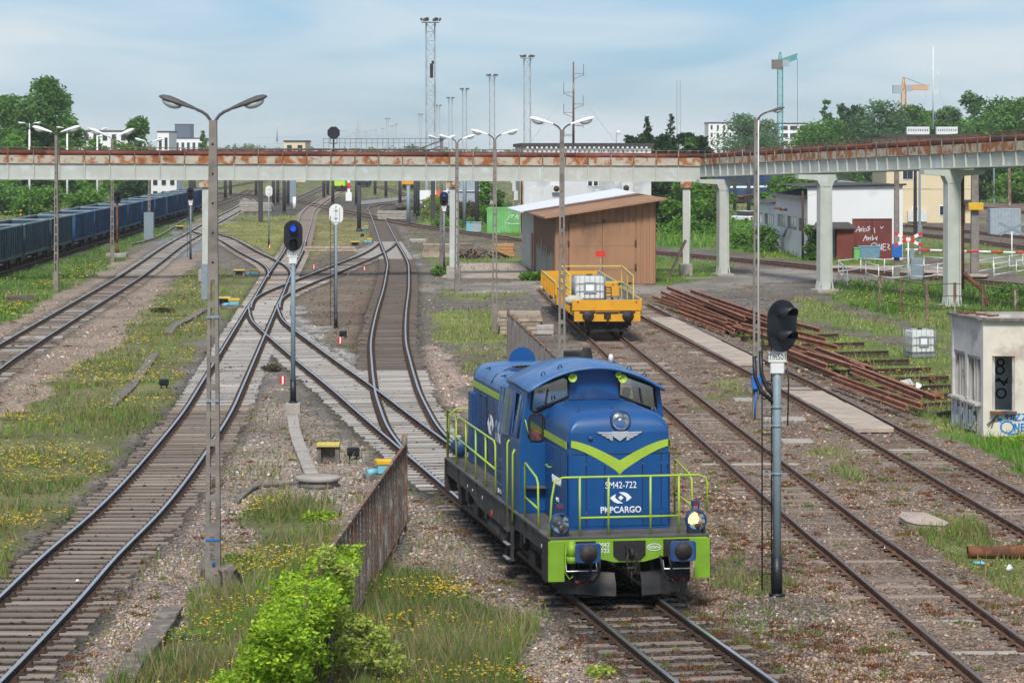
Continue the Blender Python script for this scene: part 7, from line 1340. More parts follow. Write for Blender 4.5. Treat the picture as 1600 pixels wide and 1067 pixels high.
# far rail vehicles under the bridge
def boxcar(px, Yd, w, h, m, label, name='wagon'):
    r = thing(name, label, 'wagon', (xat(px, Yd), Yd, 0)); b = MB(); b.b2((-w/2, 0, 1.0), (w/2, 12, h)); b.build('body', m, r, .15); b = MB(); b.b2((-w/2+.2, 0, .25), (w/2-.2, 12, 1.0)); b.build('bogies', 'black_steel', r)
    b = MB(); b.b2((-w/2-.05, -.04, h*.55), (w/2+.05, -.01, h*.62)); b.build('stripe', 'lamp_white' if m != 'works_yellow' else 'black_paint', r)
    for s in (-1, 1): b = MB(); b.lathe([(.25, 0), (.25, .3)], 12, 0, Matrix.Translation((s*.85, -.3, 1.05)) @ Matrix.Rotation(-math.pi/2, 4, 'X')); b.build('buffer', 'black_steel', r)
boxcar(528, 540, 3.0, 4.0, mat('lime_wagon', (.42, .62, .04), .6, var=.1), 'bright lime green wagon end standing far off below the bridge'); boxcar(638, 560, 3.0, 4.2, 'works_yellow', 'orange yellow rail vehicle end standing far off below the bridge'); boxcar(567, 600, 3.0, 3.6, 'freight_blue', 'dark blue wagon end between the lime and the orange vehicles'); boxcar(1152, 420, 6.0, 4.4, 'freight_blue', 'blue locomotive side glimpsed behind trees right of the shed'); boxcar(1205, 430, 5.0, 4.3, 'freight_blue', 'blue wagon side glimpsed left of the white building')
# parked cars on the embankment
for px, py, m, l in ((1166, 345, 'lamp_white', 'white parked car on the grass bank left of the white building'), (1110, 343, 'freight_blue', 'dark blue parked car behind the trees right of the shed')):
    p = gp(px, py+4); r = thing('parked_car', l, 'car', p, .5); b = MB(); b.b2((-.85, -2.0, .3), (.85, 2.0, .85)); b.build('body', m, r, .12); b = MB(); b.box((0, .2, 1.12), (1.5, 2.4, .55), 0, taper=.8); b.build('cabin', 'dark_glass', r, .08); b = MB(); b.box((0, .2, 1.405), (1.22, 1.95, .04)); b.build('roof', m, r)
    for x in (-.8, .8):
        for y in (-1.3, 1.3): b = MB(); b.lathe([(.1, -.1), (.32, -.1), (.32, .1), (.1, .1)], 14, 0, Matrix.Translation((x, y, .32)) @ Matrix.Rotation(math.pi/2, 4, 'Y')); b.build('wheel', 'rubber', r)
    for x in (-.6, .6): b = MB(); b.b2((x-.18, -2.03, .62), (x+.18, -1.99, .78)); b.build('tail_light', 'red_paint', r)
# ------------------------------------------------------------------ level crossing
def railing(pts, label, zs=(.35, 1.05), m='white_paint'):
    P_ = [gp(*p) for p in pts]; r = thing('railing', label, 'railing', P_[0], 0, 'white pipe railings at the level crossing'); Q = [p-P_[0] for p in P_]
    for p in Q: b = MB(); b.tube([p, p+Vector((0, 0, 1.1))], .035, 8); b.build('post', m, r)
    for z in zs: b = MB(); [b.tube([p+Vector((0, 0, z)), q+Vector((0, 0, z))], .03, 7) for p, q in zip(Q, Q[1:])]; b.build('rail', m, r)
railing([(1324, 449), (1317, 440), (1310, 432), (1345, 428), (1382, 430), (1420, 427)], 'white pipe railing at the left of the level crossing'); railing([(1353, 435), (1373, 441), (1395, 443), (1422, 440), (1443, 441), (1465, 438), (1482, 436)], 'white pipe railing in front of the level crossing', (.35, 1.05)); railing([(1443, 441), (1444, 425), (1482, 428)], 'short white pipe railing beside the crossing post')
railing([(1528, 432), (1552, 428), (1577, 424), (1598, 421), (1630, 417)], 'white pipe railing right of the flared column by the road'); railing([(1553, 438), (1588, 432), (1620, 428)], 'lower white pipe railing at the right edge')
def crossbuck(px, py, h, label, m1, m2, yaw=0, back=False):
    r = thing('crossing_sign', label, 'sign', gp(px, py), yaw, 'level crossing signs'); b = MB(); b.tube([(0, 0, 0), (0, 0, h)], .05, 8); b.build('post', 'white_paint', r)
    for k, an in enumerate((.42, -.42)):
        n = 7; L_ = 1.95
        for i in range(n): u = -L_/2+L_*i/n; b = MB(); b.box((u+L_/n/2, -.06-.02*k, 0), (L_/n, .015, .20)); o = b.build('blade_section', m1 if i % 2 == 0 else m2, r); o.location = (0, 0, h-.1); o.rotation_euler = (0, an, 0)
crossbuck(1419, 442, 2.85, 'red and white crossed warning sign at the level crossing', 'red_paint', 'lamp_white'); cbk = crossbuck(1581, 423, 3.0, 'back of a grey crossed warning sign at the right edge', 'mast_grey', 'mast_grey')
r = thing('crossing_barrier', 'red and white lowered barrier arm at the level crossing', 'barrier', gp(1415, 437)); n = 16; L_ = 12.5
for i in range(n): b = MB(); b.tube([(L_*i/n, -.05*i, 1.95-.02*i), (L_*(i+1)/n, -.05*(i+1), 1.95-.02*(i+1))], .07, 8); b.build('arm_band', 'red_paint' if i % 2 else 'lamp_white', r)
b = MB(); b.b2((.3, -.3, 0), (1.1, .3, 1.4)); b.build('drive_cabinet', 'mast_grey', r, .03); b = MB(); b.b2((.25, -.1, 1.4), (.55, .1, 2.0)); b.build('pivot', 'mast_grey', r)
for px, yb, yt, w, m, l, bx in ((1401, 436, 250, .36, 'concrete_pole', 'tall concrete pole with blue box before the red gate', 'blue_box'), (1437, 398, 262, .2, 'mast_grey', 'grey pole with green box behind the level crossing', 'mast_grey'), (1430, 366, 258, .35, 'black_steel', 'dark tarred pole before the cream building', None), (1523, 432, 270, .55, 'concrete_pole', 'thick concrete pole right of the flared column', 'yellow_paint'), (1553, 318, 258, .25, 'mast_grey', 'thin grey catenary pole at far right', None), (1577, 322, 262, .5, 'rust_post', 'lattice catenary pole at the far right edge', None), (1183+62, 300, 262, .2, 'mast_grey', 'thin grey post on the roof left of the bridge column', None)):
    p = gp(px, yb); h = zat(yt, p.y); r = thing('pole', l, 'pole', p, 0, 'poles around the level crossing'); b = MB(); b.box((0, 0, h/2), (w, w*.8, h), taper=.8); b.build('shaft', m, r)
    if bx: b = MB(); b.b2((-w*.9, -w, 1.4 if bx != 'yellow_paint' else 4.4), (w*.9, -w*.4, 2.3 if bx != 'yellow_paint' else 4.9)); b.build('box', bx, r, .03)
lx = thing('level_crossing', 'pale concrete panels of the level crossing at right', 'level crossing', (0, 0, 0))
for px, py in ((1345, 421), (1460, 428), (1500, 434)): b = MB(); b.box((0, 0, .16), (5.5 if px == 1345 else 3.6, 3.0, .06), 0, Matrix.Rotation(-.25, 3, 'Z')); b.build('crossing_panel', 'slab', lx, loc=gp(px, py))
# old post and wire fence
r = thing('wire_fence', 'old rusty post and wire fence on the grass at right', 'fence', gp(1375, 487)); o3 = gp(1375, 487); prev = None
for px, py in ((1375, 487), (1408, 493), (1448, 503), (1492, 500), (1536, 505), (1587, 515), (1640, 525)):
    p = gp(px, py)-o3; b = MB(); b.box((p.x, p.y, .9), (.13, .12, 1.9)); b.build('post', 'rust_post', r)
    if prev is not None:
        for z in (1.8, 1.2, .6): b = MB(); b.tube([prev+Vector((0, 0, z)), p+Vector((0, 0, z))], .018, 5); b.build('wire', 'rail_dark', r)
    prev = p
# catenary masts and posts in the distant yard
mat('far_dark', (.045, .045, .05), .7)
posts = [(303, 330, 282), (352, 312, 283), (360, 306, 283), (400, 308, 283), (427, 322, 283), (434, 320, 284), (444, 334, 284), (450, 322, 284), (506, 310, 283), (512, 306, 283), (520, 320, 284), (557, 322, 283), (586, 305, 283), (603, 309, 284), (625, 320, 284), (649, 338, 283), (653, 342, 283), (638, 352, 290), (561, 362, 290), (745, 362, 286), (726, 356, 284), (1148, 332, 285), (1170, 346, 285)]
nm_ = ['first', 'second', 'third', 'fourth', 'fifth', 'sixth', 'seventh', 'eighth', 'ninth', 'tenth', 'eleventh', 'twelfth', 'thirteenth', 'fourteenth', 'fifteenth', 'sixteenth', 'seventeenth', 'eighteenth', 'nineteenth', 'twentieth', 'twenty first', 'twenty second', 'twenty third']
for i, (px, yb, yt) in enumerate(sorted(posts)):
    p = gp(px, yb); h = min(zat(yt, p.y)+2.2, 7.8) if yt < 288 else zat(yt, p.y); r = thing('yard_mast', 'thin dark mast below the pipe bridge, %s from left' % nm_[i], 'mast', p, 0, 'dark masts in the distant yard'); b = MB(); b.tube([(0, 0, 0), (0, 0, h)], .13+.0003*p.y, 7); b.build('shaft', 'far_dark' if px not in (638, 726) else 'mast_grey', r); b = MB(); b.lathe([(.3, -.1), (.3, .3)], 8); b.build('foot', 'far_dark', r)
b = MB(); b.b2((-.6, -.3, 0), (.6, .3, 4.6)); b.build('relay_cabinet', 'mast_grey', None, 0, 'tall pale grey relay cabinet in the distant yard', 'cabinet', loc=gp(457, 317)); b = MB(); b.tube([(0, 0, 0), (0, 0, 1.8)], .25, 8); b.build('white_stake', 'lamp_white', None, 0, 'short white stake below the relay cabinet', 'stake', loc=gp(460, 328))
r = thing('barrier_post', 'red and white upright barrier far off below the bridge', 'barrier', gp(545, 314))
for k in range(6): b = MB(); b.b2((-.22, -.1, 1+k*1.0), (.22, .1, 2+k*1.0)); b.build('band', 'red_paint' if k % 2 else 'lamp_white', r)
b = MB(); b.b2((-.5, -.3, 0), (.5, .3, 1.4)); b.build('base', 'lamp_white', r)
# gantry on the skyline with the black octagonal signal
gn = thing('signal_gantry', 'dark lattice footbridge on the skyline just above the pipe bridge', 'gantry', (0, 310, 0)); Yg = 310; x0, x1 = xat(285, Yg), xat(690, Yg); zt_ = zat(229, Yg); zb_ = zat(240, Yg)
for z in (zt_-.4, zb_): b = MB(); b.bar((x0, 0, z), (x1, 0, z), .2, .16); b.build('chord', 'far_dark', gn)
k = 0
while x0+k*1.5 < x1: b = MB(); b.bar((x0+k*1.5, 0, zb_), (x0+k*1.5, 0, zt_-.4), .09); b.build('upright', 'far_dark', gn); b = MB(); b.bar((x0+k*1.5, 0, zb_), (min(x0+k*1.5+1.5, x1), 0, zt_-.4), .07); b.build('diagonal', 'far_dark', gn); k += 1
b = MB(); b.b2((x0, -.6, zb_-.5), (x1, .6, zb_-.1)); b.build('walkway', 'far_dark', gn)
for z, w in ((zt_+.9, .05), (zt_+.4, .04)): b = MB(); b.bar((xat(505, Yg), .5, z), (x1, .5, z), w); b.build('handrail', 'far_dark', gn)
for k in range(22): x = xat(505, Yg)+k*.63; b = MB(); b.bar((x, .5, zt_-.4), (x, .5, zt_+.9), .04); b.build('handrail_post', 'far_dark', gn)
for x in (x0+1, (x0+x1)/2-6, x1-1): b = MB(); b.box((x, 0, zb_/2), (.5, .5, zb_)); b.build('leg', 'far_dark', gn)
b = MB(); b.bar((xat(690, Yg), 0, zb_), (xat(690, Yg), 0, zat(213, Yg)), .35); b.build('end_post', 'far_dark', gn)
for dz in (0, -.6): b = MB(); b.bar((xat(690, Yg), 0, zat(220, Yg)+dz), (xat(655, Yg), 0, zat(233, Yg)+dz), .12); b.build('stay', 'far_dark', gn)
so = thing('octagon_signal', 'black octagonal signal board standing on the skyline gantry', 'signal', (xat(522, Yg), Yg-.8, zb_)); b = MB(); R8 = .72; b.prism([(R8*1.08*math.cos(a), R8*1.08*math.sin(a)+zat(208, Yg)-zb_) for a in np.linspace(math.pi/8, 2*math.pi+math.pi/8, 9)[:-1]], -.05, .05, 'y'); b.build('board', 'black_paint', so); b = MB(); b.bar((0, 0, 0), (0, 0, zat(214, Yg)-zb_), .18); b.build('post', 'black_paint', so)
for s in (-1, 1): b = MB(); z1 = zat(218, Yg)-zb_; b.bar((s*.4, -.1, z1), (s*.4, -.1, z1-.5), .06); b.bar((s*.4, -.1, z1-.5), (s*.1, -.1, z1-.5), .06); b.build('hoop', 'black_paint', so)
# ------------------------------------------------------------------ floodlight towers (lattice)
mat('tower_grey', (.40, .44, .47), .6, .2, var=.1)
def lattice(h, w, n, t=.09, taper=1.):
    b = MB(); Wz = lambda z: w/2*(1+(taper-1)*z/h)
    cs = lambda z: [Vector((sx*Wz(z), sy*Wz(z), z)) for sx, sy in ((-1, -1), (1, -1), (1, 1), (-1, 1))]
    for i in range(n):
        a, c = cs(h*i/n), cs(h*(i+1)/n)
        for j in range(4): b.bar(a[j], c[j], t); b.bar(a[j], c[(j+1) % 4], t*.55) if i % 2 else b.bar(a[(j+1) % 4], c[j], t*.55); b.bar(c[j], c[(j+1) % 4], t*.5)
    return b
twm = lattice(28.2, 1.35, 20, .13).mesh('lattice', 'tower_grey'); pf = MB(); pf.b2((-1.3, -1.3, 28.2), (1.3, 1.3, 28.35)); pfm = pf.mesh('platform', 'tower_grey'); fb_ = MB(); fb_.box((0, -.3, .35), (.5, .3, .45), 0, Matrix.Rotation(.5, 3, 'X')); fb_.bar((0, 0, 0), (0, 0, .4), .08); flm = fb_.mesh('floodlight', 'lamp_grey')
tows = [(673, 28, 'tallest and nearest lattice floodlight tower, left of centre on the skyline'), (824, 86, 'lattice floodlight tower above the shed'), (769, 116, 'lattice floodlight tower behind the twin lamp at centre'), (726, 138, 'lattice floodlight tower third in the descending row'), (704, 152, 'lattice floodlight tower fourth in the descending row'), (685, 164, 'lattice floodlight tower right behind the tallest tower'), (657, 178, 'slim lattice tower just left of the tallest tower'), (605.5, 185, 'highest of the faint lattice towers left of the tallest one'), (612, 197, 'faint lattice tower immediately right of the highest faint one'), (618.5, 194, 'rightmost of the clustered faint lattice towers'), (598, 201, 'faint lattice tower left of the clustered ones'), (587, 203, 'faint lattice tower right of the power pylon'), (571, 206, 'small faint lattice tower beside the power pylon'), (554, 209, 'small faint lattice tower left of the power pylon'), (547, 211, 'tiniest faint lattice tower at left of the group')]
for px, yt, l in tows:
    Yd = F/((YH-yt)/20.6); r = thing('floodlight_tower', l, 'tower', (xat(px, Yd), Yd, 0), .15, 'lattice floodlight towers on the skyline'); inst('lattice', twm, r); inst('platform', pfm, r)
    for k in range(6): inst('floodlight', flm, r, (math.cos(k*1.047)*1.15, math.sin(k*1.047)*1.15, 28.35), (0, 0, k*1.047+math.pi/2))
b = MB(); b.box((0, -.75, 20.9), (.5, .5, 2.2)); b.box((.2, -.75, 22.2), (.4, .4, .5)); b.build('maintenance_gear', 'black_steel', None, 0, 'dark cable reel hanging halfway up the tallest tower', 'gear', loc=(xat(674.5, 410), 410, -.3))
r = thing('power_pylon', 'grey power pylon with cross arms among the faint towers', 'pylon', (xat(559, 1600), 1600, 0)); lattice(26, 4.0, 10, .4, .25).build('lattice', 'tower_grey', r)
for z, w in ((20.5, 9), (17, 7)): b = MB(); b.bar((-w, 0, z), (w, 0, z), .4); b.build('cross_arm', 'tower_grey', r)
for sg in (-1, 1):
    for z, w in ((20.5, 8.5), (17, 6.5)):
        b = MB(); b.tube([(s_*w*.0+sg*w, 0, z-.5) if t == 0 else (sg*w-60*t+0*s_, -40*t, z-.5-6*math.sin(t*math.pi/2)*(1-t*.3)) for s_ in (1,) for t in np.linspace(0, 1, 8)], .10, 4); b.build('conductor', 'tower_grey', r); b = MB(); b.tube([(sg*w+60*t, 40*t, z-.5-6*math.sin(t*math.pi/2)*(1-t*.3)) for t in np.linspace(0, 1, 8)], .10, 4); b.build('conductor', 'tower_grey', r)
# radio masts, cranes
def radio_mast(px, Yd, yb, yt, label, arms, w=.14, m='rust_post', guys=()):
    zb0, zt0 = zat(yb, Yd), zat(yt, Yd); r = thing('radio_mast', label, 'mast', (xat(px, Yd), Yd, zb0), 0, 'radio masts on roofs'); h = zt0-zb0; b = MB(); b.tube([(0, 0, 0), (0, 0, h)], w, 8, r1=w*.6); b.build('shaft', m, r)
    for x, z, hh in arms: b = MB(); zz = z*h; b.bar((0, 0, zz), (x, 0, zz), .05); b.bar((0, 0, zz-.6*hh), (x, 0, zz-.1), .05); b.bar((x, 0, zz-.25), (x, 0, zz+hh), .06); b.build('aerial', m, r)
    for gx, gz in guys: b = MB(); b.tube([(0, 0, h*.72), (gx, 0, gz)], .018, 4); b.build('guy_wire', 'tower_grey', r)
radio_mast(896, 275, 229, 97, 'rusty radio mast with stacked dipole aerials behind the shed', [(1.05, .86, 1.0), (-1.0, .64, 1.0), (1.0, .50, .9), (-1.0, .40, .9), (1.0, .25, .0), (-.95, .14, .3)], guys=((-4.4, .5), (4.2, .6))); radio_mast(1458, 312, 200, 72, 'slim white radio mast on the cream building', [(.7, .68, .9), (.55, .45, .8)], .10, 'white_paint', ((-2, 0), (2, 0))); radio_mast(433, 900, 222, 190, 'thin mast on the small cream station building', [], .25, 'tower_grey'); radio_mast(963, 275, 230, 203, 'short aerial with a round dish on the white building roof', [], .04, 'mast_grey')
b = MB(); b.ell((0, 0, 0), (.22, .1, .22)); b.build('dish', 'lamp_white', None, 0, 'round white dish on the white building roof', 'dish', loc=(xat(966, 275), 274.7, zat(207, 275)))
r = thing('lattice_mast', 'slim lattice mast rising behind the spruces', 'mast', (xat(1060.5, 420), 420, 0)); lattice(zat(126, 420), .6, 26, .08).build('lattice', 'tower_grey', r)
def crane(px, Yd, yt, yb, yj, jib, cj, m, label, up=0.):
    r = thing('tower_crane', label, 'crane', (xat(px, Yd), Yd, 0), 0, 'tower cranes on the skyline'); h = zat(yj, Yd); b = lattice(h, 1.5, 26, .2); b.build('mast', m, r); b = lattice(zat(yt, Yd)-h, 1.4, 3, .22, .3); b.v = [(x, y, z+h) for x, y, z in b.v]; b.build('tower_top', m, r)
    n = 12; b = MB(); J = [Vector((jib*i/n, 0, h+up*abs(jib)*i/n)) for i in range(n+1)]
    for p, q in zip(J, J[1:]): b.bar(p, q, .3); b.bar(p+Vector((0, 0, 1.6)), q+Vector((0, 0, 1.6)), .3); b.bar(p, q+Vector((0, 0, 1.6)), .2); b.bar(p, p+Vector((0, 0, 1.6)), .2)
    b.build('jib', m, r); b = MB(); b.b2((min(0, cj), -.8, h-.2), (max(0, cj), .8, h+.5)); b.build('counter_jib', m, r); b = MB(); b.b2((cj-1.5, -1, h-1.2), (cj+1.5, 1, h+1.6)); b.build('counterweight', 'concrete_dark' if m == 'crane_teal' else 'corr_grey', r); b = MB(); b.b2((.6, -1.2, h-.5), (2.6, -.2, h+1.5)); b.build('cabin', 'corr_grey', r)
    b = MB(); b.tube([J[-1]*1., J[-1]+Vector((0, 0, -h*.6))], .08, 4) if up else b.tube([(0, 0, zat(yt, Yd)), tuple(J[-3]+Vector((0, 0, 1.6)))], .1, 4); b.build('cable', 'far_dark', r)
mat('crane_teal', (.06, .30, .30), .6); mat('crane_orange', (.62, .26, .05), .6); crane(1219, 800, 82, 205, 102, 5.2, -1.0, 'crane_teal', 'teal tower crane standing behind the white flats', .35); crane(1412, 900, 121, 240, 141, 8.6, -2.2, 'crane_orange', 'orange tower crane rising above the trees at right')
# far buildings
mat('flat_white', (.72, .72, .71), .8, var=.04); mat('dark_tower', (.075, .10, .16), .5, var=.15); mat('brick_dark', (.07, .06, .06), .8)
def flats(name, px0, px1, yt, Yd, label, rows_, cols_, m='flat_white', dep=18, yb=236, roof='roof_felt', wm='dark_glass', wf=.5):
    x0, x1 = xat(px0, Yd), xat(px1, Yd); h = zat(yt, Yd); r = block(name, label, 'building', (x0, Yd, 0), x1-x0, dep, h, 0, m, roof, .2, .4); W_ = x1-x0; zb0 = zat(yb+8, Yd)
    for j in range(rows_):
        for i in range(cols_): b = MB(); cx = W_*(i+.5)/cols_; z = h-(j+.5)*(h-max(zb0, 0))/rows_*.95; ww = W_/cols_*wf; hh = (h-max(zb0, 0))/rows_*.5; b.b2((cx-ww/2, -.15, z-hh/2), (cx+ww/2, -.02, z+hh/2)); b.build('window', wm, r)
    return r
flats('apartment_block', 1107, 1146, 193, 900, 'white apartment block with tall dark windows above the bridge bend', 4, 4, wf=.3); flats('apartment_block', 1218, 1262, 194, 900, 'white apartment block with wide balconies at the teal crane foot', 4, 3, wf=.75); flats('office_tower', 273, 297, 195, 1500, 'dark blue glass office tower far left on the skyline', 3, 3, 'dark_tower', wm='dark_tower'); flats('industrial_hall', 128, 200, 206, 800, 'white industrial hall behind the slim lamps at left', 2, 5, wf=.5); flats('industrial_hall', 246, 264, 207, 800, 'narrow white industrial block left of the dark tower', 1, 2); flats('industrial_hall', 264, 316, 217, 1100, 'long low white hall below the dark tower', 1, 6); flats('station_building', 444, 477, 222, 700, 'small cream station building with a flat roof on the skyline', 1, 2, 'wall_cream', wf=.45)
flats('white_house', 236, 276, 272, 420, 'white house wall just behind the freight wagons', 2, 3, 'wall_clean', 8, 330)
# ------------------------------------------------------------------ trees and shrubs
def leaf_cloud(cen, rad, n, size, cols, rng, flat=0., droop=0.):
    """leaf-sized quads in clumps through an uneven crown; cen, rad arrays of clump centres and radii"""
    cen, rad = np.asarray(cen, float), np.asarray(rad, float); k = rng.choice(len(cen), n, p=(rad**2)/(rad**2).sum()); d = rng.normal(size=(n, 3)); d /= np.linalg.norm(d, axis=1)[:, None]; rr = rng.random(n)**.42*(.8+.45*rng.random(n))
    p = cen[k]+d*(rad[k]*rr)[:, None]*np.array([1, 1, .85]); a = rng.normal(size=(n, 3))*np.array([1, 1, .6-.4*flat]); a /= np.linalg.norm(a, axis=1)[:, None]; b = np.cross(a, rng.normal(size=(n, 3))); b /= np.linalg.norm(b, axis=1)[:, None]; s = size*(.6+.8*rng.random(n))[:, None]
    V_ = np.stack([p-a*s*.75, p+b*s*.38+a*s*.1, p+a*s*.75, p-b*s*.38-a*s*.1], 1).reshape(-1, 3); c = np.asarray(cols)[rng.integers(0, len(cols), n)]*(.7+.6*rng.random(n))[:, None]
    ck = (.72+.56*rng.random(len(cen)))[k]; c = c*ck[:, None]; return V_, np.repeat(c, 4, 0)
GR = {'mid': [(.09, .20, .05), (.115, .25, .055), (.14, .28, .06)], 'light': [(.13, .28, .045), (.17, .33, .05), (.11, .23, .045)], 'dark': [(.035, .085, .033), (.05, .11, .04), (.03, .07, .03)], 'blue': [(.11, .21, .09), (.14, .25, .10), (.09, .18, .085)], 'bright': [(.34, .50, .03), (.44, .58, .04), (.25, .40, .03), (.16, .30, .03)], 'yellow': [(.40, .48, .10), (.48, .54, .14), (.33, .42, .08)], 'brown': [(.10, .085, .05), (.13, .11, .06), (.08, .09, .04)]}
mat('bark', (.09, .07, .055), .95, var=.3, scale=6); mat('bark_pale', (.20, .19, .17), .9, var=.3, scale=6)
def tree(name, label, px, ytop, Y, hw, pal, n=3200, size=.55, trunk=.35, seed=1, ybase=None, squash=1., conif=False, group=None, cat='tree', clumps=26, lean=0., z0=0., taper=0., open_=1.):
    """trunk with limbs and a crown of leaves; hw = half width in metres"""
    rng = np.random.default_rng(seed); x = xat(px, Y); h = zat(ytop, Y)-z0; r = thing(name, label, cat, (x, Y, z0), 0, group); cen, rad = [], []; b = MB()
    if conif:
        for z in np.linspace(h*.10, h*.97, 40):
            w = hw*(1-z/h)**.85+.15
            for a in rng.random(max(4, int(8*(1-z/h))+4))*6.28: q = rng.random()**.5; cen.append((math.cos(a)*w*q*.85, math.sin(a)*w*q*.85, z-.22*w*q)); rad.append(max(.25, w*.36))
        b.tube([(0, 0, 0), (0, 0, h*.98)], trunk, 8, r1=.04)
    else:
        zc0 = h*trunk if trunk < 1 else h*.2; b.tube([(0, 0, -.1), (lean*.3, 0, h*.3), (lean, 0, h*.75)], max(.12, h*.022), 8, r1=.05)
        for i in range(clumps):
            a = rng.random()*6.28; t = rng.random(); z = zc0+(h-zc0)*t; env = math.sin(math.pi*min(1, (t*.86+.12)))**.6*(1-taper*t); q = rng.random()**.45*open_; R0 = hw*env*q; R1 = hw*(.30+.22*rng.random())*(1-.25*t)
            cen.append((lean*t+math.cos(a)*R0*.82, math.sin(a)*R0*.82, min(z, h-R1*.85)*1.0)); rad.append(R1)
            if i < 9: c = cen[-1]; b.tube([(lean*.4, 0, h*(.22+.3*t*.6)), (c[0]*.5, c[1]*.5, (h*.35+c[2])/2), c], max(.05, h*.008), 5, r1=.02)
    V_, cc = leaf_cloud(cen, rad, n, size, GR[pal], rng); b.build('trunk', 'bark', r)
    npmesh('crown', V_, np.arange(len(V_)).reshape(-1, 4), cc, MATS['leaves'], parent=r); return r
lft = 'trees behind the freight wagons'; rgt = 'trees along the skyline at right'
T_ = [('leafy_tree', 'tallest broad green tree at far left', 70, 120, 430, 4.3, 'mid', 5200, lft), ('leafy_tree', 'broad green tree at the left picture edge', 12, 148, 435, 4.6, 'mid', 4800, lft), ('leafy_tree', 'green tree on the right shoulder of the far left group', 100, 146, 440, 2.6, 'mid', 3000, lft), ('leafy_tree', 'green tree filling the far left group between its tops', 42, 158, 425, 4.0, 'mid', 4000, lft), ('leafy_tree', 'round green tree behind the four headed lamp', 214, 183, 430, 3.2, 'mid', 3600, lft), ('leafy_tree', 'lower right tree of the far left group', 116, 196, 420, 2.9, 'mid', 2600, lft), ('poplar', 'small slender poplar just left of the near lamp post', 318, 204, 650, 1.3, 'mid', 1200, lft)]
T_ += [('leafy_tree', 'round tree between the two white apartment blocks', 1166, 177, 620, 5.0, 'blue', 3800, rgt), ('leafy_tree', 'right hand round tree beside the first apartment block', 1195, 186, 640, 4.2, 'blue', 2800, rgt), ('poplar', 'slim dark poplar left in the right hand tree belt', 1291, 156, 520, 1.5, 'mid', 1900, rgt), ('poplar', 'slim pale poplar next to the dark one', 1315, 161, 540, 1.3, 'blue', 1500, rgt), ('leafy_tree', 'dense round tree below the two poplars', 1292, 184, 500, 4.2, 'mid', 3800, rgt), ('leafy_tree', 'dark tree right of the poplars', 1338, 165, 540, 3.0, 'dark', 2600, rgt), ('leafy_tree', 'widest pale green tree in the right hand belt', 1378, 155, 500, 5.2, 'blue', 5200, rgt), ('leafy_tree', 'green tree under the orange crane', 1425, 163, 520, 3.8, 'mid', 3400, rgt), ('leafy_tree', 'tree just left of the white radio mast', 1445, 172, 540, 3.0, 'mid', 2500, rgt), ('leafy_tree', 'tree just right of the white radio mast', 1480, 166, 540, 3.2, 'mid', 2800, rgt), ('airy_tree', 'airy tall tree with gaps in its crown at right', 1511, 143, 500, 3.0, 'blue', 1900, rgt), ('leafy_tree', 'large green tree near the right edge', 1562, 152, 480, 4.6, 'mid', 4600, rgt), ('leafy_tree', 'green tree at the right picture edge', 1606, 150, 480, 3.6, 'mid', 3200, rgt), ('leafy_tree', 'lower filler tree between the airy tree and the large one', 1535, 178, 500, 3.0, 'mid', 2400, rgt), ('leafy_tree', 'low tree left in the right hand belt above the bridge', 1262, 200, 520, 3.0, 'mid', 2200, rgt)]
for k, px in enumerate(range(1268, 1620, 32)): T_.append(('leafy_tree', 'low filler tree of the right hand belt, %s from left' % ['first', 'second', 'third', 'fourth', 'fifth', 'sixth', 'seventh', 'eighth', 'ninth', 'tenth', 'eleventh'][k], px, 192-(k % 3)*5, 590, 4.6, ('mid', 'blue')[k % 2], 2400, rgt))
for k, px in enumerate((1010, 1040, 1072, 1092)): T_.append(('leafy_tree', ['leftmost', 'second', 'third', 'rightmost'][k]+' low tree filling the gap around the spruces', px, 208+(k % 2)*5, 345, 2.2, 'dark', 2000, 'low trees round the spruces'))
for i, (nm, lab, px, yt, Yd, hw, pal, n, grp) in enumerate(T_): tree(nm, lab, px, yt, Yd, hw*(1.6 if grp == rgt and nm == 'leafy_tree' else 1.2), pal, int(n*2.3), size=.44 if nm != 'poplar' else .36, trunk=.12, seed=100+i, group=grp, clumps=46 if nm != 'airy_tree' else 22, taper=.25 if nm == 'leafy_tree' else .0, open_=1.0 if nm != 'airy_tree' else 1.25)
tree('spruce', 'left pointed spruce behind the white building', 1012, 179, 330, 1.9, 'dark', 7000, .26, .16, 31, conif=True, group='pointed spruces'); tree('spruce', 'right taller pointed spruce behind the white building', 1048, 175, 330, 2.4, 'dark', 8500, .26, .18, 32, conif=True, group='pointed spruces')
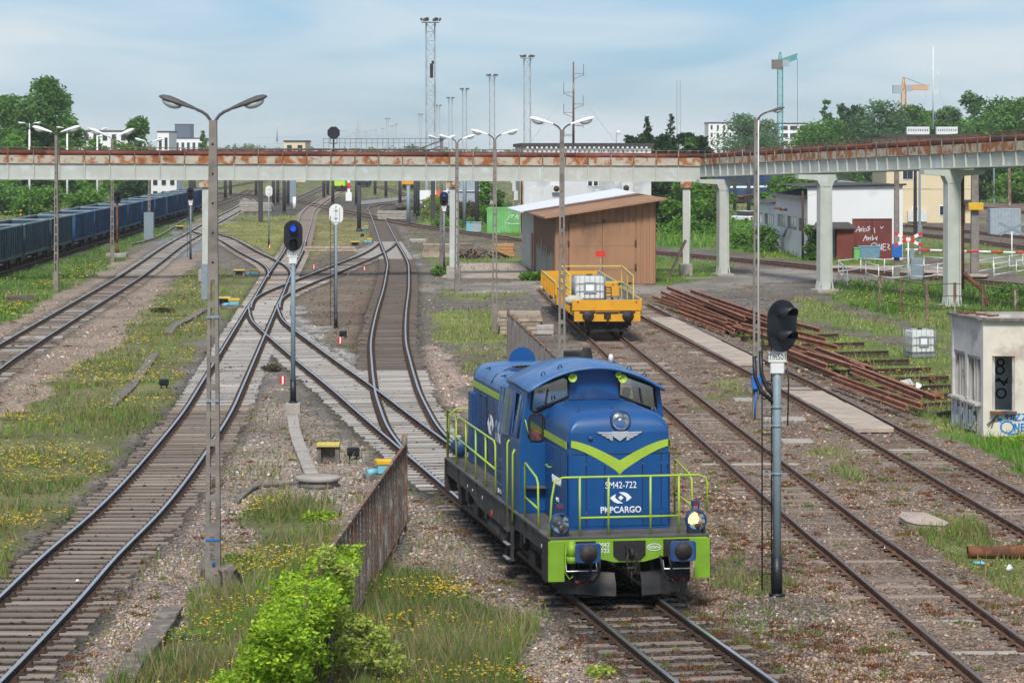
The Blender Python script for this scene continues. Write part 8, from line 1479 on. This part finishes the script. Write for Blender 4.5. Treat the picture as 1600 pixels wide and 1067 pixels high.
mids = [('leafy_tree', 'dark leafy tree between the two spruces', 1030, 208, 325, 2.6, 'dark', 2600, .35), ('leafy_tree', 'dark leafy tree left of the spruces', 985, 212, 330, 2.4, 'dark', 2200, .35), ('leafy_tree', 'dark leafy tree right of the spruces', 1078, 212, 328, 2.4, 'mid', 2200, .35), ('leafy_tree', 'bright green tree below the bridge bend', 1066, 280, 262, 2.3, 'light', 3600, .28), ('leafy_tree', 'bright green tree behind the first flared column', 1112, 278, 268, 2.6, 'light', 3800, .28), ('leafy_tree', 'dark green tree right behind the shed corner', 1034, 284, 272, 1.8, 'dark', 2400, .28), ('leafy_tree', 'bright green tree behind the low window wing', 1232, 272, 330, 3.6, 'light', 3600, .32), ('leafy_tree', 'bright green tree left of the flared column by the white building', 1262, 276, 335, 2.8, 'light', 2800, .32), ('leafy_tree', 'small green tree left of the low window wing', 1190, 300, 320, 1.6, 'light', 1800, .28), ('leafy_tree', 'green tree behind the roof of the white building', 1320, 262, 400, 3.8, 'mid', 3000, .4), ('leafy_tree', 'light green tree at the far right below the bridge', 1585, 268, 420, 4.2, 'light', 3600, .4), ('leafy_tree', 'dark green tree right of the cream building', 1540, 262, 430, 2.8, 'dark', 2400, .4), ('leafy_tree', 'green tree rising by the stained wall below the bridge', 764, 277, 300, 1.7, 'light', 2200, .28), ('leafy_tree', 'slim green tree against the stained wall', 782, 296, 290, 1.0, 'mid', 1300, .25)]
for i, (nm, lab, px, yt, Yd, hw, pal, n, sz) in enumerate(mids): tree(nm, lab, px, yt, Yd, hw, pal, n, sz, .08, 200+i, group='trees below and behind the bridge', clumps=24, taper=.15)
shr = [('bush', 'dark purple green bush behind the freight wagons', 208, 279, 395, 2.9, 'dark', 2200, .35), ('bush', 'light green bush below the bridge at far left', 60, 290, 330, 3.6, 'light', 2400, .35), ('bush', 'green bush below the bridge right of the second slim lamp', 132, 298, 340, 3.0, 'light', 2000, .35), ('bush', 'green bush at the left edge below the bridge', 8, 286, 345, 4.0, 'mid', 2600, .4), ('bush', 'pale green bush above the bridge at far left', 32, 212, 400, 3.8, 'light', 2600, .4), ('bush', 'pale green bush before the white hall', 150, 213, 400, 3.0, 'light', 2000, .4), ('bush', 'yellow green bush right of the white hall', 186, 216, 410, 2.2, 'light', 1500, .4), ('bush', 'olive round bush left of the blue lit signal', 678, 304, 330, 1.7, 'yellow', 1800, .22), ('bush', 'brown bramble hedge beyond the middle of the yard', 722, 314, 320, 2.6, 'brown', 2400, .22), ('bush', 'brown bramble right end before the green container', 752, 318, 315, 1.8, 'brown', 1600, .22), ('bush', 'low bright green weeds below the bramble hedge', 700, 340, 292, 2.2, 'light', 1800, .2), ('bush', 'green weeds between bramble and container', 738, 340, 295, 1.6, 'light', 1300, .2), ('bush', 'round yellow green bush at the shed side wall', 833, 424, 172, .95, 'light', 2200, .13), ('bush', 'low green bush by the concrete footing of the middle column', 687, 415, 178, .6, 'light', 900, .12), ('bush', 'ivy covered shrub at the garage corner', 1266, 350, 202, .7, 'mid', 1500, .16), ('bush', 'hedge of shrubs along the white building fence', 1190, 352, 218, 1.6, 'mid', 2000, .18), ('bush', 'green shrub left of the ivy covered corner', 1165, 360, 225, 1.8, 'light', 1800, .18), ('bush', 'dark green bush behind the hut, right', 1590, 446, 150, 1.7, 'mid', 2600, .14), ('bush', 'dark green bush behind the hut, middle', 1555, 462, 150, 1.3, 'mid', 2000, .14), ('bush', 'grey green bush behind the hut, left', 1520, 470, 145, 1.2, 'brown', 1600, .12), ('bush', 'leafy green weeds at the foot of the hut front', 1572, 684, 76.4, .55, 'bright', 1300, .08), ('bush', 'leafy green weeds at the right end of the hut front', 1604, 680, 76.2, .5, 'bright', 1100, .08), ('bush', 'yellow green weeds around the ends of the scrap rails', 1420, 628, 89, .7, 'light', 1100, .08)]
for i, (nm, lab, px, yt, Yd, hw, pal, n, sz) in enumerate(shr): tree(nm, lab, px, yt, Yd, hw, pal, n, sz, .04, 300+i, group='bushes and shrubs in the yard', cat='bush', clumps=22, z0=0. if zat(yt, Yd) < 12 else 0., open_=1.05)
near = [('bush', 'round bright green bush below the manhole', 497, 800, 60.2, .48, 'bright', 1900, .055), ('bush', 'small bright green bush above the round one', 484, 790, 63.5, .26, 'bright', 800, .05), ('bush', 'bright green leafy plant low at the bottom edge', 940, 1040, 42.6, .30, 'yellow', 500, .06), ('bush', 'bright yellow green sprout at the bottom edge centre', 702, 1050, 42.4, .16, 'yellow', 160, .07), ('bush', 'dry brown bush in the weeds at left', 252, 480, 137, .8, 'brown', 1100, .10), ('bush', 'low green weeds left of the near lamp post foot', 372, 865, 54, .42, 'light', 900, .05), ('bush', 'olive weeds at the bottom left by the trough', 290, 985, 45.6, .5, 'light', 900, .05), ('bush', 'broad leaved green weed right of the vine', 742, 990, 45.2, .32, 'light', 500, .08), ('bush', 'feathery green weed right of the rusty fence', 680, 935, 49, .6, 'light', 1200, .05), ('bush', 'dry reddish grass clump beside the marker', 428, 570, 101, .55, 'brown', 900, .07)]
for i, (nm, lab, px, yt, Yd, hw, pal, n, sz) in enumerate(near): tree(nm, lab, px, yt, Yd, hw, pal, n, sz, .04, 400+i, group='weeds and bushes near the camera', cat='bush', clumps=18, open_=1.05)
# vine smothering the near end of the mesh fence
rng = np.random.default_rng(77); vr = thing('climbing_vine', 'bright yellow green climbing vine smothering the near end of the mesh fence', 'vine', (-2.9, 43.5, 0)); cen, rad = [], []
for i in range(560):
    Yv = 37.5+6.6*rng.random(); xv = -2.36-.0386*(57.7-Yv); t = (Yv-37.5)/6.6; zz = 2.0*rng.random()**.55; cen.append((xv+2.9+rng.normal()*.16+.08-1.45*rng.random()*(1-zz/2.05)**.8-.02, Yv-43.5, zz*.88+.02)); rad.append(.13+.12*rng.random())
V_, cc = leaf_cloud(cen, rad, 52000, .054, GR['bright']+GR['bright']+[(.28, .42, .04)], rng, .4); npmesh('leaves', V_, np.arange(len(V_)).reshape(-1, 4), cc, MATS['leaves'], parent=vr); b = MB()
for i in range(8): Yv = 38+.7*i; xv = -2.36-.0386*(57.7-Yv); b.tube([(xv+2.9, Yv-43.5, 0), (xv+2.9+rng.normal()*.1, Yv-43.4, 1.0), (xv+2.9+rng.normal()*.1, Yv-43.2, 1.9)], .018, 5)
b.build('stems', 'bark', vr)
# flowering saplings growing through the vine
def sapling(x, y, h, label, seed, sp=.55, n=1500):
    rng = np.random.default_rng(seed); r = thing('sapling', label, 'sapling', (x, y, 0), 0, 'pale flowering saplings by the vine'); b = MB(); b.tube([(0, 0, 0), (.02, 0, h*.4), (.04, .02, h*.8), (.05, .02, h)], .028, 7, r1=.008); cen, rad = [], []
    for i in range(15):
        z = h*(.3+.7*i/14); a = rng.random()*6.28; L_ = sp*(1.15-z/h)*(.5+.7*rng.random()); e = (math.cos(a)*L_+.03, math.sin(a)*L_, z+L_*.45); b.tube([(.03, .01, z), (e[0]*.5, e[1]*.5, z+L_*.15), e], .011, 5, r1=.004)
        for t in (.55, .85, 1.05): cen.append((e[0]*t, e[1]*t, z+(e[2]-z)*t)); rad.append(.09+.06*rng.random())
    V_, cc = leaf_cloud(cen, rad, n, .05, GR['yellow'], rng, .2); b.build('trunk', 'bark_pale', r); npmesh('crown', V_, np.arange(len(V_)).reshape(-1, 4), cc, MATS['leaves'], parent=r)
sapling(-2.80, 41.0, 2.15, 'tallest pale flowering sapling growing through the vine', 5, .75, 2600); sapling(-2.30, 41.3, 1.05, 'low pale flowering sapling right of the vine', 6, .6, 1300); sapling(-3.25, 40.9, 1.25, 'pale flowering sapling left of the tallest one', 8, .55, 1200); sapling(-2.05, 41.2, .9, 'small pale flowering sapling furthest right of the vine', 9, .5, 900)
# distant wood and low scrub, too far to tell apart
rng = np.random.default_rng(9); cen, rad = [], []
for i in range(900):
    px = rng.uniform(330, 1330) if i < 650 else rng.uniform(-80, 1680); Yd = rng.uniform(1300, 2400); big = (.55+.6*vnoise(np.array([px]), np.array([0.]), 40, 3)[0]); cen.append((xat(px, Yd), Yd, rng.random()*9*big*(Yd/1900))); rad.append(4.2)
V_, cc = leaf_cloud(cen, rad, 26000, 2.1, GR['dark']+GR['mid'], rng); npmesh('distant_woodland', V_, np.arange(len(V_)).reshape(-1, 4), cc, MATS['leaves'], label='hazy distant woodland along the horizon', kind='stuff')
cen, rad = [], []
for i in range(560):
    px, py = (rng.uniform(-60, 290), rng.uniform(292, 330)) if i < 190 else ((rng.uniform(1030, 1200), rng.uniform(335, 372)) if i < 290 else (rng.uniform(640, 830), rng.uniform(318, 346)) if i < 350 else (rng.uniform(1500, 1660), rng.uniform(300, 316))); p = gp(px, py); cen.append((p.x, p.y, rng.random()*.7)); rad.append(.8+.5*rng.random())
V_, cc = leaf_cloud(cen, rad, 15000, .26, GR['light']+GR['mid'], rng); npmesh('scrub', V_, np.arange(len(V_)).reshape(-1, 4), cc, MATS['leaves'], label='low green scrub on the banks below the bridge', kind='stuff')
# asphalt lane beyond the freight wagons
b = MB(); g4 = [gp(-60, 350), gp(60, 316), gp(132, 309), (gp(150, 303)), gp(60, 306), gp(-60, 325)]; b.add([(p.x, p.y, .06) for p in g4], [tuple(range(6))]); b.build('lane', mat('asphalt', (.20, .19, .185), .9, var=.1), kind='structure')
b = MB(); g4 = [gp(560, 321), gp(640, 312), gp(720, 307), gp(720, 304), gp(640, 307), gp(560, 315)]; b.add([(p.x, p.y, .06) for p in g4], [tuple(range(6))]); b.build('far_lane', 'asphalt', kind='structure')
# ------------------------------------------------------------------ haze in the air
hz = bpy.data.materials.new('haze'); hz.use_nodes = True; hz.node_tree.nodes.clear(); pv = hz.node_tree.nodes.new('ShaderNodeVolumePrincipled'); ho = hz.node_tree.nodes.new('ShaderNodeOutputMaterial')
pv.inputs['Color'].default_value = (.97, .985, 1., 1); pv.inputs['Density'].default_value = .0001; pv.inputs['Anisotropy'].default_value = .0; hz.node_tree.links.new(pv.outputs[0], ho.inputs['Volume'])
b = MB(); b.b2((-1900, -70, -2), (1900, 6500, 62)); o = b.build('haze', hz, kind='stuff')
